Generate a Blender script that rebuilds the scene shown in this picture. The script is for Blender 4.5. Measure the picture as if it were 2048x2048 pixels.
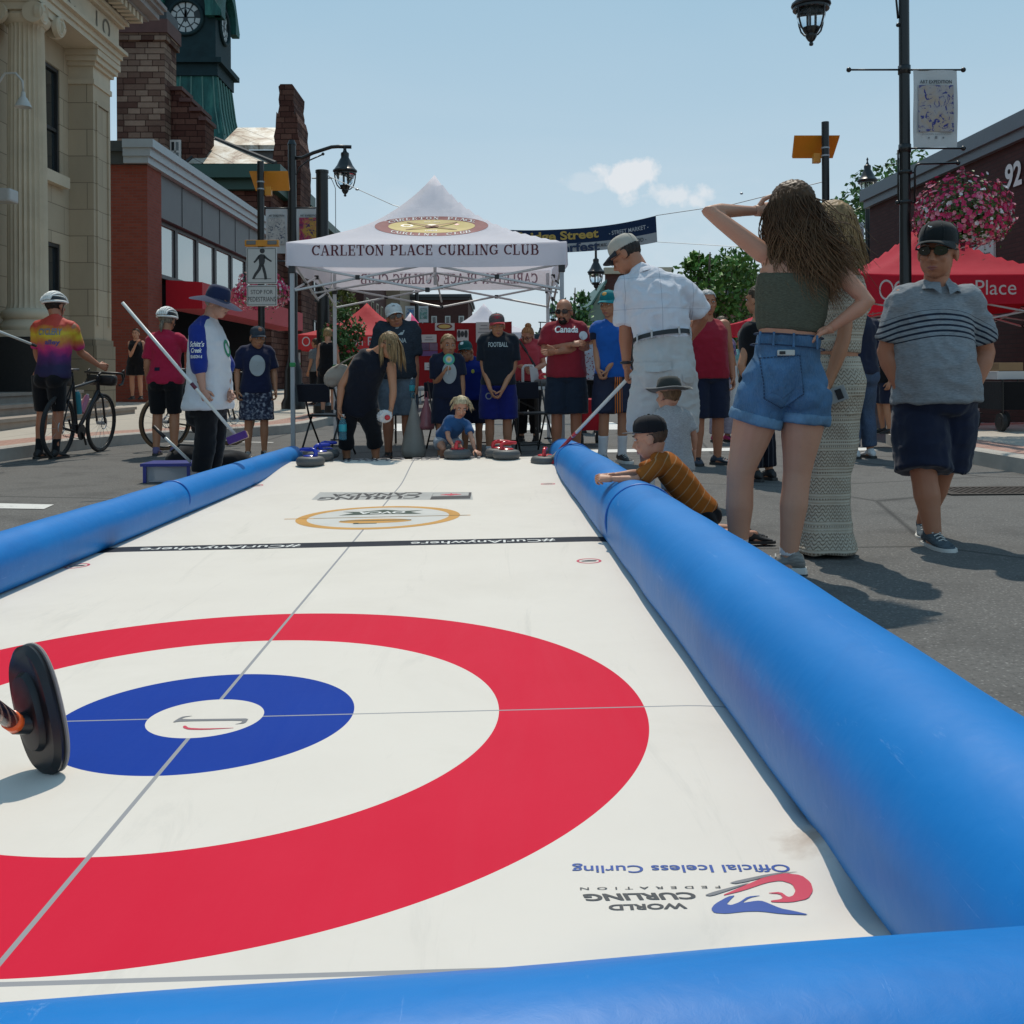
import bpy, bmesh, math, random
from math import sin, cos, pi, radians, sqrt, atan2, tan
from mathutils import Vector, Matrix, noise, Euler
from mathutils.bvhtree import BVHTree
random.seed(11)
sc = bpy.context.scene
C = sc.collection
for o in list(bpy.data.objects): bpy.data.objects.remove(o)
# ------------------------------------------------------------------ camera
CAMH, F, CX, HY = 0.915, 2036.0, 1024.0, 746.0
cam_d = bpy.data.cameras.new('camera')
cam = bpy.data.objects.new('camera', cam_d); C.objects.link(cam)
cam.location = (0, 0, CAMH)
cam.rotation_euler = (radians(90), radians(0.35), radians(-0.98))
cam_d.sensor_width = 36; cam_d.sensor_fit = 'HORIZONTAL'; cam_d.lens = 36 * F / 2048
cam_d.shift_y = -(1024 - HY) / 2048
cam_d.clip_start = 0.05; cam_d.clip_end = 3000
sc.camera = cam
RM = cam.rotation_euler.to_matrix()
def ray(px, py): return RM @ Vector(((px - CX) / F, -(py - HY) / F, -1))
def At(px, py, Y):
 d = ray(px, py); t = Y / d.y
 return Vector((0, 0, CAMH)) + d * t
def Gd(px, py, z=0.0):
 d = ray(px, py); t = (z - CAMH) / d.z
 return Vector((0, 0, CAMH)) + d * t
def O(px): return px * 2048 / 1932.0
# ------------------------------------------------------------------ light
SUN_EL, SUN_AZ = 61.0, 0.5
w = bpy.data.worlds.new('World'); sc.world = w; w.use_nodes = True
nt = w.node_tree; N = nt.nodes; L = nt.links; N.clear()
out = N.new('ShaderNodeOutputWorld'); bg = N.new('ShaderNodeBackground')
sky = N.new('ShaderNodeTexSky'); sky.sky_type = 'NISHITA'; sky.sun_disc = False
sky.sun_elevation = radians(SUN_EL); sky.sun_rotation = radians(SUN_AZ)
sky.air_density = 1.0; sky.dust_density = 2.5; sky.ozone_density = 1.2; sky.altitude = 100
tc = N.new('ShaderNodeTexCoord')
def wmath(op, a, b=None, clamp=False):
 n = N.new('ShaderNodeMath'); n.operation = op; n.use_clamp = clamp
 for i, v in enumerate((a, b)):
  if v is None: continue
  if isinstance(v, (int, float)): n.inputs[i].default_value = v
  else: L.new(v, n.inputs[i])
 return n.outputs[0]
sep = N.new('ShaderNodeSeparateXYZ'); L.new(tc.outputs['Generated'], sep.inputs[0])
zc = wmath('MAXIMUM', sep.outputs['Z'], 0.03)
u_ = wmath('DIVIDE', sep.outputs['X'], zc); v_ = wmath('DIVIDE', sep.outputs['Y'], zc)
cmb = N.new('ShaderNodeCombineXYZ'); L.new(u_, cmb.inputs[0]); L.new(v_, cmb.inputs[1])
nz = N.new('ShaderNodeTexNoise'); nz.inputs['Scale'].default_value = 0.55; nz.inputs['Detail'].default_value = 6; nz.inputs['Distortion'].default_value = .4
L.new(cmb.outputs[0], nz.inputs['Vector'])
veil = wmath('MULTIPLY', wmath('SUBTRACT', nz.outputs[0], 0.40, True), 1.6, True)
nz2 = N.new('ShaderNodeTexNoise'); nz2.inputs['Scale'].default_value = 11; nz2.inputs['Detail'].default_value = 9; nz2.inputs['Roughness'].default_value = .58
mp = N.new('ShaderNodeMapping'); mp.inputs['Scale'].default_value = (1, 1, 2.0); L.new(tc.outputs['Generated'], mp.inputs[0]); L.new(mp.outputs[0], nz2.inputs['Vector'])
low = wmath('MULTIPLY', wmath('SUBTRACT', 0.22, sep.outputs['Z'], True), 5.0, True)
low = wmath('MULTIPLY', low, wmath('MULTIPLY', wmath('SUBTRACT', nz2.outputs[0], 0.50, True), 5.0, True))
def cloud(px, py, wx, wy):
 d = ray(px, py).normalized(); x0 = d.x / d.y; z0 = d.z / d.y
 ry = wmath('DIVIDE', sep.outputs['X'], sep.outputs['Y']); rz = wmath('DIVIDE', sep.outputs['Z'], sep.outputs['Y'])
 a = wmath('DIVIDE', wmath('SUBTRACT', ry, x0), wx / F); b = wmath('DIVIDE', wmath('SUBTRACT', rz, z0), wy / F)
 r2 = wmath('ADD', wmath('MULTIPLY', a, a), wmath('MULTIPLY', b, b))
 n3 = N.new('ShaderNodeTexNoise'); n3.inputs['Scale'].default_value = 26; n3.inputs['Detail'].default_value = 10; n3.inputs['Roughness'].default_value = .6
 L.new(tc.outputs['Generated'], n3.inputs['Vector'])
 m = wmath('SUBTRACT', wmath('MULTIPLY', n3.outputs[0], 2.3), wmath('MULTIPLY', r2, .42))
 m = wmath('MULTIPLY', wmath('SUBTRACT', m, .70), 3.2, True)
 return wmath('MULTIPLY', m, wmath('GREATER_THAN', sep.outputs['Y'], 0.1))
c1 = wmath('MAXIMUM', cloud(1262, 350, 70, 34), wmath('MULTIPLY', cloud(1350, 388, 95, 26), .8))
c1 = wmath('MAXIMUM', c1, wmath('MULTIPLY', cloud(1170, 365, 60, 20), .35))
gr = N.new('ShaderNodeValToRGB'); L.new(sep.outputs['Z'], gr.inputs[0]); e = gr.color_ramp.elements
e[0].position = 0.0; e[0].color = (.80, .92, 1.0, 1); e[1].position = .62; e[1].color = (.30, .57, .80, 1)
q = e.new(.14); q.color = (.66, .85, .98, 1); q = e.new(.34); q.color = (.45, .71, .90, 1)
gs = N.new('ShaderNodeMix'); gs.data_type = 'RGBA'; gs.blend_type = 'MULTIPLY'; gs.inputs[0].default_value = 1; L.new(gr.outputs[0], gs.inputs[6]); gs.inputs[7].default_value = (16.8, 16.8, 16.8, 1)
hz = N.new('ShaderNodeMix'); hz.data_type = 'RGBA'; hz.inputs[0].default_value = 0.80
L.new(sky.outputs[0], hz.inputs[6]); L.new(gs.outputs[2], hz.inputs[7])
cm = wmath('MAXIMUM', wmath('MULTIPLY', veil, .16), wmath('MAXIMUM', wmath('MULTIPLY', low, .45), wmath('MULTIPLY', c1, .85)))
mx = N.new('ShaderNodeMix'); mx.data_type = 'RGBA'; L.new(cm, mx.inputs[0]); L.new(hz.outputs[2], mx.inputs[6]); mx.inputs[7].default_value = (15.4, 15.8, 16.3, 1)
L.new(mx.outputs[2], bg.inputs[0]); bg.inputs[1].default_value = 0.085
L.new(bg.outputs[0], out.inputs[0])
sd = bpy.data.lights.new('sun', 'SUN'); sd.energy = 5.0; sd.angle = radians(0.55); sd.color = (1, .92, .80)
sun = bpy.data.objects.new('sun', sd); C.objects.link(sun)
sdir = Vector((sin(radians(SUN_AZ)) * cos(radians(SUN_EL)), cos(radians(SUN_AZ)) * cos(radians(SUN_EL)), sin(radians(SUN_EL))))
sun.rotation_euler = sdir.to_track_quat('Z', 'Y').to_euler(); sun.location = sdir * 60
sc.view_settings.view_transform = 'Standard'; sc.view_settings.look = 'None'
sc.view_settings.exposure = -0.71; sc.view_settings.gamma = 1.0
try: sc.cycles.use_adaptive_sampling = True; sc.cycles.max_bounces = 8
except Exception: pass
# ------------------------------------------------------------------ materials
MC = {}
def srgb(r, g, b):
 f = lambda c: (c / 255 / 12.92) if c / 255 <= .04045 else ((c / 255 + .055) / 1.055) ** 2.4
 return (f(r), f(g), f(b))
class NB:
 def __init__(s, name):
  s.m = bpy.data.materials.new(name); s.m.use_nodes = True
  s.t = s.m.node_tree; s.n = s.t.nodes; s.l = s.t.links
  s.b = s.n['Principled BSDF']; s._tc = None
 def tc(s, kind='Object'):
  if s._tc is None: s._tc = s.n.new('ShaderNodeTexCoord')
  return s._tc.outputs[kind]
 def put(s, sock, v):
  if isinstance(v, (int, float)): sock.default_value = v
  elif isinstance(v, (tuple, list)): sock.default_value = tuple(v) if len(v) == len(sock.default_value) else (*v, 1)
  else: s.l.new(v, sock)
 def math(s, op, a, b=None, c=None, clamp=False):
  n = s.n.new('ShaderNodeMath'); n.operation = op; n.use_clamp = clamp
  for i, v in enumerate((a, b, c)):
   if v is not None: s.put(n.inputs[i], v)
  return n.outputs[0]
 def xyz(s, v=None):
  n = s.n.new('ShaderNodeSeparateXYZ'); s.l.new(v if v is not None else s.tc(), n.inputs[0]); return n.outputs
 def vec(s, x, y, z):
  n = s.n.new('ShaderNodeCombineXYZ')
  for i, v in enumerate((x, y, z)): s.put(n.inputs[i], v)
  return n.outputs[0]
 def map(s, scale=(1, 1, 1), rot=(0, 0, 0), v=None, loc=(0, 0, 0)):
  n = s.n.new('ShaderNodeMapping'); s.l.new(v if v is not None else s.tc(), n.inputs[0])
  n.inputs['Scale'].default_value = scale; n.inputs['Rotation'].default_value = rot; n.inputs['Location'].default_value = loc
  return n.outputs[0]
 def noise(s, scale, detail=4, rough=.5, v=None, dist=0):
  n = s.n.new('ShaderNodeTexNoise'); n.inputs['Scale'].default_value = scale; n.inputs['Detail'].default_value = detail
  n.inputs['Roughness'].default_value = rough; n.inputs['Distortion'].default_value = dist
  s.l.new(v if v is not None else s.tc(), n.inputs['Vector']); return n.outputs[0]
 def vor(s, scale, v=None, feature='F1', out=0):
  n = s.n.new('ShaderNodeTexVoronoi'); n.inputs['Scale'].default_value = scale; n.feature = feature
  s.l.new(v if v is not None else s.tc(), n.inputs['Vector']); return n.outputs[out]
 def mix(s, fac, a, b):
  n = s.n.new('ShaderNodeMix'); n.data_type = 'RGBA'; s.put(n.inputs[0], fac); s.put(n.inputs[6], a); s.put(n.inputs[7], b); return n.outputs[2]
 def ramp(s, fac, stops):
  n = s.n.new('ShaderNodeValToRGB'); s.put(n.inputs[0], fac); e = n.color_ramp.elements
  while len(e) < len(stops): e.new(.5)
  for i, (p, c) in enumerate(stops): e[i].position = p; e[i].color = (*c, 1) if len(c) == 3 else c
  return n.outputs[0]
 def lin(s, x, a, b):
  n = s.n.new('ShaderNodeMapRange'); n.clamp = True; s.put(n.inputs[0], x); n.inputs[1].default_value = a; n.inputs[2].default_value = b; return n.outputs[0]
 def between(s, x, a, b):
  return s.math('MULTIPLY', s.math('GREATER_THAN', x, a), s.math('LESS_THAN', x, b))
 def bump(s, h, strength=.3, dist=.01):
  n = s.n.new('ShaderNodeBump'); n.inputs['Strength'].default_value = strength; n.inputs['Distance'].default_value = dist
  s.put(n.inputs['Height'], h); s.l.new(n.outputs[0], s.b.inputs['Normal'])
 def col(s, c): s.put(s.b.inputs['Base Color'], c); return s
 def rough(s, r): s.put(s.b.inputs['Roughness'], r); return s
 def spec(s, r): s.b.inputs['Specular IOR Level'].default_value = r; return s
 def metal(s, r): s.b.inputs['Metallic'].default_value = r; return s
def mat(name, color, rough=.6, var=.12, scale=6, metal=0, spec=.5, bump=0, bscale=60, coat=0):
 key = (name, color, rough, var, scale, metal, bump)
 if key in MC: return MC[key]
 b = NB(name)
 n = b.noise(scale, 5, .6)
 c = b.mix(n, tuple(x * (1 - var) for x in color), tuple(min(1, x * (1 + var)) for x in color))
 b.col(c).rough(b.math('ADD', rough - .06, b.math('MULTIPLY', n, .12))).spec(spec).metal(metal)
 if bump: b.bump(b.noise(bscale, 4, .6), bump, .004)
 if coat: b.b.inputs['Coat Weight'].default_value = coat; b.b.inputs['Coat Roughness'].default_value = .15
 MC[key] = b.m; return b.m
def fabric(color, name='fabric', sheen=.15, fold=.5, var=.10):
 key = ('fab', color, name)
 if key in MC: return MC[key]
 b = NB(name)
 n = b.noise(9, 4, .6); f = b.noise(420, 2, .5)
 c = b.mix(n, tuple(x * (1 - var) for x in color), tuple(min(1, x * (1 + var)) for x in color))
 b.col(c).rough(.9).spec(.2)
 b.b.inputs['Sheen Weight'].default_value = sheen
 b.bump(b.math('ADD', b.math('MULTIPLY', b.noise(22, 3, .5, dist=.6), .9), b.math('MULTIPLY', f, .12)), fold, .006)
 MC[key] = b.m; return b.m
def skin(color):
 key = ('skin', color)
 if key in MC: return MC[key]
 b = NB('skin')
 n = b.noise(14, 5, .6); r = b.noise(5, 3)
 c = b.mix(n, tuple(x * .9 for x in color), tuple(min(1, x * 1.08) for x in color))
 c = b.mix(b.math('MULTIPLY', b.lin(r, .35, .7), .45), c, (color[0], color[1] * .74, color[2] * .66)); c = b.mix(b.math('MULTIPLY', b.lin(b.noise(95, 4, .7), .56, .72), .22), c, tuple(x * .62 for x in color))
 b.col(c).rough(.48).spec(.35)
 b.b.inputs['Subsurface Weight'].default_value = .06; b.b.inputs['Subsurface Radius'].default_value = (.01, .004, .002); b.b.inputs['Subsurface Scale'].default_value = .6
 b.bump(b.math('ADD', b.noise(160, 3, .6), b.noise(30, 4, .6)), .16, .003)
 MC[key] = b.m; return b.m
def hairmat(color):
 if isinstance(color, bpy.types.Material): return color
 key = ('hair', color)
 if key in MC: return MC[key]
 b = NB('hair')
 n = b.noise(60, 4, .6, b.map((1, 1, .12)))
 c = b.ramp(n, [(.3, tuple(x * .45 for x in color)), (.55, color), (.75, tuple(min(1, x * 1.7) for x in color))])
 b.col(c).rough(.55).spec(.22); b.bump(n, .5, .004)
 MC[key] = b.m; return b.m
def glassmat(name='glass', tint=(.03, .04, .045), rough=.05):
 key = ('gl', name, tint)
 if key in MC: return MC[key]
 b = NB(name); b.col(tint).rough(rough).spec(.9)
 b.bump(b.noise(.9, 2, .5), .05, .05)
 MC[key] = b.m; return b.m
def clear(name, tint, rough=.08, tr=.85):
 key = ('cl', name, tint)
 if key in MC: return MC[key]
 b = NB(name); b.col(tint).rough(rough); b.b.inputs['Transmission Weight'].default_value = tr; b.b.inputs['IOR'].default_value = 1.2
 MC[key] = b.m; return b.m
# ------------------------------------------------------------------ mesh builder
class MB:
 def __init__(s): s.v = []; s.f = []; s.mi = []; s.cur = 0
 def mat(s, i): s.cur = i; return s
 def add(s, vs, fs):
  o = len(s.v); s.v += [tuple(p) for p in vs]
  s.f += [tuple(i + o for i in f) for f in fs]; s.mi += [s.cur] * len(fs); return s
 def box(s, a, b, M=None):
  x0, y0, z0 = a; x1, y1, z1 = b
  vs = [(x0, y0, z0), (x1, y0, z0), (x1, y1, z0), (x0, y1, z0), (x0, y0, z1), (x1, y0, z1), (x1, y1, z1), (x0, y1, z1)]
  if M is not None: vs = [M @ Vector(p) for p in vs]
  return s.add(vs, [(0, 3, 2, 1), (4, 5, 6, 7), (0, 1, 5, 4), (1, 2, 6, 5), (2, 3, 7, 6), (3, 0, 4, 7)])
 def cbox(s, c, d, M=None):
  return s.box([c[i] - d[i] / 2 for i in range(3)], [c[i] + d[i] / 2 for i in range(3)], M)
 def rbox(s, c, d, r=.01, M=None):
  bm = bmesh.new(); bmesh.ops.create_cube(bm, size=1)
  for v in bm.verts: v.co = Vector((v.co.x * d[0], v.co.y * d[1], v.co.z * d[2]))
  bmesh.ops.bevel(bm, geom=bm.edges[:], offset=min(r, min(d) * .45), segments=2, affect='EDGES', profile=.6)
  bm.verts.index_update(); T = Matrix.Translation(c)
  vs = [(M @ (T @ v.co)) if M is not None else T @ v.co for v in bm.verts]
  s.add(vs, [[v.index for v in f.verts] for f in bm.faces]); bm.free(); return s
 def tube(s, pts, rad, n=10, caps=True, round_=False, closed=False):
  pts = [Vector(p) for p in pts]; k = len(pts)
  if not hasattr(rad, '__len__'): rad = [rad] * k
  T = []
  for i in range(k):
   a = pts[(i - 1) % k] if (closed or i > 0) else pts[i]; b = pts[(i + 1) % k] if (closed or i < k - 1) else pts[i]
   d = (b - a); T.append(d.normalized() if d.length > 1e-9 else Vector((0, 0, 1)))
  up = Vector((0, 0, 1)) if abs(T[0].z) < .9 else Vector((1, 0, 0))
  nrm = (up - T[0] * up.dot(T[0])).normalized(); vs = []; fs = []
  P = list(pts); R = list(rad)
  if round_ and not closed:
   for m in (.35, .75):
    pass
  for i in range(k):
   nrm = (nrm - T[i] * nrm.dot(T[i])).normalized(); bi = T[i].cross(nrm)
   for j in range(n):
    a = 2 * pi * j / n; vs.append(pts[i] + (nrm * cos(a) + bi * sin(a)) * rad[i])
  for i in range(k - 1 + (1 if closed else 0)):
   i2 = (i + 1) % k
   for j in range(n):
    fs.append((i * n + j, i * n + (j + 1) % n, i2 * n + (j + 1) % n, i2 * n + j))
  if caps and not closed:
   if round_:
    for e, sg in ((0, -1), (k - 1, 1)):
     base = e * n; prev = base
     for q in (.5, .87):
      st = len(vs)
      for j in range(n):
       c = pts[e]; v = vs[base + j] - c
       vs.append(c + v * sqrt(1 - q * q) + T[e] * (sg * q * rad[e]))
      for j in range(n):
       f = (prev + j, prev + (j + 1) % n, st + (j + 1) % n, st + j)
       fs.append(f if sg > 0 else f[::-1])
      prev = st
     vs.append(pts[e] + T[e] * (sg * rad[e])); t = len(vs) - 1
     for j in range(n):
      f = (prev + j, prev + (j + 1) % n, t); fs.append(f if sg > 0 else f[::-1])
   else:
    fs.append(tuple(range(n))[::-1]); fs.append(tuple((k - 1) * n + j for j in range(n)))
  return s.add(vs, fs)
 def cyl(s, a, b, r, r2=None, n=16): return s.tube([a, b], [r, r if r2 is None else r2], n)
 def lathe(s, prof, c=(0, 0, 0), n=24, M=None, sx=1, sy=1):
  vs = []; fs = []
  for r, z in prof:
   for j in range(n):
    a = 2 * pi * j / n; p = Vector((c[0] + r * cos(a) * sx, c[1] + r * sin(a) * sy, c[2] + z)); vs.append(M @ p if M is not None else p)
  for i in range(len(prof) - 1):
   for j in range(n): fs.append((i * n + j, i * n + (j + 1) % n, (i + 1) * n + (j + 1) % n, (i + 1) * n + j))
  if prof[0][0] > 1e-6: fs.append(tuple(range(n))[::-1])
  if prof[-1][0] > 1e-6: fs.append(tuple((len(prof) - 1) * n + j for j in range(n)))
  return s.add(vs, fs)
 def ell(s, c, r, M=None, n=16, m=10):
  vs = []; fs = []; c = Vector(c)
  for i in range(1, m):
   t = pi * i / m
   for j in range(n):
    a = 2 * pi * j / n; p = Vector((r[0] * sin(t) * cos(a), r[1] * sin(t) * sin(a), r[2] * cos(t)))
    vs.append(c + (M @ p if M is not None else p))
  for i in range(m - 2):
   for j in range(n): fs.append((i * n + j, (i + 1) * n + j, (i + 1) * n + (j + 1) % n, i * n + (j + 1) % n))
  for z, base in ((1, 0), (-1, (m - 2) * n)):
   p = Vector((0, 0, r[2] * z)); vs.append(c + (M @ p if M is not None else p)); t = len(vs) - 1
   for j in range(n):
    f = (base + j, base + (j + 1) % n, t); fs.append(f if z > 0 else f[::-1])
  return s.add(vs, fs)
 def loft(s, rings, caps=True):
  n = len(rings[0]); vs = [p for r in rings for p in r]; fs = []
  for i in range(len(rings) - 1):
   for j in range(n): fs.append((i * n + j, i * n + (j + 1) % n, (i + 1) * n + (j + 1) % n, (i + 1) * n + j))
  if caps: fs.append(tuple(range(n))[::-1]); fs.append(tuple((len(rings) - 1) * n + j for j in range(n)))
  return s.add(vs, fs)
 def prism(s, poly, y0, y1, M=None):
  n = len(poly); vs = [Vector((x, y0, z)) for x, z in poly] + [Vector((x, y1, z)) for x, z in poly]
  if M is not None: vs = [M @ p for p in vs]
  fs = [(i, (i + 1) % n, n + (i + 1) % n, n + i) for i in range(n)] + [tuple(range(n))[::-1], tuple(range(n, 2 * n))]
  return s.add(vs, fs)
 def quad(s, *p): return s.add(p, [tuple(range(len(p)))])
 def build(s, name, mats, parent=None, smooth=False, auto=None, recalc=True):
  me = bpy.data.meshes.new(name); me.from_pydata(s.v, [], s.f)
  if not isinstance(mats, (list, tuple)): mats = [mats]
  for m in mats: me.materials.append(m)
  if len(mats) > 1: me.polygons.foreach_set('material_index', s.mi)
  if recalc:
   bm = bmesh.new(); bm.from_mesh(me); bmesh.ops.recalc_face_normals(bm, faces=bm.faces[:]); bm.to_mesh(me); bm.free()
  if smooth: me.shade_smooth()
  if auto is not None:
   me.shade_smooth()
   try: me.set_sharp_from_angle(angle=radians(auto))
   except Exception: pass
  me.update()
  return link(name, me, parent)
def link(name, me, parent=None):
 o = bpy.data.objects.new(name, me); C.objects.link(o)
 if parent is not None: o.parent = parent
 return o
def tag(o, label, cat, group=None, kind=None):
 if label: o['label'] = label
 if cat: o['category'] = cat
 if group: o['group'] = group
 if kind: o['kind'] = kind
 return o
def thing(name, label, cat, loc=(0, 0, 0), rz=0, group=None):
 o = bpy.data.objects.new(name, None); C.objects.link(o); o.empty_display_size = .1
 o.location = loc; o.rotation_euler = (0, 0, rz); return tag(o, label, cat, group)
def structure(o): o['kind'] = 'structure'; return o
def dup(root, loc, rz=0, label=None, group=None):
 r = root.copy(); C.objects.link(r); r.location = loc; r.rotation_euler = (0, 0, rz)
 if label: r['label'] = label
 if group: r['group'] = group
 for ch in list(root.children):
  c = ch.copy(); C.objects.link(c); c.parent = r
  for g in list(ch.children):
   d = g.copy(); C.objects.link(d); d.parent = c
 return r
def evalmesh(me, mods):
 o = bpy.data.objects.new('tmp', me); C.objects.link(o)
 for ty, kw in mods:
  m = o.modifiers.new(ty, ty)
  for k, v in kw.items(): setattr(m, k, v)
 dg = bpy.context.evaluated_depsgraph_get(); dg.update()
 r = bpy.data.meshes.new_from_object(o.evaluated_get(dg)); bpy.data.objects.remove(o); bpy.data.meshes.remove(me)
 return r
def remesh(mb, vox, smooth=4, fac=.5):
 me = bpy.data.meshes.new('t'); me.from_pydata(mb.v, [], mb.f)
 bm = bmesh.new(); bm.from_mesh(me); bmesh.ops.recalc_face_normals(bm, faces=bm.faces[:]); bm.to_mesh(me); bm.free()
 return evalmesh(me, [('REMESH', dict(mode='VOXEL', voxel_size=vox)), ('SMOOTH', dict(factor=fac, iterations=smooth))])
def mesh_mb(mb, me, M=None):
 vs = [M @ v.co if M is not None else v.co.copy() for v in me.vertices]
 mb.add(vs, [tuple(p.vertices) for p in me.polygons]); return mb
# ------------------------------------------------------------------ lettering
def text_mesh(body, bold=0.0, spacing=1.0, shear=0.0):
 cu = bpy.data.curves.new('t', 'FONT'); cu.body = body; cu.size = 1; cu.offset = bold; cu.space_character = spacing; cu.shear = shear; cu.resolution_u = 4
 o = bpy.data.objects.new('t', cu); C.objects.link(o)
 dg = bpy.context.evaluated_depsgraph_get(); dg.update()
 me = bpy.data.meshes.new_from_object(o.evaluated_get(dg)); bpy.data.objects.remove(o); bpy.data.curves.remove(cu)
 return me
def text2d(body, w=None, h=None, bold=0.0, spacing=1.0, shear=0.0, cx=0, cy=0, sub=0):
 me = text_mesh(body, bold, spacing, shear)
 if sub:
  bm = bmesh.new(); bm.from_mesh(me); bmesh.ops.triangulate(bm, faces=bm.faces[:])
  me_w = max(v.co.x for v in bm.verts) - min(v.co.x for v in bm.verts)
  for _ in range(3):
   es = [e for e in bm.edges if e.calc_length() > me_w / sub]
   if not es: break
   bmesh.ops.subdivide_edges(bm, edges=es, cuts=1)
   bmesh.ops.triangulate(bm, faces=[f for f in bm.faces if len(f.verts) > 3])
  bm.to_mesh(me); bm.free()
 P = [(v.co.x, v.co.y) for v in me.vertices]; Fc = [tuple(p.vertices) for p in me.polygons]
 bpy.data.meshes.remove(me)
 if not P: return [], []
 x0 = min(p[0] for p in P); x1 = max(p[0] for p in P); y0 = min(p[1] for p in P); y1 = max(p[1] for p in P)
 sx = (w / (x1 - x0)) if w else None; sy = (h / (y1 - y0)) if h else None
 sx = sx or sy; sy = sy or sx
 return [((x - (x0 + x1) / 2) * sx + cx, (y - (y0 + y1) / 2) * sy + cy) for x, y in P], Fc
def arcp(cx, cy, rx, ry, a0, a1, n=14): return [(cx + rx * cos(radians(a0 + (a1 - a0) * i / n)), cy + ry * sin(radians(a0 + (a1 - a0) * i / n))) for i in range(n + 1)]
TH, TN = .17, .07
SER = {
 'C': (.78, [('v', arcp(.43, .5, .34, .43, 48, 312, 26))], [('r', .66, .66, .76, 1.0)]),
 'A': (.86, [('n', [(.12, 0), (.40, 1)]), ('t', [(.42, 1), (.72, 0)]), ('n', [(.22, .34), (.60, .34)])], [('h', 0, .26), ('h', .54, .88)]),
 'R': (.84, [('t', [(.2, 0), (.2, 1)]), ('n', [(.2, .965), (.45, .965)]), ('v', arcp(.45, .73, .22, .235, 90, -90, 12)), ('n', [(.2, .495), (.45, .495)]), ('t', [(.48, .5), (.70, .05)])], [('h', .02, .38), ('h', .6, .86), ('H', .02, .3)]),
 'L': (.72, [('t', [(.2, 0), (.2, 1)]), ('n', [(.2, .035), (.68, .035)])], [('h', .02, .4), ('H', .02, .4), ('r', .6, 0, .68, .34)]),
 'E': (.76, [('t', [(.2, 0), (.2, 1)]), ('n', [(.2, .035), (.7, .035)]), ('n', [(.2, .965), (.68, .965)]), ('n', [(.2, .52), (.52, .52)])], [('h', .02, .4), ('H', .02, .4), ('r', .62, 0, .7, .3), ('r', .6, .72, .68, 1), ('r', .48, .38, .55, .66)]),
 'T': (.80, [('t', [(.4, 0), (.4, 1)]), ('n', [(.05, .965), (.75, .965)])], [('h', .2, .6), ('r', .03, .68, .11, 1), ('r', .69, .68, .77, 1)]),
 'O': (.86, [('v', arcp(.43, .5, .33, .43, 0, 360, 32))], []),
 'N': (.90, [('n', [(.16, 0), (.16, 1)]), ('t', [(.16, 1), (.70, 0)]), ('n', [(.72, 0), (.72, 1)])], [('h', .02, .32), ('H', 0, .2), ('H', .56, .88)]),
 'P': (.78, [('t', [(.2, 0), (.2, 1)]), ('n', [(.2, .965), (.45, .965)]), ('v', arcp(.45, .72, .23, .245, 90, -90, 12)), ('n', [(.2, .475), (.45, .475)])], [('h', .02, .42), ('H', .02, .3)]),
 'U': (.88, [('t', [(.2, 1), (.2, .36)]), ('v', arcp(.44, .36, .24, .32, 180, 360, 14)), ('n', [(.68, .36), (.68, 1)])], [('H', .02, .38), ('H', .54, .84)]),
 'I': (.42, [('t', [(.21, 0), (.21, 1)])], [('h', .03, .39), ('H', .03, .39)]),
 'G': (.86, [('v', arcp(.43, .5, .34, .43, 45, 330, 26)), ('t', [(.70, .12), (.70, .44)])], [('r', .5, .40, .84, .46), ('r', .66, .66, .75, 1.0)]),
 'B': (.82, [('t', [(.2, 0), (.2, 1)]), ('n', [(.2, .965), (.45, .965)]), ('v', arcp(.45, .745, .20, .22, 90, -90, 12)), ('n', [(.2, .525), (.47, .525)]), ('v', arcp(.47, .28, .23, .245, 90, -90, 12)), ('n', [(.2, .035), (.47, .035)])], [('h', .02, .3), ('H', .02, .3)]),
 ' ': (.42, [], []),
}
def serif2d(body, w, h, cx=0, cy=0):
 V = []; Fs = []; x = 0
 def poly(p):
  o = len(V); V.extend(p); Fs.append(tuple(range(o, o + len(p))))
 for ch in body:
  adv, strokes, feet = SER[ch]
  for k, pts in strokes:
   for (a, b) in zip(pts, pts[1:]):
    dx, dy = b[0] - a[0], b[1] - a[1]; l = sqrt(dx * dx + dy * dy) or 1
    if k == 't': t = TH
    elif k == 'n': t = TN
    else: t = TN + (TH - TN) * abs(dy / l)
    nx, ny = -dy / l * t / 2, dx / l * t / 2; ex, ey = (dx / l * .012, dy / l * .012) if k == 'v' else (0, 0)
    poly([(x + a[0] + nx - ex, a[1] + ny - ey), (x + a[0] - nx - ex, a[1] - ny - ey), (x + b[0] - nx + ex, b[1] - ny + ey), (x + b[0] + nx + ex, b[1] + ny + ey)])
  for q in feet:
   if q[0] == 'h': a = (q[1], 0, q[2], .07)
   elif q[0] == 'H': a = (q[1], .93, q[2], 1)
   else: a = q[1:]
   poly([(x + a[0], a[1]), (x + a[2], a[1]), (x + a[2], a[3]), (x + a[0], a[3])])
  x += adv + .06
 return [((p[0] / x - .5) * w + cx, (p[1] - .5) * h + cy) for p in V], Fs
def put2d(mb, vf, o, ux, uy):
 P, Fc = vf; o = Vector(o); ux = Vector(ux); uy = Vector(uy)
 mb.add([o + ux * a + uy * b for a, b in P], Fc); return mb
def bvh_of(objs):
 vs = []; fs = []
 for o in objs:
  b = len(vs); M = Matrix.Identity(4)
  vs += [M @ v.co for v in o.data.vertices]; fs += [tuple(i + b for i in p.vertices) for p in o.data.polygons]
 return BVHTree.FromPolygons(vs, fs)
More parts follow.
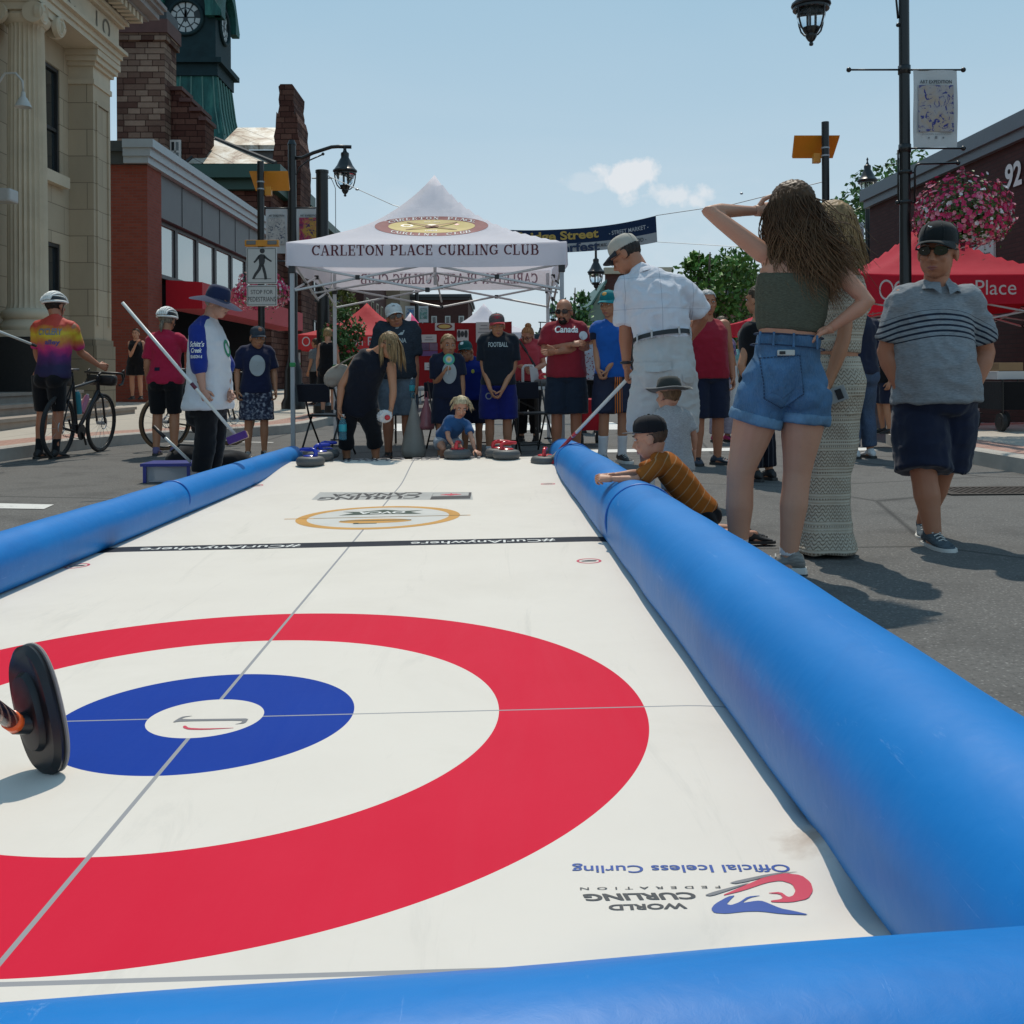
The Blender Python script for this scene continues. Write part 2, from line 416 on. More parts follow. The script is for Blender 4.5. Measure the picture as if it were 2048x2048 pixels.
def print_on(mb, vf, o, ux, uy, tree, off=.003, reach=.6):
 P, Fc = vf; o = Vector(o); ux = Vector(ux).normalized(); uy = Vector(uy).normalized(); n = ux.cross(uy).normalized()
 out = []
 for a, b in P:
  p = o + ux * a + uy * b; h = tree.ray_cast(p + n * reach, -n, reach * 2)
  out.append((h[0] + n * off) if h[0] is not None else None)
 for i, q in enumerate(out):
  if q is None:
   ds = [j for j in range(len(out)) if out[j] is not None]
   if not ds: return mb
   p = o + ux * P[i][0] + uy * P[i][1]; j = min(ds, key=lambda j: (out[j] - p).length); out[i] = out[j]
 mb.add(out, Fc); return mb
def disc2d(rx, ry, n=40, cx=0, cy=0, r0=0.0, a0=0, a1=360):
 P = []; Fc = []
 if r0 == 0:
  P = [(cx, cy)] + [(cx + rx * cos(2 * pi * i / n), cy + ry * sin(2 * pi * i / n)) for i in range(n)]
  Fc = [(0, i + 1, (i + 1) % n + 1) for i in range(n)]
 else:
  for i in range(n + 1):
   a = radians(a0 + (a1 - a0) * i / n); P += [(cx + rx * cos(a), cy + ry * sin(a)), (cx + rx * r0 * cos(a), cy + ry * r0 * sin(a))]
  Fc = [(2 * i, 2 * i + 2, 2 * i + 3, 2 * i + 1) for i in range(n)]
 return P, Fc
def rect2d(x0, y0, x1, y1, nx=1, ny=1):
 P = [(x0 + (x1 - x0) * i / nx, y0 + (y1 - y0) * j / ny) for j in range(ny + 1) for i in range(nx + 1)]
 return P, [(j * (nx + 1) + i, j * (nx + 1) + i + 1, (j + 1) * (nx + 1) + i + 1, (j + 1) * (nx + 1) + i) for j in range(ny) for i in range(nx)]
def poly2d(pts): return list(pts), [tuple(range(len(pts)))]
def xf2d(vf, f): return [f(x, y) for x, y in vf[0]], vf[1]
def leaf_mesh(mb, c, size, rnd, n=None, fold=.3):
 d = Vector((rnd.gauss(0, 1), rnd.gauss(0, 1), rnd.gauss(0, .8)))
 if n is not None: d = d * .7 + n
 d.normalize(); s_ = d.orthogonal().normalized(); s_ = Matrix.Rotation(rnd.uniform(0, 6.28), 3, d) @ s_; u = d.cross(s_)
 c = Vector(c); a = size * rnd.uniform(.7, 1.3)
 mb.add([c - s_ * a * .6, c - u * a * .32 + d * a * fold * .3, c + s_ * a * .6, c + u * a * .32 + d * a * fold * .3], [(0, 1, 2, 3)])
# ground
def brickmat(name, c1, c2, mortar, bw=.22, bh=.075, mort=.012, bump=.35, rough=.85, offset=.5, var=.35, blotch=.25):
 b = NB(name); X = b.xyz()
 u = b.math('ADD', X[0], X[1])
 br = b.n.new('ShaderNodeTexBrick'); b.l.new(b.vec(u, X[2], 0), br.inputs['Vector'])
 br.inputs['Scale'].default_value = 1; br.inputs['Brick Width'].default_value = bw; br.inputs['Row Height'].default_value = bh
 br.inputs['Mortar Size'].default_value = mort; br.inputs['Mortar Smooth'].default_value = .3; br.inputs['Bias'].default_value = 0; br.offset = offset
 br.inputs['Color1'].default_value = (*c1, 1); br.inputs['Color2'].default_value = (*c2, 1); br.inputs['Mortar'].default_value = (*mortar, 1)
 n = b.noise(1.3, 5, .65); n2 = b.noise(18, 4, .6)
 c = b.mix(b.math('MULTIPLY', n, blotch), br.outputs[0], tuple(x * .45 for x in c1))
 c = b.mix(b.math('MULTIPLY', n2, var), c, tuple(x * .6 for x in c2))
 b.col(c).rough(rough).spec(.25)
 b.bump(b.math('SUBTRACT', b.math('MULTIPLY', n2, .25), br.outputs['Fac']), bump, .02); return b.m
def asphalt():
 b = NB('asphalt')
 n = b.noise(.35, 5, .6); f = b.vor(52); g = b.noise(55, 5, .8); st = b.noise(2.2, 4, .6)
 c = b.mix(n, (.105, .101, .096), (.145, .140, .132))
 c = b.mix(b.math('MULTIPLY', b.lin(f, .30, .08), .8), c, (.30, .29, .275))
 c = b.mix(b.math('MULTIPLY', b.lin(g, .5, .68), .75), c, (.03, .03, .03))
 c = b.mix(b.math('MULTIPLY', b.lin(st, .5, .72), .5), c, (.045, .043, .042))
 ck = b.vor(.33, b.map((1, 1, 1), v=None), 'DISTANCE_TO_EDGE')
 c = b.mix(b.math('MULTIPLY', b.lin(ck, .009, .0), .75), c, (.02, .02, .02))
 b.col(c).rough(.88).spec(.35); b.bump(b.math('ADD', b.math('MULTIPLY', f, .7), g), .55, .006); return b.m
def concrete(name='concrete', base=(.50, .455, .39)):
 b = NB(name); X = b.xyz()
 n = b.noise(.9, 6, .65); g = b.noise(60, 4, .6)
 c = b.mix(n, tuple(x * .72 for x in base), tuple(x * 1.12 for x in base)); c = b.mix(b.math('MULTIPLY', g, .3), c, tuple(x * .6 for x in base))
 jx = b.math('ABSOLUTE', b.math('SUBTRACT', b.math('FRACT', b.math('DIVIDE', X[0], 1.5)), .5)); jy = b.math('ABSOLUTE', b.math('SUBTRACT', b.math('FRACT', b.math('DIVIDE', X[1], 1.5)), .5))
 j = b.math('MAXIMUM', b.math('GREATER_THAN', jx, .494), b.math('GREATER_THAN', jy, .494))
 c = b.mix(b.math('MULTIPLY', j, .6), c, tuple(x * .35 for x in base))
 b.col(c).rough(.85).spec(.25); b.bump(g, .2, .004); return b.m
M_ASPH = asphalt(); M_CONC = concrete(); M_KERB = mat('kerb_concrete', (.40, .37, .33), .85, .3, 5, bump=.3)
b = NB('grassland'); b.col(b.mix(b.noise(.05, 6), (.03, .05, .015), (.10, .11, .05))).rough(.95); M_LAND = b.m
g = MB().box((-700, -300, -.6), (700, 1500, -.12)); structure(g.build('ground', M_LAND))
m = MB(); nx, ny = 2, 60
m.add([(-40, -8, 0), (40, -8, 0), (40, 160, 0), (-40, 160, 0)], [(0, 1, 2, 3)]); m.add([(-40, -8, -.12), (40, -8, -.12), (40, 160, -.12), (-40, 160, -.12)], [(0, 1, 2, 3)])
structure(m.build('road', M_ASPH, recalc=False))
def paver():
 return brickmat('paver', (.34, .17, .135), (.40, .22, .18), (.22, .17, .15), .2, .1, .006, .2, .85)
M_PAVE = paver()
b = NB('pavement_paver'); X = b.xyz(); br = b.n.new('ShaderNodeTexBrick'); b.l.new(b.tc(), br.inputs['Vector']); br.inputs['Scale'].default_value = 1
br.inputs['Brick Width'].default_value = .2; br.inputs['Row Height'].default_value = .1; br.inputs['Mortar Size'].default_value = .006
br.inputs['Color1'].default_value = (.44, .25, .20, 1); br.inputs['Color2'].default_value = (.50, .31, .25, 1); br.inputs['Mortar'].default_value = (.2, .15, .13, 1)
b.col(b.mix(b.math('MULTIPLY', b.noise(3, 5), .4), br.outputs[0], (.2, .15, .13))).rough(.88).spec(.2); M_PV = b.m
def smoothline(pts, it=2):
 for _ in range(it):
  q = [pts[0]]
  for a, b_ in zip(pts, pts[1:]):
   q += [(a[0] * .75 + b_[0] * .25, a[1] * .75 + b_[1] * .25), (a[0] * .25 + b_[0] * .75, a[1] * .25 + b_[1] * .75)]
  pts = q + [pts[-1]]
 return pts
def pavement(name, kerb, side, far, rise):
 K = smoothline(kerb); n = len(K); root = None
 def off(d):
  r = []
  for i in range(n):
   a = Vector(K[max(i - 1, 0)]); c = Vector(K[min(i + 1, n - 1)]); t = (c - a).normalized(); nn = Vector((-t.y, t.x)) if side < 0 else Vector((t.y, -t.x))
   r.append(Vector(K[i]) + nn * d)
  return r
 k0 = off(0); k1 = off(.15); k2 = off(.62)
 m = MB()
 v = []
 for i in range(n):
  v += [(k0[i].x, k0[i].y, -.1), (k0[i].x - side * .0, k0[i].y, .135), (k0[i].x + (k1[i].x - k0[i].x) * .15, k0[i].y + (k1[i].y - k0[i].y) * .15, .15), (k1[i].x, k1[i].y, .15)]
 m.mat(0).add(v, [(i * 4 + j, i * 4 + j + 1, i * 4 + j + 5, i * 4 + j + 4) for i in range(n - 1) for j in range(3)])
 m.mat(1).add([p for i in range(n) for p in ((k1[i].x, k1[i].y, .15), (k2[i].x, k2[i].y, .157))], [(2 * i, 2 * i + 1, 2 * i + 3, 2 * i + 2) for i in range(n - 1)])
 m.mat(2).add([p for i in range(n) for p in ((k2[i].x, k2[i].y, .157), (far, k2[i].y, rise))], [(2 * i, 2 * i + 1, 2 * i + 3, 2 * i + 2) for i in range(n - 1)])
 o = m.build(name, [M_KERB, M_PV, M_CONC]); structure(o); return o
pavement('pavement_left', [(-5.5, -8), (-5.4, 6), (-5.35, 10.8), (-5.0, 13.3), (-4.1, 14.5), (-3.1, 15.6), (-2.95, 17.5), (-2.95, 26), (-5.2, 29), (-5.6, 80), (-5.6, 150)], -1, -17, .42)
pavement('pavement_right', [(4.65, -8), (4.65, 6), (4.62, 10.5), (4.75, 12.4), (5.35, 13.7), (6.6, 14.6), (9, 15), (20, 15.1)], 1, 32, .34)
pavement('pavement_right', [(20, 22), (9, 22.1), (7.4, 22.6), (6.4, 24), (6.2, 27), (6.2, 150)], 1, 32, .34)
b = NB('road_paint'); n = b.noise(9, 6, .7); g2 = b.noise(90, 3, .7)
b.col(b.mix(b.lin(b.math('ADD', n, b.math('MULTIPLY', g2, .4)), .78, .95), (.66, .65, .62), (.16, .155, .15))).rough(.7); M_PAINT = b.m
m = MB()
def mark(pts): m.add([(x, y, .004) for x, y in pts], [(0, 1, 2, 3)])
a_, c_ = Gd(0, 1000), Gd(108, 1010); a2, c2 = Gd(0, 1012), Gd(88, 1019)
mark([(a_.x - 1, a_.y + .02), (c_.x, c_.y), (c2.x, c2.y), (a2.x - 1, a2.y + .02)])
a_, c_ = Gd(248, 881), Gd(545, 886); mark([(a_.x, a_.y + .1), (c_.x, c_.y + .1), (c_.x, c_.y), (a_.x, a_.y)])
mark([(1.0, 11.55), (3.1, 11.7), (3.1, 12.15), (1.0, 12.0)]); mark([(3.5, 11.5), (4.4, 11.6), (4.4, 12.0), (3.5, 11.9)])
for i in range(6): mark([(-1.8 + i * 1.15, 16.2), (-1.3 + i * 1.15, 16.2), (-1.3 + i * 1.15, 18.6), (-1.8 + i * 1.15, 18.6)])
o = m.build('road_marking', M_PAINT); structure(o)
gp = Gd(1985, 983); t = thing('drain_grate', 'rusty slotted iron drain grate set in the asphalt by the right kerb', 'drain', (gp.x, gp.y, 0))
MI = mat('cast_iron', (.05, .042, .036), .7, .4, 12, metal=.4, bump=.3)
m = MB().box((-.42, -.24, .002), (-.36, .24, .012)).box((.36, -.24, .002), (.42, .24, .012)).box((-.36, .19, .002), (.36, .24, .012)).box((-.36, -.24, .002), (.36, -.19, .012)); m.build('frame', MI, t)
m = MB()
for i in range(15): m.box((-.345 + i * .048, -.19, .003), (-.318 + i * .048, .19, .010))
m.build('grating', MI, t); MB().box((-.36, -.19, -.03), (.36, .19, .0015)).build('pit', mat('pit', (.006, .006, .006), 1), t)
# the curling mat
RCX, RCY = -.754, 2.65; MZ = .027
def mz(x, y):
 z = MZ + .0134 * (x + .754)
 t = max(0, min(1, (y - 8.0) / 1.6)); z += .085 * t * t * (3 - 2 * t)
 if x > .48: z -= .30 * (x - .48) ** 2 * (1.5 if y > 2 else .3)
 if x < -1.9: z -= .2 * (x + 1.9) ** 2
 wgt = max(max(0, min(1, (x - .53) / .10)) * max(0, min(1, (2.2 - y) / .4)), max(0, min(1, (x - .05) / .3)) * max(0, min(1, (1.60 - y) / .1)))
 z += wgt * (.030 * sin(x * 17 + y * 9) * (.6 + .4 * sin(y * 7)) + .026 * sin(y * 21 - x * 9) + .02 * noise.noise((x * 6, y * 6, 2)))
 return z
def Mt(px, py):
 p = Gd(px, py, MZ)
 for _ in range(4): p = Gd(px, py, mz(p.x, p.y))
 return p
def mat_material():
 b = NB('printed_vinyl'); X = b.xyz()
 dx = b.math('SUBTRACT', X[0], RCX); dy = b.math('SUBTRACT', X[1], RCY)
 r = b.math('SQRT', b.math('ADD', b.math('MULTIPLY', dx, dx), b.math('MULTIPLY', dy, dy)))
 white = b.mix(b.noise(2.0, 6, .65), (.655, .605, .54), (.73, .68, .61))
 sc_ = b.noise(7, 8, .75, b.map((1, .12, 1), (0, 0, .5)), .8)
 white = b.mix(b.math('MULTIPLY', b.lin(sc_, .58, .76), .40), white, (.46, .44, .40))
 s2_ = b.noise(11, 9, .82, b.map((.10, 1, 1), (0, 0, .35)), 1.0); white = b.mix(b.math('MULTIPLY', b.lin(s2_, .67, .73), .35), white, (.36, .35, .33)); white = b.mix(b.math('MULTIPLY', b.lin(b.noise(1.1, 7, .7, None, .6), .5, .72), .22), white, (.50, .46, .39))
 red = b.mix(b.noise(3, 5), (.58, .008, .034), (.64, .014, .046)); blue = b.mix(b.noise(3, 5), (.001, .032, .27), (.002, .042, .31))
 grey = (.30, .30, .31)
 adx = b.math('ABSOLUTE', dx); ady = b.math('ABSOLUTE', dy)
 lines = b.math('MAXIMUM', b.math('LESS_THAN', adx, .0052), b.math('LESS_THAN', ady, .0034))
 lines = b.math('MAXIMUM', lines, b.math('LESS_THAN', b.math('ABSOLUTE', b.math('SUBTRACT', X[1], RCY - 1.152)), .006))
 c = b.mix(b.between(r, .760, 1.139), white, red)
 c = b.mix(b.math('LESS_THAN', r, .381), c, blue)
 c = b.mix(lines, c, grey)
 c = b.mix(b.math('LESS_THAN', r, .1475), c, white)
 hog = b.between(X[1], *HOG)
 c = b.mix(hog, c, (.022, .026, .036))
 sx = b.math('SUBTRACT', X[0], SCUFF[0]); sy = b.math('SUBTRACT', X[1], SCUFF[1])
 sr = b.math('SQRT', b.math('ADD', b.math('MULTIPLY', sx, sx), b.math('MULTIPLY', sy, sy)))
 c = b.mix(b.math('MULTIPLY', b.lin(b.math('ADD', sr, b.math('MULTIPLY', b.noise(30, 4), .09)), .12, .05), .6), c, (.28, .17, .11))
 b.col(c).rough(b.math('ADD', .50, b.math('MULTIPLY', sc_, .3))).spec(.10)
 b.bump(b.math('ADD', b.math('MULTIPLY', b.noise(5, 4, .6), 1.0), b.math('MULTIPLY', b.noise(700, 2), .05)), .14, .02); return b.m
HOG = (Mt(1000, 1089).y, Mt(1000, 1078).y); p = Mt(1630, 1668); SCUFF = (p.x, p.y)
HOG = (Mt(731, 1093).y, Mt(731, 1083).y)
X0, X1, Y0, Y1 = -2.38, .74, .95, 9.58
m = MB(); nx, ny = 90, 240; v = []
for j in range(ny + 1):
 for i in range(nx + 1):
  x = X0 + (X1 - X0) * i / nx; y = Y0 + (Y1 - Y0) * j / ny
  if i == nx: x += .012 * noise.noise((y * 2, 3, 1))
  v.append((x, y, max(mz(x, y), .006)))
m.add(v, [(j * (nx + 1) + i, j * (nx + 1) + i + 1, (j + 1) * (nx + 1) + i + 1, (j + 1) * (nx + 1) + i) for j in range(ny) for i in range(nx)])
edge = [(i, 0) for i in range(nx + 1)] + [(nx, j) for j in range(1, ny + 1)] + [(i, ny) for i in range(nx - 1, -1, -1)] + [(0, j) for j in range(ny - 1, 0, -1)]
for k in range(len(edge)):
 p = v[edge[k][1] * (nx + 1) + edge[k][0]]; q = edge[(k + 1) % len(edge)]; q = v[q[1] * (nx + 1) + q[0]]
 m.add([p, (p[0], p[1], .002), (q[0], q[1], .002), q], [(0, 1, 2, 3)])
MAT = m.build('curling_mat', mat_material(), smooth=False, auto=40, recalc=False)
tag(MAT, 'long white printed curling sheet with red and blue target rings between blue tubes', 'mat')
MK = mat('print_black', (.03, .032, .036), .45, .2); MBL = mat('print_blue', (.012, .06, .30), .45, .1); MRD = mat('print_red', (.55, .03, .07), .45, .1)
MGY = mat('print_grey', (.17, .17, .18), .45, .1); MLG = mat('print_light_grey', (.42, .42, .40), .45, .1); MWH = mat('print_white', (.75, .75, .72), .45, .05)
MGD = mat('print_gold', (.58, .28, .035), .45, .15); MGN = mat('print_green', (.02, .05, .03), .45, .1)
class Layer:
 def __init__(s, dz=.0015): s.m = MB(); s.dz = dz * .45
 def flat(s, vf): s.m.add([(x, y, mz(x, y) + s.dz) for x, y in vf[0]], vf[1]); return s
 def pix(s, pts, ox=0, oy=0, k=1.0):
  n_ = len(pts); pts = [p for i in range(n_) for p in ((pts[i][0] * .82 + pts[i - 1][0] * .18, pts[i][1] * .82 + pts[i - 1][1] * .18), (pts[i][0] * .82 + pts[(i + 1) % n_][0] * .18, pts[i][1] * .82 + pts[(i + 1) % n_][1] * .18))]
  s.flat(poly2d([(lambda q: (q.x, q.y))(Mt(ox + x / k, oy + y / k)) for x, y in pts])); return s
 def text(s, body, pxl, pxr, pyn, pyf, bold=0.0, shear=0, sp=1.0, rot=0, band=None):
  a = Mt(pxl, (pyn + pyf) / 2); c = Mt(pxr, (pyn + pyf) / 2); n_ = Mt((pxl + pxr) / 2, pyn); f_ = Mt((pxl + pxr) / 2, pyf)
  w_ = c.x - a.x; h_ = f_.y - n_.y; cx = (a.x + c.x) / 2; cy = (n_.y + f_.y) / 2
  if band: cy, h_ = (band[0] + band[1]) / 2, (band[1] - band[0]) * .66
  P, Fc = text2d(body, w_, h_, bold, sp, shear, sub=24)
  s.flat(([(cx - x * cos(rot) + y * sin(rot), cy - y * cos(rot) - x * sin(rot)) for x, y in P], Fc)); return s
 def done(s, name, m_): return s.m.build(name, m_, MAT, recalc=False)
l = Layer(); l.text('#CurlAnywhere', 822, 1112, 1089, 1081, .01, band=HOG); l.done('lettering', MWH); l = Layer(); l.text('#CurlAnywhere', 297, 602, 1094, 1086, .01, band=HOG); l.done('lettering', MWH)
l = Layer(.001); q = [Mt(*c) for c in ((623, 999.5), (946, 999.5), (943, 984.5), (640, 984.5))]; l.flat(poly2d([(p.x, p.y) for p in q])); l.done('logo_panel', MLG)
l = Layer(.002); l.text('CURLING', 640, 838, 999, 992.5, .03).text('CANADA', 664, 843, 992, 986, .03)
a, c = Mt(860, 999.3), Mt(943, 984.8); l.flat(rect2d(a.x, a.y, c.x, c.y)); l.done('lettering', MK)
l = Layer(.003); a, c = Mt(864, 993), Mt(938, 985.4); l.flat(rect2d(a.x, a.y, c.x, c.y)); l.done('logo_panel', MLG)
LEAF = [(0, 1), (.12, .72), (.3, .8), (.24, .45), (.5, .62), (.55, .48), (.9, .5), (.78, .3), (.95, .15), (.5, -.1), (.55, -.3), (.08, -.22), (.06, -.75), (-.06, -.75), (-.08, -.22), (-.55, -.3), (-.5, -.1), (-.95, .15), (-.78, .3), (-.9, .5), (-.55, .48), (-.5, .62), (-.24, .45), (-.3, .8), (-.12, .72)]
l = Layer(.004); a = Mt(902, 989); l.flat(poly2d([(a.x - x * .085, a.y - y * .085) for x, y in LEAF])); l.done('maple_leaf', MRD)
a = Mt(757, 1034); R_ = .505
l = Layer(.0012); l.flat(disc2d(R_ * .985, R_ * .985, 60, a.x, a.y)); l.done('badge_ground', mat('badge_ground', (.60, .59, .55), .45, .1))
l = Layer(.002); l.flat(disc2d(R_, R_, 60, a.x, a.y, .865)); l.flat(rect2d(a.x - .58, a.y - .018, a.x + .57, a.y + .004)); l.flat(disc2d(.22, .09, 30, a.x + .0, a.y - .175)); l.done('badge_ring', MGD)
l = Layer(.003); l.flat(rect2d(a.x - .40, a.y - .012, a.x + .55, a.y - .002))
l.flat(poly2d([(a.x - .26, a.y + .27), (a.x - .18, a.y + .20), (a.x - .26, a.y + .10), (a.x, a.y + .12), (a.x + .26, a.y + .10), (a.x + .18, a.y + .20), (a.x + .26, a.y + .27), (a.x + .14, a.y + .25), (a.x, a.y + .33), (a.x - .14, a.y + .25)]))
l.flat(rect2d(a.x - .215, a.y - .165, a.x + .215, a.y - .14)); l.flat(rect2d(a.x - .12, a.y - .285, a.x + .02, a.y - .262)); l.flat(rect2d(a.x - .12, a.y - .285, a.x - .09, a.y - .24)); l.done('badge_mark', MGN)
l = Layer(.0045); P, Fc = text2d('OVCA', .30, .10, .03, sub=16); l.flat(([(a.x - x, a.y + .19 - y) for x, y in P], Fc)); l.done('lettering', MWH)
K4 = dict(ox=1048, oy=1600, k=2.415)
def t4(l, body, x0, x1, yn, yf, **k): return l.text(body, 1048 + x0 / 2.415, 1048 + x1 / 2.415, 1600 + yn / 2.415, 1600 + yf / 2.415, **k)
l = Layer(.002); t4(l, 'Official Iceless Curling', 232, 1283, 352, 305, bold=.012, rot=-.045)
l.pix([(1385, 557), (1300, 537), (1240, 526), (1155, 490), (1125, 488), (1050, 500), (1090, 474), (1150, 462), (1080, 468), (1040, 496), (1000, 510), (978, 505), (1000, 480), (1020, 462), (985, 468), (920, 505), (903, 530), (920, 548), (980, 551), (1070, 541), (1140, 540), (1250, 553)], **K4); l.done('lettering', MBL)
l = Layer(.002); t4(l, 'WORLD', 408, 788, 531, 503, bold=.035, rot=-.01); t4(l, 'CURLING', 284, 830, 485, 451, bold=.035, rot=-.02, shear=-.15); t4(l, 'FEDERATION', 270, 950, 432, 420, bold=.01, sp=2.0, rot=-.03); l.done('lettering', MK)
l = Layer(.0025); l.pix([(945, 468), (1060, 418), (1160, 375), (1250, 355), (1340, 365), (1385, 400), (1397, 440), (1372, 480), (1290, 497), (1200, 496), (1188, 489), (1240, 482), (1250, 474), (1235, 456), (1170, 452), (1240, 446), (1275, 472), (1300, 465), (1312, 440), (1295, 408), (1240, 391), (1170, 402), (1060, 440)], **K4); l.done('emblem', MRD)
l = Layer(.003); l.pix([(870, 463), (920, 445), (1115, 395), (1000, 436), (905, 467)], **K4).pix([(985, 402), (1200, 356), (1340, 348), (1230, 360), (1030, 408)], **K4); l.done('emblem', MGY)
K3 = dict(ox=0, oy=1200, k=2.76)
l = Layer(.002); l.pix([(950, 678), (985, 655), (1010, 644), (1070, 640), (1020, 648), (995, 660), (1290, 656), (1372, 655), (1360, 675), (1345, 683), (1290, 688), (1330, 680), (1340, 666), (1000, 671)], **K3); l.done('emblem', MGY)
l = Layer(.002); l.pix([(1010, 697), (1025, 694), (1040, 707), (1120, 711), (1325, 706), (1130, 718), (1040, 717), (1012, 708)], **K3); l.done('emblem', MRD)
for px, py in ((1178, 1122), (154, 1132), (512, 971), (1096, 968)):
 l = Layer(.0015); l2 = Layer(.002)
 a = Mt(px, py); l.flat(disc2d(.058, .062, 28, a.x, a.y, .80)); l2.flat(poly2d([(a.x - .038, a.y + .004), (a.x + .0, a.y + .022), (a.x + .038, a.y + .012), (a.x + .03, a.y - .014), (a.x - .03, a.y - .014)]))
 l.done('warning_ring', MRD); l2.done('warning_mark', MK)
l = Layer(.002); l.text('ICELESS CURLING', 640, 960, 921.5, 915.5, .02); l.done('lettering', MGY)
l = Layer(.0015); a, c = Mt(640, 925), Mt(1100, 922); l.flat(rect2d(-1.9, a.y, .5, a.y + .012, 8)); l.done('seam_line', MLG)
# inflatable tubes
def vinyl():
 b = NB('blue_vinyl')
 n = b.noise(2.5, 5, .6); s1 = b.noise(26, 6, .8, b.map((1, .10, 1), (.5, .3, .5)), 1.2); s2 = b.noise(8, 9, .8, b.map((.25, 1, 1), (0, .5, .2)), 1.8)
 c = b.mix(n, (.003, .155, .48), (.005, .205, .58)); c = b.mix(b.math('MULTIPLY', b.lin(b.noise(.9, 6, .7, None, 1.0), .52, .7), .4), c, (.004, .10, .36))
 c = b.mix(b.math('MULTIPLY', b.lin(s1, .62, .78), .5), c, (.30, .47, .78))
 c = b.mix(b.math('MULTIPLY', b.lin(s2, .69, .74), .22), c, (.01, .07, .25))
 b.col(c).rough(b.math('ADD', .36, b.math('MULTIPLY', n, .2))).spec(.28)
 b.bump(b.math('ADD', b.noise(3.2, 4, .6), b.math('MULTIPLY', b.noise(40, 5, .7, dist=.8), .05)), .22, .03); return b.m
M_VIN = vinyl()
def inflatable(st, label, seams, dent=.004, n=40):
 m = MB(); P = [];
 for (a, b_) in zip(st, st[1:]):
  L_ = (Vector(a[:2]) - Vector(b_[:2])).length; k = max(2, int(L_ / .07))
  P += [tuple(a[i] + (b_[i] - a[i]) * q / k for i in range(3)) for q in range(k)]
 P.append(st[-1]); rings = []
 d0 = (Vector(P[1][:2]) - Vector(P[0][:2])).normalized(); d1 = (Vector(P[-1][:2]) - Vector(P[-2][:2])).normalized()
 E0 = [(P[0][0] - d0.x * P[0][2] * q, P[0][1] - d0.y * P[0][2] * q, P[0][2], sqrt(max(0, 1 - q * q))) for q in (.999, .97, .88, .7, .45, .2)]
 E1 = [(P[-1][0] + d1.x * P[-1][2] * q, P[-1][1] + d1.y * P[-1][2] * q, P[-1][2], sqrt(max(0, 1 - q * q))) for q in (.2, .45, .7, .88, .97, .999)]
 Q = E0 + [(*p, 1) for p in P] + E1
 for i, (x, y, R, s_) in enumerate(Q):
  a = Vector(Q[max(i - 1, 0)][:2]); c = Vector(Q[min(i + 1, len(Q) - 1)][:2]); t = (c - a).normalized(); sd_ = Vector((t.y, -t.x))
  ring = []
  for j in range(n):
   th = 2 * pi * j / n; rr = R * s_ * (1 + dent / R * noise.noise((x * 2.2 + cos(th), y * 2.2, sin(th) + 5)))
   if sin(th) < 0: sx_, sz_ = abs(cos(th)) ** .62, -abs(sin(th)) ** .62
   else: sx_, sz_ = abs(cos(th)), sin(th)
   sx_ *= 1 if cos(th) >= 0 else -1; zz = R + rr * sz_; zz = max(zz, .004 + .15 * R * (1 - s_))
   ring.append(Vector((x + sd_.x * rr * sx_, y + sd_.y * rr * sx_, zz)))
  rings.append(ring)
 m.loft(rings); o = m.build('inflatable_tube', M_VIN, smooth=True); tag(o, label, 'inflatable tube')
 for ty in seams:
  s_ = MB()
  q = min(P, key=lambda p: abs(p[1] - ty[0]) + abs(p[0] - ty[1]) * .01); i = P.index(q); a = Vector(P[max(i - 1, 0)][:2]); c = Vector(P[min(i + 1, len(P) - 1)][:2]); t = (c - a).normalized()
  s_.tube([(q[0] + t.y * (q[2] + .003) * cos(f), q[1] - t.x * (q[2] + .003) * cos(f), q[2] + max(-q[2] + .006, (q[2] + .003) * sin(f))) for f in [2 * pi * k / 40 for k in range(40)]], .0055, 6, closed=True)
  s_.build('welded_seam', mat('seam_blue', (.012, .12, .45), .4), o, smooth=True)
 return o
TUBE_R = [(.775, .55, .188), (.765, 1.6, .188), (.748, 3.2, .186), (.700, 7, .170), (.67, 9.2, .150), (.665, 9.95, .135)]
inflatable(TUBE_R, 'thick blue inflatable tube on the right edge of the sheet, the boy leans on it', [(5.0, .69), (8.6, .67)])
inflatable([(-2.175, .84, .126), (-2.145, 4, .122), (-2.0, 10.1, .104)], 'slimmer blue inflatable tube along the left edge of the curling sheet', [(6.6, -2.09)])
inflatable([(-2.9, .60, .186), (-.41, .845, .186), (0, .884, .186), (.36, .921, .186), (1.2, 1.0, .188)], 'blue inflatable tube lying crosswise at the near end of the sheet', [])
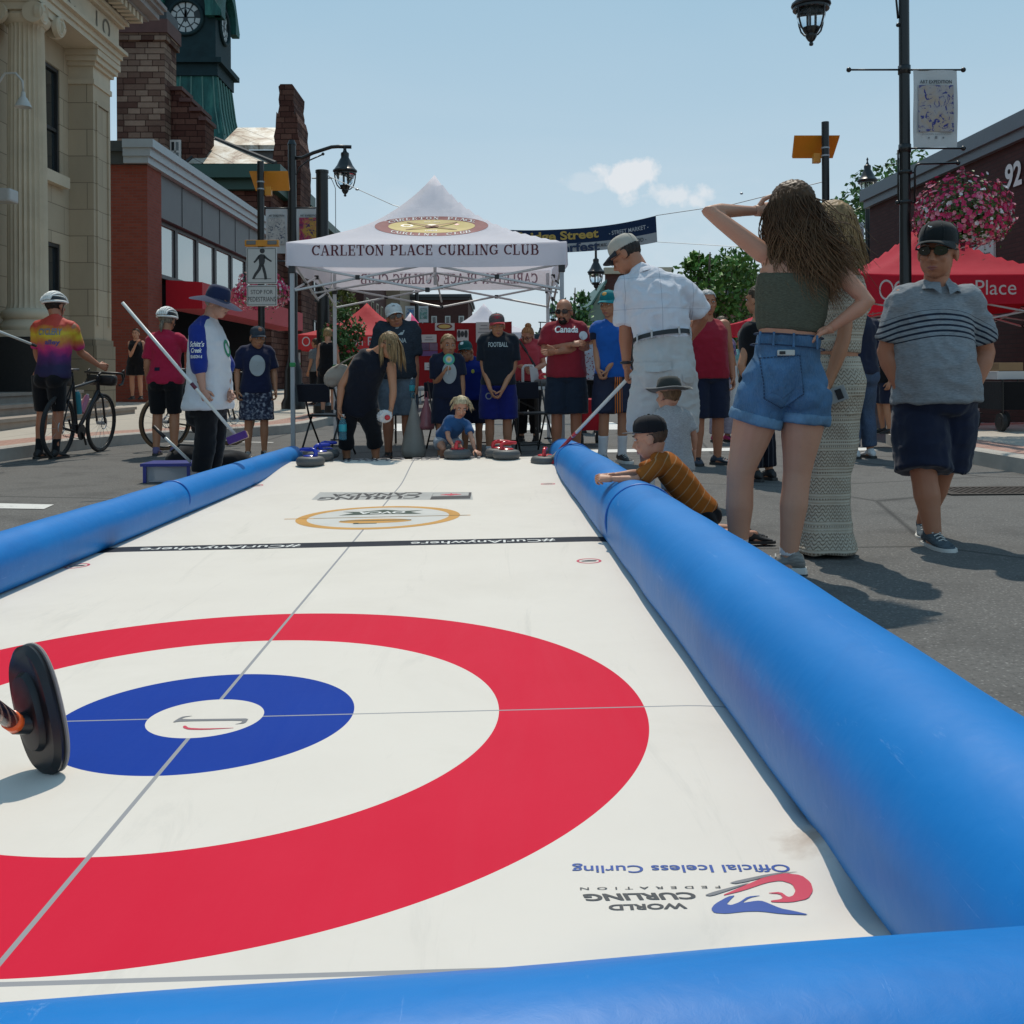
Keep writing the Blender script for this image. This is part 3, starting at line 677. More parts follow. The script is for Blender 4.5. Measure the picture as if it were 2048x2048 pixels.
# stones
M_STONE = NB('moulded_stone'); _b = M_STONE
_b.col(_b.mix(_b.noise(120, 3, .7), (.06, .062, .062), (.15, .15, .148))).rough(.55).spec(.4); _b.bump(_b.noise(90, 3), .1, .003); M_STONE = _b.m
SREP = {}
def stone(px, py, col, label, group, rz, k=1.0):
 p = Mt(px, py); key = col
 if key in SREP: return dup(SREP[key], (p.x, p.y, p.z), rz, label, group)
 t = thing('curling_stone', label, 'curling stone', (p.x, p.y, p.z), rz, group); SREP[key] = t
 R_ = .128
 prof = [(0, 0), (.09, .0), (.112, .006), (.125, .02), (R_, .036), (R_ + .001, .044), (R_, .052), (.124, .068), (.110, .081), (.085, .087), (0, .089)]
 MB().lathe(prof, n=40).build('body', M_STONE, t, auto=50)
 MB().lathe([(R_ + .0015, .040), (R_ + .003, .044), (R_ + .0015, .048)], n=40).build('striking_band', mat('band', (.11, .11, .11), .8), t, smooth=True)
 m = MB().lathe([(0, .089), (.066, .088), (.068, .094), (.058, .101), (.03, .104), (0, .104)], n=28)
 m.tube([(-.052, 0, .098), (-.056, 0, .118), (-.050, 0, .136), (-.030, 0, .148), (.0, 0, .150), (.05, 0, .148), (.095, 0, .146)], [.021, .018, .0165, .0165, .017, .0175, .016], 12, True, True)
 m.lathe([(.0, .0), (.017, .004), (.014, .01), (0, .012)], (-.005, 0, .158), 10)
 m.build('handle', mat('handle_' + ('blue' if col[2] > col[0] else 'red'), col, .28, .05, coat=.4), t, auto=45); return t
RED = (.62, .022, .03); BLU = (.012, .035, .42)
GR = 'red handled stones on the far end of the sheet'; GB = 'blue handled stones by the left tube'
stone(621, 932, BLU, 'nearest blue handled stone at the end of the left tube', GB, radians(160))
stone(640, 922, BLU, 'blue handled stone in the middle of the three by the left tube', GB, radians(40))
stone(652, 916, BLU, 'farthest blue handled stone, handle high, behind two others', GB, radians(20))
stone(915, 917, RED, 'red handled stone under the hand of the crouching blond girl', GR, radians(80))
stone(998, 915, RED, 'red handled stone half hidden behind its neighbour, handle sideways', GR, radians(5))
stone(1013, 918, RED, 'red handled stone in front of the pair at the far end', GR, radians(30))
stone(1090, 931, RED, 'red handled stone touching the red and white broom head', GR, radians(80))
# buildings
def limestone(name='limestone', base=(.52, .43, .31), bw=1.15, bh=.52, off=.5):
 b = NB(name); X = b.xyz(); u = b.math('ADD', X[0], X[1])
 br = b.n.new('ShaderNodeTexBrick'); b.l.new(b.vec(u, X[2], 0), br.inputs['Vector']); br.inputs['Scale'].default_value = 1
 br.inputs['Brick Width'].default_value = bw; br.inputs['Row Height'].default_value = bh; br.inputs['Mortar Size'].default_value = .008; br.offset = off
 br.inputs['Color1'].default_value = (*base, 1); br.inputs['Color2'].default_value = tuple(x * .84 for x in base) + (1,); br.inputs['Mortar'].default_value = tuple(x * .4 for x in base) + (1,)
 n = b.noise(.8, 6, .65, b.map((1, 1, .35))); g = b.noise(25, 5, .6)
 c = b.mix(b.math('MULTIPLY', b.lin(n, .45, .75), .4), br.outputs[0], tuple(x * .55 for x in base)); c = b.mix(b.math('MULTIPLY', g, .18), c, tuple(x * .6 for x in base))
 b.col(c).rough(.85).spec(.2); b.bump(b.math('SUBTRACT', b.math('MULTIPLY', g, .3), br.outputs['Fac']), .3, .02); return b.m
M_LIME = limestone(); M_LIMP = mat('dressed_limestone', (.54, .46, .34), .8, .22, 2.5, bump=.25, bscale=25); M_GRAN = mat('dark_granite', (.035, .034, .034), .35, .4, 30)
M_LIMD = limestone('weathered_limestone', (.30, .25, .18), .9, .62)
M_GLS = glassmat('window_glass', (.02, .028, .032)); M_FRD = mat('dark_window_frame', (.02, .022, .024), .45); M_STEP = mat('step_stone', (.30, .25, .21), .85, .3, 4, bump=.3)
def win(parent, x, y0, y1, z0, z1, axis='x', bars=((.5,), (.5,)), fm=None, gm=None, t=.07, sgn=1, depth=.08, name='window'):
 fm = fm or M_FRD; gm = gm or M_GLS; m = MB()
 def bx(a0, a1, c0, c1, d0=0.0, d1=None):
  d1 = depth if d1 is None else d1
  if axis == 'x': m.box((min(x + sgn * d0, x + sgn * d1), a0, c0), (max(x + sgn * d0, x + sgn * d1), a1, c1))
  else: m.box((a0, min(x + sgn * d0, x + sgn * d1), c0), (a1, max(x + sgn * d0, x + sgn * d1), c1))
 bx(y0, y0 + t, z0, z1); bx(y1 - t, y1, z0, z1); bx(y0 + t, y1 - t, z0, z0 + t); bx(y0 + t, y1 - t, z1 - t, z1)
 for f in bars[0]: q = y0 + (y1 - y0) * f; bx(q - t * .35, q + t * .35, z0 + t, z1 - t, 0, depth * .8)
 for f in bars[1]: q = z0 + (z1 - z0) * f; bx(y0 + t, y1 - t, q - t * .45, q + t * .45, 0, depth * .86)
 f_ = m.build(name, fm, parent); m2 = MB(); m = m2
 bx(y0 + t * .5, y1 - t * .5, z0 + t * .5, z1 - t * .5, .01, .028); m2.build('pane', gm, f_); return f_
# ---- stone bank with giant columns, left edge
BX = -8.28
bank = thing('stone_bank', 'pale limestone building with a giant fluted column and carved cornice at the left edge', 'building', (0, 0, 0))
m = MB(); WY = (17.9, 19.6); wins = [(4.72, 6.75), (1.0, 3.42)]
m.box((-16, 6, -.1), (BX, WY[0], 7.3)); m.box((-16, WY[1], -.1), (BX, 20.9, 7.3))
m.box((-16, WY[0], -.1), (BX, WY[1], wins[1][0])); m.box((-16, WY[0], wins[1][1]), (BX, WY[1], wins[0][0])); m.box((-16, WY[0], wins[0][1]), (BX, WY[1], 7.3)); m.box((-16, WY[0], wins[1][0]), (BX - .5, WY[1], wins[1][1])); m.box((-16, WY[0], wins[0][0]), (BX - .5, WY[1], wins[0][1]))
m.build('wall', M_LIME, bank)
for z0, z1 in wins: win(bank, BX - .10, WY[0], WY[1], z0, z1, bars=((), (.42,)), sgn=1)
m = MB(); m.box((BX - .3, WY[0] - .12, 4.50), (BX + .14, WY[1] + .12, 4.715)); m.build('sill', M_LIMP, bank)
def pilaster(y0, y1, x1, nm='pilaster'):
 m = MB(); m.box((BX + .002, y0, 1.62), (x1, y1, 6.60))
 m.box((x1, y0 + .12, 1.9), (x1 + .03, y0 + .18, 6.3)).box((x1, y1 - .18, 1.9), (x1 + .03, y1 - .12, 6.3)).box((x1, y0 + .18, 6.24), (x1 + .03, y1 - .18, 6.3))
 p = m.build(nm, M_LIME, bank); m = MB()
 for i, (z0, z1, e) in enumerate(((6.60, 6.70, .03), (6.70, 6.95, .005), (6.95, 7.03, .06), (7.03, 7.13, .12), (7.13, 7.25, .16))): m.box((BX + .003, y0 - e, z0 + .0005 * i), (x1 + e, y1 + e, z1))
 m.build('capital', M_LIMP, p)
 m = MB(); m.box((BX + .003, y0 - .05, -.1), (x1 + .06, y1 + .05, 1.50)).box((BX + .003, y0 - .02, 1.5), (x1 + .03, y1 + .02, 1.62)); m.build('plinth', M_LIMD, p)
pilaster(20.0, 20.88, -7.80)
pilaster(14.35, 15.0, -7.95)
CXX, CYY = -7.72, 17.0
m = MB(); n = 96; rings = []
for z, r in ((2.02, .335), (2.10, .315), (3, .312), (4.5, .305), (6.0, .285), (6.62, .272), (6.68, .285)):
 ring = []
 for j in range(n):
  a = 2 * pi * j / n; q = (j % 4); fl = 0 if q == 0 else (-.022 if q != 2 else -.034)
  if z > 6.65 or z < 2.05: fl = 0
  ring.append((CXX + (r + fl) * cos(a), CYY + (r + fl) * sin(a), z))
 rings.append(ring)
m.loft(rings); col = m.build('column', M_LIMP, bank, auto=50)
m = MB().lathe([(.30, 6.68), (.36, 6.74), (.38, 6.80), (.34, 6.86)], (CXX, CYY, 0), 32); m.box((CXX - .40, CYY - .42, 6.98), (CXX + .40, CYY + .42, 7.08)); m.box((CXX - .37, CYY - .39, 6.86), (CXX + .37, CYY + .39, 6.98))
for sy in (-1, 1):
 for sx in (-1, 1):
  c = Vector((CXX + sx * .30, CYY + sy * .40, 6.80)); sp = []
  for k in range(40):
   a = k / 39 * 4.6 * pi; r = .17 * (1 - k / 44); sp.append((c.x + r * cos(a) * .9 * 1, c.y, c.z + r * sin(a)))
  m.tube(sp, [.035 * (1 - k / 60) for k in range(40)], 8); m.cyl((c.x, c.y - .05, c.z), (c.x, c.y + .05, c.z), .17, n=24)
  sp = []
  for k in range(40):
   a = k / 39 * 4.6 * pi; r = .17 * (1 - k / 44); sp.append((CXX + .42, c.y * 1 + (r * cos(a) * .9) - sy * .08, c.z + r * sin(a)))
  if sx > 0: m.tube(sp, [.032 * (1 - k / 60) for k in range(40)], 8); m.cyl((CXX + .34, c.y - sy * .08, c.z), (CXX + .43, c.y - sy * .08, c.z), .165, n=24)
m.build('capital', M_LIMP, col, auto=45)
m = MB().lathe([(.335, 2.02), (.40, 1.98), (.42, 1.92), (.40, 1.86), (.37, 1.84), (.40, 1.80), (.44, 1.74), (.44, 1.70), (.42, 1.66)], (CXX, CYY, 0), 40); m.box((CXX - .46, CYY - .46, 1.55), (CXX + .46, CYY + .46, 1.66)); m.build('base', M_LIMP, col, auto=45)
m = MB().box((CXX - .47, CYY - .47, .2), (CXX + .47, CYY + .47, 1.548)); m.build('pedestal', M_GRAN, col)
m = MB()
for i, (z0, z1, x1) in enumerate(((7.252, 7.36, -7.62), (7.36, 7.47, -7.58), (7.47, 7.54, -7.50), (7.54, 8.02, -7.64), (8.02, 8.09, -7.55), (8.09, 8.16, -7.48))): m.box((-16, 6, z0), (x1, 20.95 + (x1 + 7.64), z1))
ent = m.build('entablature', M_LIMP, bank)
m = MB()
for k in range(60):
 y = 8 + k * .22; m.box((-7.46, y, 8.16), (-7.20, y + .12, 8.30))
m.build('dentils', M_LIMP, ent)
m = MB();
for i, (z0, z1, x1) in enumerate(((8.302, 8.37, -7.18), (8.37, 8.50, -7.00), (8.50, 8.58, -6.92), (8.58, 8.66, -6.86))): m.box((-16, 6, z0), (x1, 21.4 + (x1 + 7.2) * .6, z1))
m.build('cornice', mat('cornice_stone', (.26, .24, .23), .8, .3, 2), ent)
m = MB(); put2d(m, text2d('LO', None, .36, .0, 1.35), (-7.628, 20.1, 7.78), (0, 1, 0), (0, 0, 1)); m.build('lettering', mat('carved', (.16, .14, .11), .9), ent, recalc=False)
m = MB(); put2d(m, text2d('C', None, .36, .0), (-7.628, 18.6, 7.78), (0, 1, 0), (0, 0, 1)); m.build('lettering', mat('carved', (.16, .14, .11), .9), ent, recalc=False)
m = MB().box((-8.2, 13.2, -.1), (-7.55, 15.2, 3.9)).box((-8.2, 13.1, 3.9), (-7.42, 15.3, 4.05)); m.build('door_surround', M_LIMP, bank)
m = MB().box((BX + .001, 15.35, .3), (BX + .03, 16.4, 3.3)); m.build('doorway', mat('dark_door', (.012, .012, .013), .4), bank)
for i in range(3):
 pass
m = MB()
for i, (x1, z1, y1) in enumerate(((-6.55, .34, 18.75), (-6.95, .50, 18.55), (-7.35, .66, 18.35))):
 m.box((BX + .004, 4, .0), (x1 - .03, y1 - .02, z1 - .05)); m.box((BX + .004, 4, z1 - .05), (x1, y1, z1))
m.build('entrance_steps', M_STEP, bank)
t = thing('gooseneck_lamp', 'pale gooseneck wall lamp curving over the bank doorway at the left edge', 'wall lamp')
a = At(-6, 200, 15.4); pts = [(a.x, a.y, a.z), (a.x + .02, a.y, a.z + .25), (a.x + .12, a.y, a.z + .40), (a.x + .28, a.y, a.z + .40), (a.x + .38, a.y, a.z + .28), (a.x + .39, a.y, a.z + .12)]
MLP = mat('lamp_grey', (.45, .45, .43), .5)
MB().tube(pts, .018, 8).build('arm', MLP, t, smooth=True); MB().lathe([(.0, .10), (.03, .10), (.035, .03), (.06, .0), (.12, -.12), (.125, -.13), (.11, -.125), (0, -.02)], (a.x + .39, a.y, a.z + .02), 20).build('shade', MLP, t, auto=50)
a = At(22, 392, 15.6); o = MB().rbox((a.x - .1, a.y, a.z), (.3, .30, .2), .03).build('wall_light', mat('wall_light', (.38, .38, .37), .4), None); tag(o, 'small grey box light on the bank wall beside the fluted column', 'wall light')
# ---- red brick shop with strip windows
M_RB = brickmat('red_brick', (.22, .050, .032), (.27, .068, .045), (.16, .09, .075), .2, .07, .008, .25)
M_PANEL = mat('grey_metal_panel', (.075, .08, .085), .5, .15, 2); M_COP = mat('light_coping', (.30, .34, .36), .45, .15, 3)
brick = thing('brick_shop', 'red brick shop with a strip of tall windows under dark panels and a red awning', 'building')
FX, FY = -8.45, 25.0
m = MB().box((-20, FY, -.1), (FX, 26.05, 6.05)); m.box((-20, 26.05, -.1), (FX - 1.2, 40, 6.05)); m.build('wall', M_RB, brick)
m = MB().box((FX - 1.2, 26.05, 4.95), (FX - .06, 40, 6.05)); pn = m.build('fascia', M_PANEL, brick)
for i in range(1, 8): MB().box((FX - .06, 26.05 + i * 1.9, 4.96), (FX - .045, 26.08 + i * 1.9, 6.03)).build('joint', M_FRD, pn)
m = MB().box((-20, FY - .12, 6.052), (FX + .02, FY, 6.35)).box((-20, FY - .2, 6.35), (FX + .06, FY - .02, 6.6)); m.build('parapet', mat('dark_parapet', (.035, .045, .045), .5), brick)
m = MB().box((FX - .5, FY - .22, 6.055), (FX + .10, 40, 6.22)).box((FX - .5, FY - .26, 6.22), (FX + .16, 40, 6.42)).box((FX - .5, FY - .30, 6.42), (FX + .24, 40, 6.62)); m.build('coping', M_COP, brick)
M_SKG = glassmat('strip_glass', (.10, .12, .12), .04); M_SKG.node_tree.nodes['Principled BSDF'].inputs['Metallic'].default_value = .55; M_SKG.node_tree.nodes['Principled BSDF'].inputs['Base Color'].default_value = (.45, .50, .48, 1)
for i in range(7): win(brick, FX - .30, 26.05 + i * 1.95, 26.05 + (i + 1) * 1.95 - .02, 3.45, 4.94, bars=((), ()), gm=M_SKG, t=.10)
m = MB(); m.add([(FX + .02, 26.3, 3.36), (FX + .95, 26.3, 3.30), (FX + .95, 26.3, 2.62), (FX + .02, 26.3, 2.62), (FX + .02, 40, 3.36), (FX + .95, 40, 3.30), (FX + .95, 40, 2.62), (FX + .02, 40, 2.62)], [(0, 1, 2, 3), (4, 5, 6, 7), (0, 1, 5, 4), (1, 2, 6, 5), (2, 3, 7, 6), (0, 4, 7, 3)]); m.build('awning', fabric((.42, .012, .025), 'awning_cloth'), brick)
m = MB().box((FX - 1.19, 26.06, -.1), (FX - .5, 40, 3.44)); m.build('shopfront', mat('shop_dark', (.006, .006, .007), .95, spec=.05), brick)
# ---- sandstone town hall with clock tower
def sandstone(name, base, light, s=1.0):
 b = NB(name); X = b.xyz(); u = b.math('ADD', X[0], X[1]); v2 = b.vec(u, X[2], 0)
 br = b.n.new('ShaderNodeTexBrick'); b.l.new(v2, br.inputs['Vector']); br.inputs['Scale'].default_value = 1; br.inputs['Brick Width'].default_value = .62 * s; br.inputs['Row Height'].default_value = .30 * s
 br.inputs['Mortar Size'].default_value = .022 * s; br.inputs['Mortar Smooth'].default_value = .5; br.offset = .37; br.squash = 1.7; br.squash_frequency = 3
 br.inputs['Color1'].default_value = (*base, 1); br.inputs['Color2'].default_value = (*light, 1); br.inputs['Mortar'].default_value = tuple(x * .45 for x in base) + (1,); br.inputs['Bias'].default_value = 0
 g = b.noise(6, 6, .7); n = b.noise(.35, 5, .6)
 c = b.mix(b.math('MULTIPLY', g, .5), br.outputs[0], tuple(x * .5 for x in base)); c = b.mix(b.math('MULTIPLY', b.lin(n, .4, .7), .45), c, tuple(x * .35 for x in base))
 b.col(c).rough(.9).spec(.15); b.bump(b.math('SUBTRACT', b.math('MULTIPLY', g, .8), br.outputs['Fac']), .8, .08); return b.m
M_SS = sandstone('sandstone', (.11, .055, .042), (.40, .29, .215), .85); M_SSD = sandstone('dark_sandstone', (.085, .034, .027), (.19, .095, .07), .85); M_TRIM = mat('sandstone_trim', (.10, .048, .042), .85, .35, 3, bump=.4)
def copper():
 b = NB('copper_patina'); X = b.xyz(); n = b.noise(.9, 6, .7, b.map((2, 2, .4)))
 c = b.ramp(n, [(.3, (.006, .035, .034)), (.5, (.014, .095, .085)), (.72, (.05, .19, .155))])
 b.col(c).rough(.6).spec(.3); b.bump(n, .3, .05); return b.m
def rustroof():
 b = NB('rusted_tin'); n = b.noise(.8, 7, .75, None, .7); X = b.xyz()
 c = b.ramp(n, [(.36, (.16, .075, .04)), (.47, (.42, .36, .28)), (.6, (.60, .58, .53)), (.75, (.50, .46, .40))])
 c = b.mix(b.math('MULTIPLY', b.math('LESS_THAN', b.math('FRACT', b.math('DIVIDE', b.math('ADD', X[0], X[1]), 1.3)), .05), .8), c, (.07, .045, .035))
 b.col(c).rough(.45).metal(.25); return b.m
M_CU = copper(); M_RUST = rustroof(); M_GREEN = mat('green_paint', (.012, .060, .045), .5, .3, 2); M_SLATE = mat('dark_fascia', (.03, .034, .038), .6)
hall = thing('town_hall', 'dark sandstone town hall with a copper clock tower, chimney stack and stepped gable', 'building')
def A3(px, py, Y): p = At(px, py, Y); return p
TX = -8.9; a = A3(350, 330, 45);
m = MB().box((-30, 45, -.1), (-13.6, 62, 11.2)); m.build('wall', M_SSD, hall)
x0, x1 = A3(234, 300, 43.4).x, A3(330, 300, 43.4).x
m = MB().box((x0, 43.4, 0), (x1, 45.0, 15.1)).box((x0 - .12, 43.3, 15.1), (x1 + .12, 45.1, 15.95)).box((x0 - .06, 43.34, 8.6), (x1 + .06, 45.04, 8.85)); ch = m.build('chimney', M_SS, hall)
m = MB().box((x0 - .18, 43.24, 15.4), (x1 + .18, 45.16, 15.97)); m.build('chimney_cap', M_TRIM, ch)
m = MB().box((x0 - .05, 43.4, 15.975), (x1 + .1, 45.0, 16.45)); m.build('flashing', M_SLATE, ch)
gx = x1 + .02; st = [(0, 13.2), (.42, 12.7), (.85, 12.3), (1.25, 11.9), (1.45, 11.9)]
m = MB()
for (d, z), (d2, _) in zip(st, st[1:]): m.box((gx + d, 44.2, 0), (gx + d2, 45.6, z))
gb = m.build('stepped_gable', M_SSD, hall)
m = MB()
for (d, z), (d2, _) in zip(st[:4], st[1:]): m.box((gx + d - .05, 44.1, z), (gx + d2 + .08, 45.7, z + .16))
m.build('coping', M_TRIM, gb)
win(hall, 44.06, A3(339, 300, 44.1).x, A3(362, 300, 44.1).x, A3(339, 327, 44.1).z, A3(339, 280, 44.1).z, 'y', fm=mat('white_frame', (.55, .55, .52), .5), sgn=1, t=.09)
P1, P2, P3 = A3(374, 327, 43.6), A3(548, 327, 43.6), A3(430, 277, 46.5)
zr = P1.z; P4 = Vector((P2.x, 52, zr)); P5 = Vector((P1.x, 52, zr))
m = MB().add([P1, P2, P4, P5, P3, Vector((P3.x, 50, P3.z))], [(0, 1, 4), (1, 2, 5, 4), (2, 3, 5), (3, 0, 4, 5), (0, 3, 2, 1)]); r1 = m.build('roof', M_RUST, hall)
m = MB().tube([P3, P2 + Vector((.1, -.1, 0))], .09, 6).tube([P3, P1 + Vector((-.1, -.1, 0))], .06, 6); m.build('ridge_cap', M_SLATE, r1)
m = MB().box((P1.x - 1.0, 43.45, zr - .62), (P2.x + .3, 52, zr - .06)).box((P1.x - .6, 43.9, zr - 1.05), (P2.x, 52, zr - .62)); m.build('eaves', M_GREEN, hall)
m = MB().box((P1.x - 1.2, 44.3, 0), (P2.x - .3, 52, zr - 1.05)); m.build('corner_pavilion', M_SSD, hall)
q = [A3(440, 290, 54), A3(560, 290, 54), A3(560, 255, 57), A3(475, 255, 57)]
m = MB().add(q + [p - Vector((0, 0, .25)) for p in q], [(0, 1, 2, 3), (4, 7, 6, 5), (0, 4, 5, 1), (1, 5, 6, 2), (2, 6, 7, 3), (3, 7, 4, 0)]); m.build('roof', M_RUST, hall)
q = A3(440, 290, 54.2); q2 = A3(560, 330, 54.2); m = MB().box((q.x, 54.3, q2.z - 2), (q2.x, 58, q.z - .26)); m.build('dormer_wall', M_PANEL, hall)
a, c = A3(546, 400, 47), A3(602, 400, 47); zt = A3(570, 168, 47).z; cxg = (a.x + c.x) / 2
m = MB(); prof = []
hw = (c.x - a.x) / 2
R_ = random.Random(3)
left = [(-hw, 3)]; z = 8.9; wv = hw
zz = [(hw, 9.5), (hw * .98, 11.2), (hw * .80, 12.2), (hw * .66, 13.0), (hw * .55, zt - 1.6), (hw * .50, zt - .12), (hw * .42, zt)]
def rug(s):
 out_ = []
 for (w0, z0), (w1, z1) in zip(zz, zz[1:]):
  k = max(1, int((z1 - z0) / .28))
  for i in range(k): out_.append((s * (w0 + (w1 - w0) * i / k + R_.uniform(-.05, .05)), z0 + (z1 - z0) * i / k))
 out_.append((s * zz[-1][0], zz[-1][1])); return out_
rr = [(hw, 0)] + rug(1); ll = [(-hw, 0)] + rug(-1)
poly = [(cxg + x, z) for x, z in ll] + [(cxg + x, z) for x, z in rr[::-1]]
m.prism(poly, 47, 49.6); gt = m.build('tall_gable', M_SSD, hall)
m = MB().box((-16, 49.6, -.1), (a.x + 1.15, 66, 8.8)); m.build('street_front', M_SSD, hall)
fx = a.x + 1.15
for i in range(4):
 for z0, z1 in ((1.2, 3.6), (5.0, 7.4)): win(hall, fx - .02, 50.6 + i * 3.6, 52.4 + i * 3.6, z0, z1, sgn=1, fm=M_FRD)
m = MB().add([(fx + .5, 49.5, 8.8), (fx + .5, 66, 8.8), (fx - 2.4, 66, 11.4), (fx - 2.4, 49.5, 11.4), (fx + .5, 49.5, 8.4), (fx + .5, 66, 8.4), (fx - 2.4, 66, 8.4), (fx - 2.4, 49.5, 8.4)], [(0, 1, 2, 3), (4, 5, 1, 0), (0, 3, 7, 4), (1, 5, 6, 2), (4, 7, 6, 5)]); m.build('roof', M_GREEN, hall)
TX0, TX1, TY0, TY1 = A3(312, 60, 60).x, A3(431, 60, 60).x, 60.0, 63.5; tcx = (TX0 + TX1) / 2; tcy = (TY0 + TY1) / 2; thw = (TX1 - TX0) / 2
def zAt(py): return A3(370, py, 60).z
m = MB()
def sq(z, h): return [(tcx - h, tcy - h, z), (tcx + h, tcy - h, z), (tcx + h, tcy + h, z), (tcx - h, tcy + h, z)]
m.loft([sq(9, thw + 1.35), sq(zAt(272), thw + .55), sq(zAt(215), thw + .22), sq(zAt(152), thw + .02)])
tw = m.build('clock_tower', M_CU, hall)
m = MB()
for i in range(6):
 u = -thw + .15 + i * (2 * thw - .3) / 5
 m.tube([(tcx + thw + .57, tcy + u * 1.3, zAt(272)), (tcx + thw + .25, tcy + u * 1.1, zAt(215)), (tcx + thw + .05, tcy + u, zAt(153))], .06, 5)
 m.tube([(tcx + u * 1.3, tcy - thw - .57, zAt(272)), (tcx + u * 1.1, tcy - thw - .25, zAt(215)), (tcx + u, tcy - thw - .05, zAt(153))], .04, 5)
m.build('standing_seams', mat('pale_patina', (.09, .20, .17), .6, .3), tw)
M_DCU = mat('dark_copper', (.013, .033, .039), .7, .6, 1.5, spec=.2)
m = MB()
for z0, z1, h in ((zAt(152), zAt(128), thw + .14), (zAt(128), zAt(118), thw + .42), (zAt(118), zAt(-60), thw)): m.box((tcx - h, tcy - h, z0), (tcx + h, tcy + h, z1))
bf = m.build('belfry', M_DCU, hall)
m = MB(); zg = zAt(18)
for sx, ax in ((0, 'y'), (1, 'x')):
 pr = [(-thw - .35, zg - .5), (-thw - .45, zg - .2), (0, zg + 3.3), (thw + .45, zg - .2), (thw + .35, zg - .5), (thw * .72, zg - .5), (thw * .72, zg + .1)] + [(thw * .72 * cos(radians(k)), zg + .1 + 1.25 * sin(radians(k))) for k in range(20, 180, 20)] + [(-thw * .72, zg + .1), (-thw * .72, zg - .5)]
 if ax == 'y': m.prism([(tcx + x, z) for x, z in pr], tcy - thw - .45, tcy - thw - .004)
 else: m.prism([(x, z) for x, z in pr], tcx + thw + .004, tcx + thw + .45, Matrix(((0, 1, 0, 0), (1, 0, 0, tcy), (0, 0, 1, 0), (0, 0, 0, 1))))
m.build('gablet', M_CU, bf)
MDIAL = mat('dial_white', (.42, .44, .44), .4, .1)
zc_ = zAt(35); RD = .92
for ax in ('y', 'x'):
 def U(u, v, d):
  return Vector((tcx + u, tcy - thw - d, zc_ + v)) if ax == 'y' else Vector((tcx + thw + d, tcy + u, zc_ + v))
 m = MB(); ring = []
 for k in range(48):
  a = 2 * pi * k / 48; ring.append(U(1.08 * RD * cos(a), 1.08 * RD * sin(a), .07))
 m.tube(ring, .12, 8, closed=True); fr = m.build('clock_face', M_DCU, hall, smooth=True)
 m = MB(); P, Fc = disc2d(RD, RD, 48); m.add([U(x, y, .03) for x, y in P], Fc); m.build('dial_back', mat('dial_dark', (.012, .018, .022), .5), fr)
 m = MB()
 for k in range(12):
  if k in (0, 6): continue
  P, Fc = disc2d(RD * .97, RD * .97, 5, 0, 0, .66, k * 30 + 3.5, k * 30 + 26.5); m.add([U(x, y, .036) for x, y in P], Fc)
 for k in range(6):
  a0 = k * 60 + 4; pts = [(.08 * cos(radians(a0 + 26)), .08 * sin(radians(a0 + 26))), (.55 * RD * cos(radians(a0)), .55 * RD * sin(radians(a0))), (.60 * RD * cos(radians(a0 + 26)), .60 * RD * sin(radians(a0 + 26))), (.55 * RD * cos(radians(a0 + 52)), .55 * RD * sin(radians(a0 + 52)))]
  m.add([U(x, y, .038) for x, y in pts], [(0, 1, 2, 3)])
 m.build('dial', MDIAL, fr)
 m = MB()
 for ang, ln, wd in ((84, .50, .10), (-92, .30, .14), (92, .78, .06)):
  c_, s_ = cos(radians(ang)), sin(radians(ang)); m.add([U(-s_ * wd, c_ * wd, .05), U(c_ * ln * .5 - s_ * wd * .9, s_ * ln * .5 + c_ * wd * .9, .05), U(c_ * ln, s_ * ln, .05), U(c_ * ln * .5 + s_ * wd * .9, s_ * ln * .5 - c_ * wd * .9, .05), U(s_ * wd, -c_ * wd, .05)], [(0, 1, 2, 3, 4)])
 m.build('hands', mat('dial_dark', (.012, .018, .022), .5), fr)
# ---- rows at the far end of the street
M_B2 = brickmat('plum_brick', (.085, .035, .032), (.11, .045, .04), (.07, .05, .045), .21, .07, .01, .2)
def block(label, x0, x1, y0, y1, h, wm, cm_, rows, cols, face='y', cat='building', cornice=.5, streetside=0):
 t = thing('brick_block', label, cat); MB().box((x0, y0, -.1), (x1, y1, h)).build('wall', wm, t)
 m = MB().box((x0 - .15, y0 - .25, h), (x1 + .15, y1, h + cornice * .5)).box((x0 - .3, y0 - .5, h + cornice * .5 + .002), (x1 + .3, y1, h + cornice)); m.build('cornice', cm_, t)
 wd = (x1 - x0) / cols
 for r in range(rows):
  for c in range(cols):
   zz0 = 4.2 + r * 3.1
   if zz0 + 1.9 < h: win(t, y0 - .06, x0 + wd * c + wd * .3, x0 + wd * c + wd * .7, zz0, zz0 + 1.9, 'y', bars=((), (.5,)), sgn=1, t=.1, fm=mat('white_frame', (.55, .55, .52), .5))
 if streetside:
  n = int((y1 - y0) / 3); xs = x1 + .06 if streetside > 0 else x0 - .06
  for r in range(rows):
   for c in range(n):
    zz0 = 4.2 + r * 3.1
    if zz0 + 1.9 < h: win(t, xs, y0 + c * 3 + 1, y0 + c * 3 + 2.2, zz0, zz0 + 1.9, 'x', bars=((), (.5,)), sgn=-streetside, t=.1, fm=mat('cream_frame', (.42, .37, .28), .6))
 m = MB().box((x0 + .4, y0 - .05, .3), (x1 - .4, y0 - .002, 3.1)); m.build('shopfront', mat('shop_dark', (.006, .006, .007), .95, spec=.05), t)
 m = MB().box((x0 + .2, y0 - .14, 3.12), (x1 - .2, y0 - .003, 3.75)); m.build('sign_board', cm_, t); return t
M_DKC = mat('dark_cornice', (.05, .055, .06), .6); M_TAN = mat('tan_stucco', (.25, .19, .13), .85, .2, 2)
x_ = A3(700, 600, 70).x
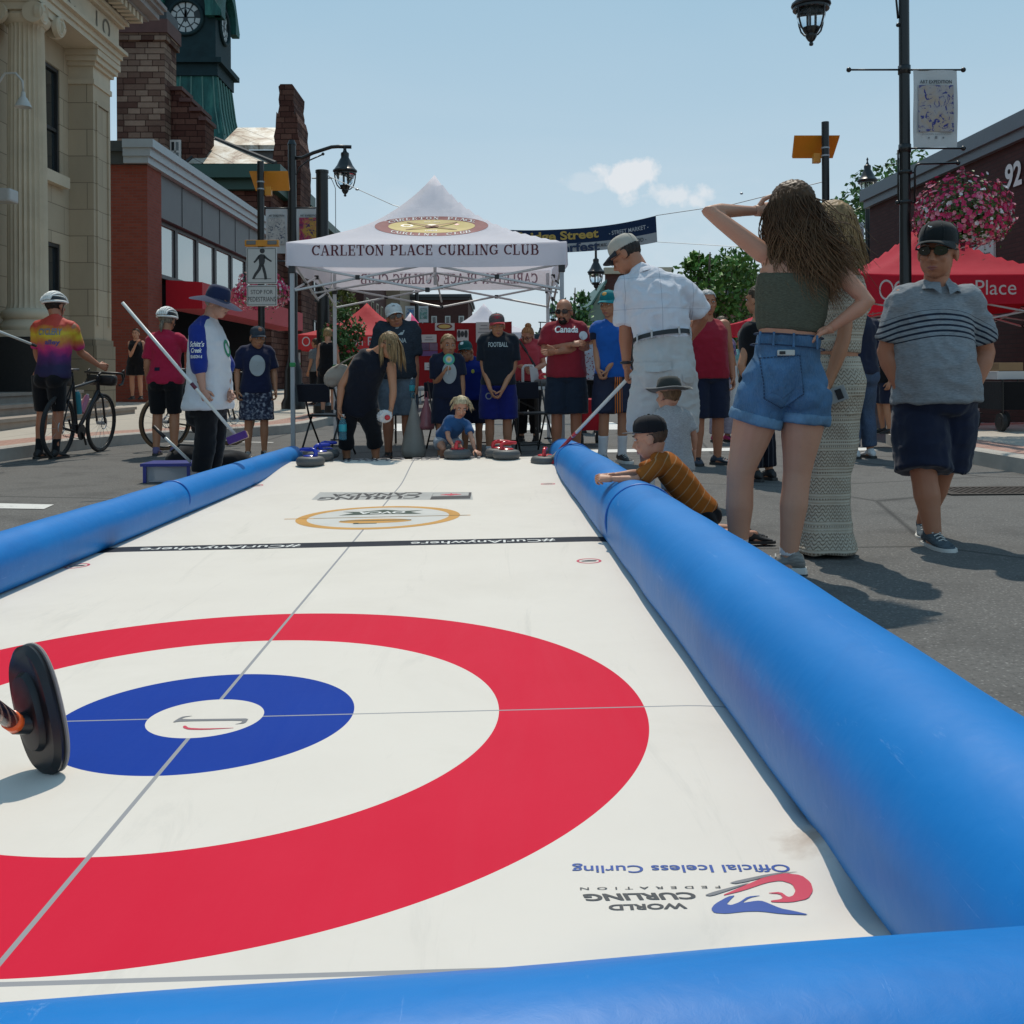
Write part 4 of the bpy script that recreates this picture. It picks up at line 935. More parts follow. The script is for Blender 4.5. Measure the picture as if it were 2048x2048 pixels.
block('plum brick block with narrow upper windows seen under the canopy left edge', -19, A3(735, 600, 70).x, 68, 90, 9.2, M_B2, M_DKC, 2, 4, streetside=1)
block('tan fronted shop block with a long pale sign behind the white cap', A3(735, 600, 82).x, A3(800, 600, 82).x, 82, 95, 8.6, M_TAN, M_DKC, 2, 3)
block('dark brick corner block with a projecting cornice left of the white tent peak', A3(800, 600, 92).x, A3(936, 600, 92).x, 92, 110, A3(900, 600, 92).z, M_B2, M_DKC, 2, 5)
t = thing('gabled_house', 'small pale green sided building with a brick front behind the boy in the teal cap', 'building')
x0, x1 = A3(1170, 600, 48).x, A3(1256, 600, 48).x; zt = A3(1200, 570, 48).z; z1 = A3(1200, 614, 48).z
MB().prism([(x0, -.1), (x1, -.1), (x1, z1), (x0 + .9, zt), (x0, z1 - .6)], 48, 62).build('wall', mat('green_siding', (.20, .26, .22), .7, .15), t)
m = MB().box((x0 + .95, 47.9, -.1), (x1 + 2, 47.998, zt + .5)); m.build('brick_front', M_B2, t); m = MB().box((x0 + .9, 47.7, zt + .5), (x1 + 2.1, 48.2, zt + .8)); m.build('cornice', mat('cream_frame', (.42, .37, .28), .6), t)
m = MB().add([(x0 - .25, 47.6, z1 - .75), (x0 + 1.0, 47.6, zt + .1), (x0 + 1.0, 62, zt + .1), (x0 - .25, 62, z1 - .75), (x0 - .25, 47.6, z1 - .6), (x0 + 1.0, 47.6, zt + .25), (x0 + 1.0, 62, zt + .25), (x0 - .25, 62, z1 - .6)], [(0, 1, 2, 3), (4, 7, 6, 5), (0, 4, 5, 1), (1, 5, 6, 2), (2, 6, 7, 3), (3, 7, 4, 0)]); m.build('roof', mat('teal_roof', (.06, .14, .12), .5), t)
t = thing('brick_house', 'low red brick building half hidden by trees behind the woman with long hair', 'building')
x0, x1 = A3(1440, 600, 52).x, A3(1560, 600, 52).x; zt = A3(1500, 590, 52).z
MB().box((x0, 52, -.1), (x1 + 3, 62, zt)).build('wall', brickmat('old_brick', (.16, .07, .05), (.2, .09, .07), (.12, .08, .07)), t); MB().box((x0 - .2, 51.8, zt), (x1 + 3.2, 62, zt + .3)).build('roof_edge', M_DKC, t)
# ---- brick building number 92, right edge
M_DB = brickmat('dark_red_brick', (.075, .032, .030), (.095, .042, .038), (.055, .035, .032), .24, .075, .010, .25)
t = thing('brick_building', 'dark red brick building with the white number 92 at the right edge', 'building')
RX = 8.55; zt = 4.62
MB().box((RX, 9, -.1), (20, 23.0, zt)).build('wall', M_DB, t)
m = MB().box((RX - .10, 8.9, zt), (20, 23.12, zt + .16)).box((RX - .16, 8.85, zt + .162), (20, 23.2, zt + .42)); m.build('coping', mat('grey_coping', (.13, .15, .17), .45, .2), t)
a = At(2030, 350, 16.85)
m = MB(); P, Fc = text2d('92', None, .42, .03); put2d(m, (P, Fc), (RX - .03, RX / (ray(2030, 350).x / ray(2030, 350).y), CAMH + ray(2030, 350).z / ray(2030, 350).x * RX), (0, -1, 0), (0, 0, 1))
V0 = m.v[:]; n0 = len(V0); m.v += [(x + .03, y, z) for x, y, z in V0]; m.build('house_number', mat('number_white', (.72, .72, .70), .5), t, recalc=False)
d = ray(1800, 520); yy = RX / (d.x / d.y)
m = MB().box((RX - .02, yy - 1.2, 3.0), (RX - .003, yy - .1, 3.02));
ys = [RX / (ray(p, 500).x / ray(p, 500).y) for p in (1948, 1992)]; zz = [CAMH + ray(1970, p).z / ray(1970, p).x * RX for p in (520, 462)]
m = MB().box((RX - .04, ys[1], zz[0]), (RX - .002, ys[0], zz[1])); sg = m.build('wall_sign', mat('sign_white', (.55, .55, .54), .5), t)
m = MB(); put2d(m, text2d('Fitness', (ys[0] - ys[1]) * .6, .10, .01), (RX - .045, (ys[0] + ys[1]) / 2, zz[1] - .20), (0, -1, 0), (0, 0, 1)); put2d(m, text2d('Workshops', (ys[0] - ys[1]) * .7, .10, .01), (RX - .045, (ys[0] + ys[1]) / 2, zz[1] - .42), (0, -1, 0), (0, 0, 1)); m.build('lettering', MK, sg, recalc=False)
# street furniture, tents, trees
M_BLK = mat('black_paint', (.008, .009, .010), .35, .2, 8, spec=.5); M_ALU = mat('aluminium', (.42, .43, .44), .35, .1, metal=.7); M_STL = mat('grey_steel', (.36, .38, .40), .45, .1, metal=.3)
M_BLKP = mat('black_plastic', (.012, .012, .013), .45, .2)
def lantern(parent, c, k=1.0, hang=True):
 x, y, z = c; S_ = lambda q: [(r * k, h * k) for r, h in q]
 m = MB().lathe(S_([(.0, .46), (.035, .46), (.05, .42), (.085, .40), (.09, .36), (.085, .30), (.12, .24), (.17, .13), (.235, .04), (.255, .03), (.262, .0), (.245, -.02), (.235, .0), (.15, .10), (0, .14)]), c, 24)
 if not hang: m.lathe(S_([(0, .62), (.012, .60), (.03, .56), (.015, .52), (.03, .46), (0, .46)]), c, 12)
 m.lathe(S_([(.232, -.03), (.240, -.03), (.240, -.06), (.222, -.06)]), c, 24)
 h = m.build('lantern', M_BLK, parent, auto=45)
 m = MB()
 for a in range(4):
  a = a * pi / 2 + .5; m.tube([(x + r * k * cos(a), y + r * k * sin(a), z + hh * k) for r, hh in ((.235, -.04), (.232, -.12), (.215, -.22), (.18, -.31), (.12, -.37), (.07, -.385))], .013 * k, 6)
 m.lathe(S_([(0, -.30), (.115, -.30), (.11, -.33), (.085, -.37), (.07, -.385), (.075, -.42), (.045, -.47), (.02, -.49), (.03, -.515), (.025, -.535), (0, -.545)]), c, 16)
 for a in range(3):
  a = a * 2.09; m.tube([(x + .05 * k * cos(a), y + .05 * k * sin(a), z), (x + .05 * k * cos(a), y + .05 * k * sin(a), z - .3 * k)], .014 * k, 6)
 m.build('cage', M_BLK, h, auto=45)
 m = MB().lathe(S_([(.20, -.06), (.185, -.16), (.15, -.26), (.09, -.33)]), c, 20); m.build('globe', clear('lamp_glass', (.95, .97, .98), .02, .96), h, smooth=True)
 return h
M_BAN = fabric((.52, .53, .54), 'banner_cloth')
def art_banner(pole_x, pole_y, side, zt, zb, wd, label, pal, seed, parent_pole=None, author=None):
 t = thing('street_banner', label, 'banner'); x0 = pole_x + side * .10; x1 = x0 + side * wd; xa, xb = min(x0, x1), max(x0, x1)
 m = MB(); nx, nz = 6, 10; v = [(xa + (xb - xa) * i / nx, pole_y - .012 + .012 * sin(i * 1.3 + j * .6) , zb + (zt - zb) * j / nz) for j in range(nz + 1) for i in range(nx + 1)]
 m.add(v, [(j * (nx + 1) + i, j * (nx + 1) + i + 1, (j + 1) * (nx + 1) + i + 1, (j + 1) * (nx + 1) + i) for j in range(nz) for i in range(nx)]); cl = m.build('cloth', M_BAN, t, smooth=True, recalc=False)
 h = zt - zb; w_ = xb - xa; cxb = (xa + xb) / 2; yf = pole_y - .032
 b = NB('abstract_print'); n = b.noise(5.5 / w_ * .4, 4, .6, b.map((1, 1, 1), loc=(seed, seed * .7, 0)), .9); n2 = b.noise(14 / w_ * .4, 5, .7, b.map((1, 1, 1), loc=(seed * 2, 0, 3)), 1.5)
 c = b.ramp(n, [(.30, pal[0]), (.46, pal[1]), (.60, pal[2])]); c = b.mix(b.lin(n2, .54, .58), c, pal[3]); b.col(c).rough(.7)
 m = MB().quad((cxb - w_ * .40, yf, zb + h * .20), (cxb + w_ * .40, yf, zb + h * .20), (cxb + w_ * .40, yf, zb + h * .80), (cxb - w_ * .40, yf, zb + h * .80)); m.build('artwork', b.m, t, recalc=False)
 m = MB(); put2d(m, text2d('ART EXPEDITION', w_ * .72, h * .045, .02), (cxb, yf, zb + h * .845), (1, 0, 0), (0, 0, 1)); m.build('lettering', MK, t, recalc=False)
 if author:
  m = MB(); put2d(m, text2d(author, w_ * .66, h * .026, .0), (cxb, yf, zb + h * .165), (1, 0, 0), (0, 0, 1)); m.build('lettering', MGY, t, recalc=False)
  m = MB(); put2d(m, disc2d(.012, .012, 10), (cxb - .09, yf, zb + h * .12), (1, 0, 0), (0, 0, 1)); put2d(m, rect2d(-.014, -.016, .014, .016), (cxb, yf, zb + h * .125), (1, 0, 0), (0, 0, 1)); put2d(m, disc2d(.012, .012, 10), (cxb + .09, yf, zb + h * .12), (1, 0, 0), (0, 0, 1)); m.build('logo', MGY, t, recalc=False)
 return t
def rod(parent, x, y, z, x2, ball=True, r=.012):
 m = MB().cyl((x, y, z), (x2, y, z), r, n=8)
 if ball: m.ell((x2, y, z), (r * 2.6,) * 3, n=10, m=8)
 m.build('banner_rod', M_BLK, parent, smooth=True)
M_PET = [mat('petal_magenta', (.56, .03, .13), .6, .2), mat('petal_pink', (.68, .22, .29), .6, .2), mat('petal_white', (.68, .60, .62), .6, .1)]
M_LEAFD = mat('basket_leaf', (.055, .12, .02), .6, .4, 20)
def basket(label, c, rx, rz, seed, nf=650, nl=1300, fs=.034):
 t = thing('hanging_basket', label, 'flower basket', c); rnd = random.Random(seed)
 def surf(lo, hi):
  u = rnd.uniform(0, 2 * pi); v = rnd.gauss(-.05, .55); v = max(-1, min(1, v)); r = rnd.uniform(lo, hi); q = sqrt(max(0, 1 - v * v)); lump = 1 + .16 * noise.noise((cos(u) * 2 + seed, sin(u) * 2, v * 2))
  n = Vector((q * cos(u), q * sin(u), v)); droop = -.25 * rz * q * q
  return Vector((n.x * rx * r * lump, n.y * rx * r * lump, n.z * rz * r * lump + droop)), n
 m = MB()
 for _ in range(nl):
  p, n = surf(.35, 1.04)
  if rnd.random() < .12 and n.z < .2: p = p * Vector((1.04, 1.04, 1)).x + Vector((0, 0, -rnd.random() ** 2 * rz * .45))
  leaf_mesh(m, p, .045, rnd, n)
 m.build('foliage', M_LEAFD, t, recalc=False)
 m = MB()
 for _ in range(nf):
  p, n = surf(.88, 1.06); p = p + Vector((0, 0, 0)); m.mat(rnd.choices((0, 1, 2), (.56, .30, .14))[0]); n = (n + Vector((rnd.gauss(0, .35), rnd.gauss(0, .35), rnd.gauss(.15, .35)))).normalized(); a = n.orthogonal().normalized(); b_ = n.cross(a); s_ = fs * rnd.uniform(.7, 1.25)
  vs = [p - n * s_ * .45] + [p + (a * cos(k * pi / 5) + b_ * sin(k * pi / 5)) * s_ * (1 if k % 2 == 0 else .78) for k in range(10)]
  m.add(vs, [(0, k + 1, (k + 1) % 10 + 1) for k in range(10)])
 o = m.build('blossoms', M_PET, t, recalc=False); o['kind'] = 'stuff'
 m = MB().lathe([(0, -rz * .5), (rx * .35, -rz * .42), (rx * .48, -.02), (rx * .46, 0), (0, -.02)], n=16); m.build('planter', mat('coir', (.05, .035, .02), .9), t)
 m = MB()
 for a in range(3): m.cyl((rx * .4 * cos(a * 2.1), rx * .4 * sin(a * 2.1), .0), (0, 0, rz * 1.15), .004, n=5)
 m.build('hanger', M_BLK, t); return t
# ---- big lamp post on the right
p = At(1811, 540, 12.5); px_, py_ = p.x, 12.5
t = thing('street_lamp', 'tall black lamp post with a hanging lantern, banner and flower basket on the right', 'street lamp', (0, 0, 0))
MB().lathe([(.17, .15), (.17, .28), (.14, .34), (.13, .95), (.10, 1.05), (.075, 1.15), (.066, 3), (.060, 7.2), (0, 7.2)], (px_, py_, 0), 20).build('pole', M_BLK, t, auto=40)
lc = At(1622, 11, 12.5)
top = lc.z + .95
m = MB().tube([(px_, py_, lc.z + .55), (px_ - .3, py_, lc.z + .66), (px_ - .75, py_, lc.z + .93), (px_ - .95, py_, top), (lc.x - .25, py_, top)], .032, 8).tube([(lc.x, py_, top), (lc.x, py_, lc.z + .4)], .026, 8)
q1 = At(1796, 40, 12.5); m.tube([(px_ - .06, py_, q1.z + .05), (q1.x, py_, q1.z + .02), (q1.x - .02, py_, q1.z + .25), (q1.x - .15, py_, q1.z + .55), (px_ - .5, py_, lc.z + .72)], .014, 6).ell((q1.x + .0, py_, At(1796, 50, 12.5).z), (.026,) * 3, n=10, m=8)
m.build('arm', M_BLK, t, smooth=True); lantern(t, (lc.x, py_, lc.z), .92)
zr1, zr2 = At(1760, 140, 12.5).z, At(1900, 297, 12.5).z
rod(t, px_, py_ - .01, zr1, At(1697, 140, 12.5).x); rod(t, px_, py_ - .01, zr1 - .002, At(1926, 140, 12.5).x); rod(t, px_, py_ - .01, zr2, At(1926, 297, 12.5).x)
for z in (zr1, zr2): MB().cyl((px_, py_, z - .05), (px_, py_, z + .05), .075, n=16).build('bracket', M_BLK, t, smooth=True)
m = MB()
q = At(1796, 300, 12.5); q2 = At(1796, 405, 12.5); m.cyl((q.x, py_, q.z), (q.x, py_, q2.z), .012, n=6).ell((q.x - .01, py_, q2.z), (.03,) * 3, n=8, m=6)
q = At(1832, 330, 12.5); q2 = At(1830, 405, 12.5); e_ = At(1916, 326, 12.5)
m.tube([(q2.x, py_, q2.z), (q2.x, py_, q.z - .05), (q2.x + .02, py_, q.z), (q2.x + .07, py_, q.z + .015), (e_.x, py_, e_.z)], .014, 6).ell((e_.x, py_, e_.z), (.03,) * 3, n=8, m=6)
for z in (At(1811, 345, 12.5).z, At(1811, 405, 12.5).z): m.cyl((px_, py_, z - .02), (px_, py_, z + .02), .085, n=14).cyl((px_, py_, z), (q2.x, py_, z), .012, n=6)
m.build('bracket', M_BLK, t, smooth=True)
a = At(1913, 145, 12.49)
art_banner(px_ + .0, py_ - .01, 1, zr1 - .01, zr2 + .01, At(1913, 200, 12.5).x - px_ - .10, 'large white art banner with blue and ochre splashes on the tall right lamp post', [(.30, .27, .30), (.36, .33, .33), (.38, .30, .24), (.02, .03, .20)], 3.1, author='JACKSON CAVANAGH')
bc = At(1925, 418, 12.3); basket('huge hanging basket of pink and white petunias right of the tall lamp post', (bc.x, 12.3, bc.z), .555, .46, 5, 1300, 2600, .029)
# ---- left lamp post
p = At(585, 500, 22); px_, py_ = p.x, 22
t = thing('street_lamp', 'black lamp post with an arched arm and lantern left of the white canopy', 'street lamp')
zt = At(585, 290, 22).z
MB().lathe([(.26, .15), (.26, .3), (.2, .42), (.19, 1.0), (.14, 1.15), (.105, 1.3), (.10, 3), (.085, zt), (.10, zt), (.06, zt + .1), (0, zt + .1)], (px_, py_, 0), 20).build('pole', M_BLK, t, auto=40)
lc = At(690, 343, 22); za = At(690, 293, 22).z
m = MB().tube([(px_, py_, At(590, 316, 22).z), (px_ + .22, py_, At(608, 316, 22).z), (px_ + .45, py_, At(632, 306, 22).z), (px_ + .85, py_, At(660, 294, 22).z), (lc.x - .15, py_, za), (lc.x + .14, py_, za - .01)], .04, 8).tube([(lc.x, py_, za), (lc.x, py_, lc.z + .4)], .035, 8)
m.tube([(px_ + .1, py_, At(590, 350, 22).z), (px_ + .16, py_, At(596, 335, 22).z), (px_ + .34, py_, At(612, 322, 22).z), (At(645, 309, 22).x, py_, At(645, 309, 22).z)], .016, 6).ell(At(646, 308, 22), (.035,) * 3, n=8, m=6)
m.build('arm', M_BLK, t, smooth=True); lantern(t, (lc.x, py_, lc.z), 1.0)
zr1, zr2 = At(585, 418, 22).z, At(585, 507, 22).z
for s_, e_ in ((-1, 530), (1, 646)): rod(t, px_, py_ - .01, zr1 + .02 + s_ * .002, At(e_, 420, 22).x, True, .016)
art_banner(px_, py_ - .01, -1, zr1, zr2, px_ - .1 - At(532, 450, 22).x, 'art banner with a dark blue feather-like smear on the left lamp post', [(.34, .33, .33), (.42, .41, .40), (.50, .49, .48), (.03, .06, .12)], 7.7)
art_banner(px_, py_ - .01, 1, zr1, zr2, At(644, 450, 22).x - px_ - .1, 'art banner with crimson, purple and yellow blotches on the left lamp post', [(.30, .02, .04), (.36, .03, .10), (.45, .26, .05), (.06, .02, .10)], 1.3)
bc = At(524, 576, 21.6); basket('hanging basket of pink petunias behind the pedestrian crossing sign', (bc.x, 21.6, bc.z), .58, .46, 9, 420, 900, .045)
m = MB().tube([(px_, py_, bc.z + .6), (bc.x, 21.6, bc.z + .58), (bc.x, 21.6, bc.z + .48)], .018, 6); m.build('bracket', M_BLK, t)
# ---- plain pole carrying the street banner wire
p = At(645, 500, 20); zt = At(645, 346, 20).z; wx = p.x
t = thing('utility_pole', 'plain thick black pole between the left lamp post and the white canopy', 'pole')
MB().lathe([(.2, .15), (.2, .3), (.13, .36), (.125, 2), (.118, zt), (.13, zt), (.13, zt + .05), (0, zt + .05)], (p.x, 20, 0), 20).build('pole', M_BLK, t, auto=40)
m = MB().cyl((p.x - .2, 20, zt - .1), (p.x + .2, 20, zt - .1), .015, n=6).tube([(p.x + .13, 20, zt - .05), (p.x + .2, 20, zt - .15), (p.x + .26, 20, zt - .3), (p.x + .26, 20, zt - 1.5)], .008, 5); m.build('cable_hook', M_STL, t)
# ---- crossing signs
def walker(m, c, k, y):
 x, z = c
 def P(pts): m.add([(x + a * k, y, z + b_ * k) for a, b_ in pts], [tuple(range(len(pts)))])
 P([(.02 + .075 * cos(a * pi / 6), .40 + .075 * sin(a * pi / 6)) for a in range(12)])
 P([(-.10, .26), (-.02, .31), (.09, .29), (.10, .10), (.06, -.02), (-.07, -.02), (-.08, .12)])
 P([(-.10, .26), (-.04, .30), (-.09, .16), (-.16, .08), (-.21, .04), (-.24, .08), (-.19, .13)])
 P([(.08, .29), (.06, .20), (.16, .14), (.28, .07), (.30, .11), (.19, .18), (.12, .25)])
 P([(-.07, .0), (.02, -.02), (-.03, -.16), (-.14, -.30), (-.22, -.43), (-.28, -.41), (-.21, -.26), (-.11, -.12)])
 P([(.0, .0), (.07, -.02), (.11, -.15), (.14, -.28), (.16, -.43), (.08, -.44), (.06, -.28), (.02, -.14)])
def crossing(label, pxp, Y, ztop, panel, signs, sgn, group=None):
 p = At(pxp, 500, Y); t = thing('crossing_sign', label, 'crossing sign', (0, 0, 0), 0, group)
 MB().cyl((p.x, Y, .1), (p.x, Y, ztop), .062, n=16).build('post', M_BLK, t, auto=40)
 x0, x1, y0, y1 = panel; a = At(x0, y0, Y); c = At(x1, y1, Y); z1, z0 = a.z, c.z
 mo = mat('amber_panel', (.62, .25, .015), .4, .08)
 m = MB(); m.add([(a.x + .0, Y + .12, z1 - .03), (c.x, Y + .12, z1 - .03), (c.x - .03, Y + .38, z0), (a.x + .05, Y + .38, z0), (a.x, Y + .10, z1), (c.x, Y + .10, z1), (c.x - .03, Y + .42, z0 + .04), (a.x + .05, Y + .42, z0 + .04)], [(0, 3, 2, 1), (4, 5, 6, 7), (0, 1, 5, 4), (1, 2, 6, 5), (2, 3, 7, 6), (3, 0, 4, 7)]); sp = m.build('solar_panel', mo, t)
 m = MB().rbox((p.x + sgn * .12, Y + .10, z0 - .06), (.12, .12, .16), .01); m.build('beacon_box', mo, sp)
 for z in (z0 + .08, z0 - .05): MB().cyl((p.x, Y, z), (p.x, Y, z + .025), .068, n=16).build('clamp', M_STL, t)
 if signs:
  w0, w1 = At(495, 500, Y).x, At(556, 500, Y).x; za, zb_ = At(520, 496, Y).z, At(520, 569, Y).z
  M_SGN = mat('sign_face', (.50, .51, .50), .35, .05)
  m = MB().rbox(((w0 + w1) / 2, Y - .085, (za + zb_) / 2), (w1 - w0, .02, za - zb_), .02); s1 = m.build('sign_plate', M_SGN, t)
  y = Y - .098; cx = (w0 + w1) / 2
  m = MB(); walker(m, (cx, (za + zb_) / 2 + .02), .62, y); m.box((cx - .17, y - .001, zb_ + .09), (cx + .17, y, zb_ + .10))
  m.build('walking_figure', MK, s1, recalc=False)
  m = MB(); W_, H_ = (w1 - w0) / 2 - .02, (za - zb_) / 2 - .02; cz = (za + zb_) / 2
  for bx in (((cx - W_, cz + H_ - .008), (cx + W_, cz + H_)), ((cx - W_, cz - H_), (cx + W_, cz - H_ + .008)), ((cx - W_, cz - H_ + .008), (cx - W_ + .008, cz + H_ - .008)), ((cx + W_ - .008, cz - H_ + .008), (cx + W_, cz + H_ - .008))): m.quad((bx[0][0], y, bx[0][1]), (bx[1][0], y, bx[0][1]), (bx[1][0], y, bx[1][1]), (bx[0][0], y, bx[1][1]))
  m.build('border', MK, s1, recalc=False)
  za2, zb2 = At(520, 571, Y).z, At(520, 613, Y).z; cz = (za2 + zb2) / 2
  m = MB().rbox((cx, Y - .085, cz), (w1 - w0, .02, za2 - zb2), .02); s2 = m.build('sign_plate', M_SGN, t)
  m = MB(); put2d(m, text2d('STOP FOR', .40, .075, .0), (cx, y, cz + .065), (1, 0, 0), (0, 0, 1)); m.build('lettering', MK, s2, recalc=False)
  m = MB(); put2d(m, text2d('PEDESTRIANS', .50, .085, .0), (cx, y, cz - .065), (1, 0, 0), (0, 0, 1)); m.build('lettering', MK, s2, recalc=False)
  H_ = (za2 - zb2) / 2 - .02; m = MB()
  for bx in (((cx - W_, cz + H_ - .008), (cx + W_, cz + H_)), ((cx - W_, cz - H_), (cx + W_, cz - H_ + .008)), ((cx - W_, cz - H_ + .008), (cx - W_ + .008, cz + H_ - .008)), ((cx + W_ - .008, cz - H_ + .008), (cx + W_, cz + H_ - .008))): m.quad((bx[0][0], y, bx[0][1]), (bx[1][0], y, bx[0][1]), (bx[1][0], y, bx[1][1]), (bx[0][0], y, bx[1][1]))
  m.build('border', MK, s2, recalc=False)
  zb3 = At(520, 494, Y).z; zt3 = At(520, 481, Y).z
  m = MB().rbox((cx, Y - .04, (zb3 + zt3) / 2), (w1 - w0 + .06, .10, zt3 - zb3), .012); bc_ = m.build('flasher_bar', mo, t)
  for sx in (-1, 1): MB().rbox((cx + sx * .19, Y - .095, (zb3 + zt3) / 2 + .01), (.17, .02, .075), .008).build('flasher_lens', mat('lens_grey', (.12, .13, .13), .2), bc_)
 return t
crossing('pedestrian crossing sign with an amber solar panel left of the white canopy', 522, 18.6, At(522, 323, 18.6).z, (496, 574, 340, 374), True, 1)
crossing('tall black post with an amber solar panel above the long-haired woman', 1652, 17, At(1652, 244, 17).z, (1592, 1684, 268, 307), False, -1)
# ---- street banner and its wires
YB = 20.0; tl, tr = At(915, 448, YB), At(1312, 431, YB); bl, br_ = At(918, 500, YB), At(1315, 484, YB)
t = thing('street_banner', 'navy and white festival banner strung across the street behind the canopy', 'banner')
def bpt(u, v):
 a = tl.lerp(tr, u); c = bl.lerp(br_, u); p = a.lerp(c, v); p.z -= .20 * 4 * u * (1 - u) * (1 - .3 * v); p.y += .05 * sin(u * 9); return p
nu, nv = 30, 8; m = MB(); m.add([bpt(i / nu, j / nv) for j in range(nv + 1) for i in range(nu + 1)], []);
for j in range(nv):
 m.mat(0 if j < 5 else 1)
 for i in range(nu): m.f.append((j * (nu + 1) + i, (j + 1) * (nu + 1) + i, (j + 1) * (nu + 1) + i + 1, j * (nu + 1) + i + 1)); m.mi.append(m.cur)
m.build('cloth', [fabric((.012, .028, .07), 'navy_banner'), fabric((.36, .37, .38), 'pale_banner')], t, smooth=True, recalc=False)
def btext(body, u, v, wd, ht, mm, bold=.03):
 P, Fc = text2d(body, wd, ht, bold, sub=20); m = MB(); L_ = (tr - tl).length; H_ = (tl - bl).length
 m.add([bpt(u + x / L_, v - y / H_) + Vector((0, -.012, 0)) for x, y in P], Fc); m.build('lettering', mm, t, recalc=False)
btext('Bridge Street', .50, .33, 1.62, .25, mat('gold_ink', (.45, .30, .06), .6)); btext('Summerfest', .51, .80, 1.55, .21, mat('navy_ink', (.012, .03, .08), .6))
btext('- STREET MARKET -', .86, .34, .78, .085, mat('pale_ink', (.42, .44, .47), .6), .01); btext('- FOOD -', .90, .80, .36, .08, MK, .01); btext('- LIVE MUSIC -', .72, .79, .26, .07, MK, .01); btext('- VENDORS -', .14, .34, .6, .085, mat('pale_ink', (.42, .44, .47), .6), .01)
t = thing('support_cable', 'thin cable from the banner up to the amber panel post', 'cable'); rp = At(1652, 362, 17.1)
MB().tube([tr, tr.lerp(rp, .5) + Vector((0, 0, -.08)), rp], .008, 5).build('cable', M_STL, t); MB().ell(At(1483, 387, 18.3), (.03, .03, .02), n=8, m=6).build('turnbuckle', M_STL, t)
t = thing('support_cable', 'thin cable from the plain black pole to the banner behind the canopy', 'cable'); lp = Vector((wx + .1, 20, zt - .05));
MB().tube([lp, lp.lerp(tl, .5) + Vector((0, 0, -.1)), tl], .008, 5).build('cable', M_STL, t); MB().ell(lp.lerp(tl, .23) + Vector((0, 0, -.055)), (.04, .03, .02), n=8, m=6).build('turnbuckle', M_STL, t)
t = thing('support_cable', 'thin lower cable from the banner corner past the young tree', 'cable'); rp = At(1652, 492, 17.1)
MB().tube([br_, br_.lerp(rp, .5) + Vector((0, 0, -.05)), rp], .006, 5).build('cable', M_STL, t)
# ---- other lamps
def small_lamp(label, px, pyrim, Y, k, armdir=0, base=.15, group=None):
 lc = At(px, pyrim, Y); t = thing('street_lamp', label, 'street lamp', (0, 0, 0), 0, group)
 if armdir == 0:
  MB().lathe([(.16, base), (.16, base + .5), (.08, base + .8), (.06, lc.z - .52 * k), (0, lc.z - .52 * k)], (lc.x, Y, 0), 16).build('pole', M_BLK, t, auto=40); lantern(t, lc, k, False)
 else:
  xp = lc.x + armdir * 1.0 * k; MB().lathe([(.16, base), (.16, base + .5), (.08, base + .8), (.07, lc.z + .9), (0, lc.z + .9)], (xp, Y, 0), 16).build('pole', M_BLK, t, auto=40)
  MB().tube([(xp, Y, lc.z + .5 * k), (xp - armdir * .4, Y, lc.z + .78 * k), (lc.x - armdir * .12, Y, lc.z + .8 * k)], .035, 6).tube([(lc.x, Y, lc.z + .8 * k), (lc.x, Y, lc.z + .4 * k)], .03, 6).build('arm', M_BLK, t, smooth=True); lantern(t, lc, k)
 return t
t = small_lamp('black post-top lantern lamp with two banners behind the red tent', 1735, 362, 25, .95)
p = At(1735, 440, 25); art_banner(p.x, 24.98, -1, At(1700, 446, 25).z, At(1700, 508, 25).z, .36, 'small art banner with brown and pink print left of the post-top lamp', [(.30, .22, .20), (.36, .28, .26), (.33, .2, .18), (.18, .12, .12)], 4.4)
art_banner(p.x, 24.98, 1, At(1760, 443, 25).z, At(1760, 506, 25).z, .46, 'small art banner with a blue streak right of the post-top lamp', [(.42, .36, .32), (.40, .36, .34), (.25, .12, .10), (.03, .10, .35)], 5.9)
for z in (443,): rod(t, p.x, 24.99, At(1735, z, 25).z, At(1786, z, 25).x, True, .014)
small_lamp('black arched lamp between the canopy and the man in the white cap and polo', 1192, 545, 26, .85, 1)
small_lamp('tiny black lamp far down the street beside the bald man in red', 1105, 625, 50, 1.0, 0)
small_lamp('farthest tiny lamp seen above the woman in coral behind the table', 1081, 668, 62, .9, 1)
for i, (px, c_) in enumerate(((823, (.05, .14, .32)), (847, (.10, .2, .18)))):
 p = At(834, 660, 55); art_banner(p.x, 54.98, -1 if i == 0 else 1, At(820, 612, 55).z, At(820, 645, 55).z, .52, ('distant blue art banner' if i == 0 else 'distant green art banner') + ' on a pole behind the display board', [c_, tuple(x * 1.5 for x in c_), (.4, .42, .42), tuple(x * .4 for x in c_)], 2.2 + i)
t = thing('banner_pole', 'distant dark pole carrying two small banners behind the display board', 'pole'); MB().cyl((p.x, 55, .1), (p.x, 55, At(834, 575, 55).z), .10, n=10).build('pole', M_BLK, t)
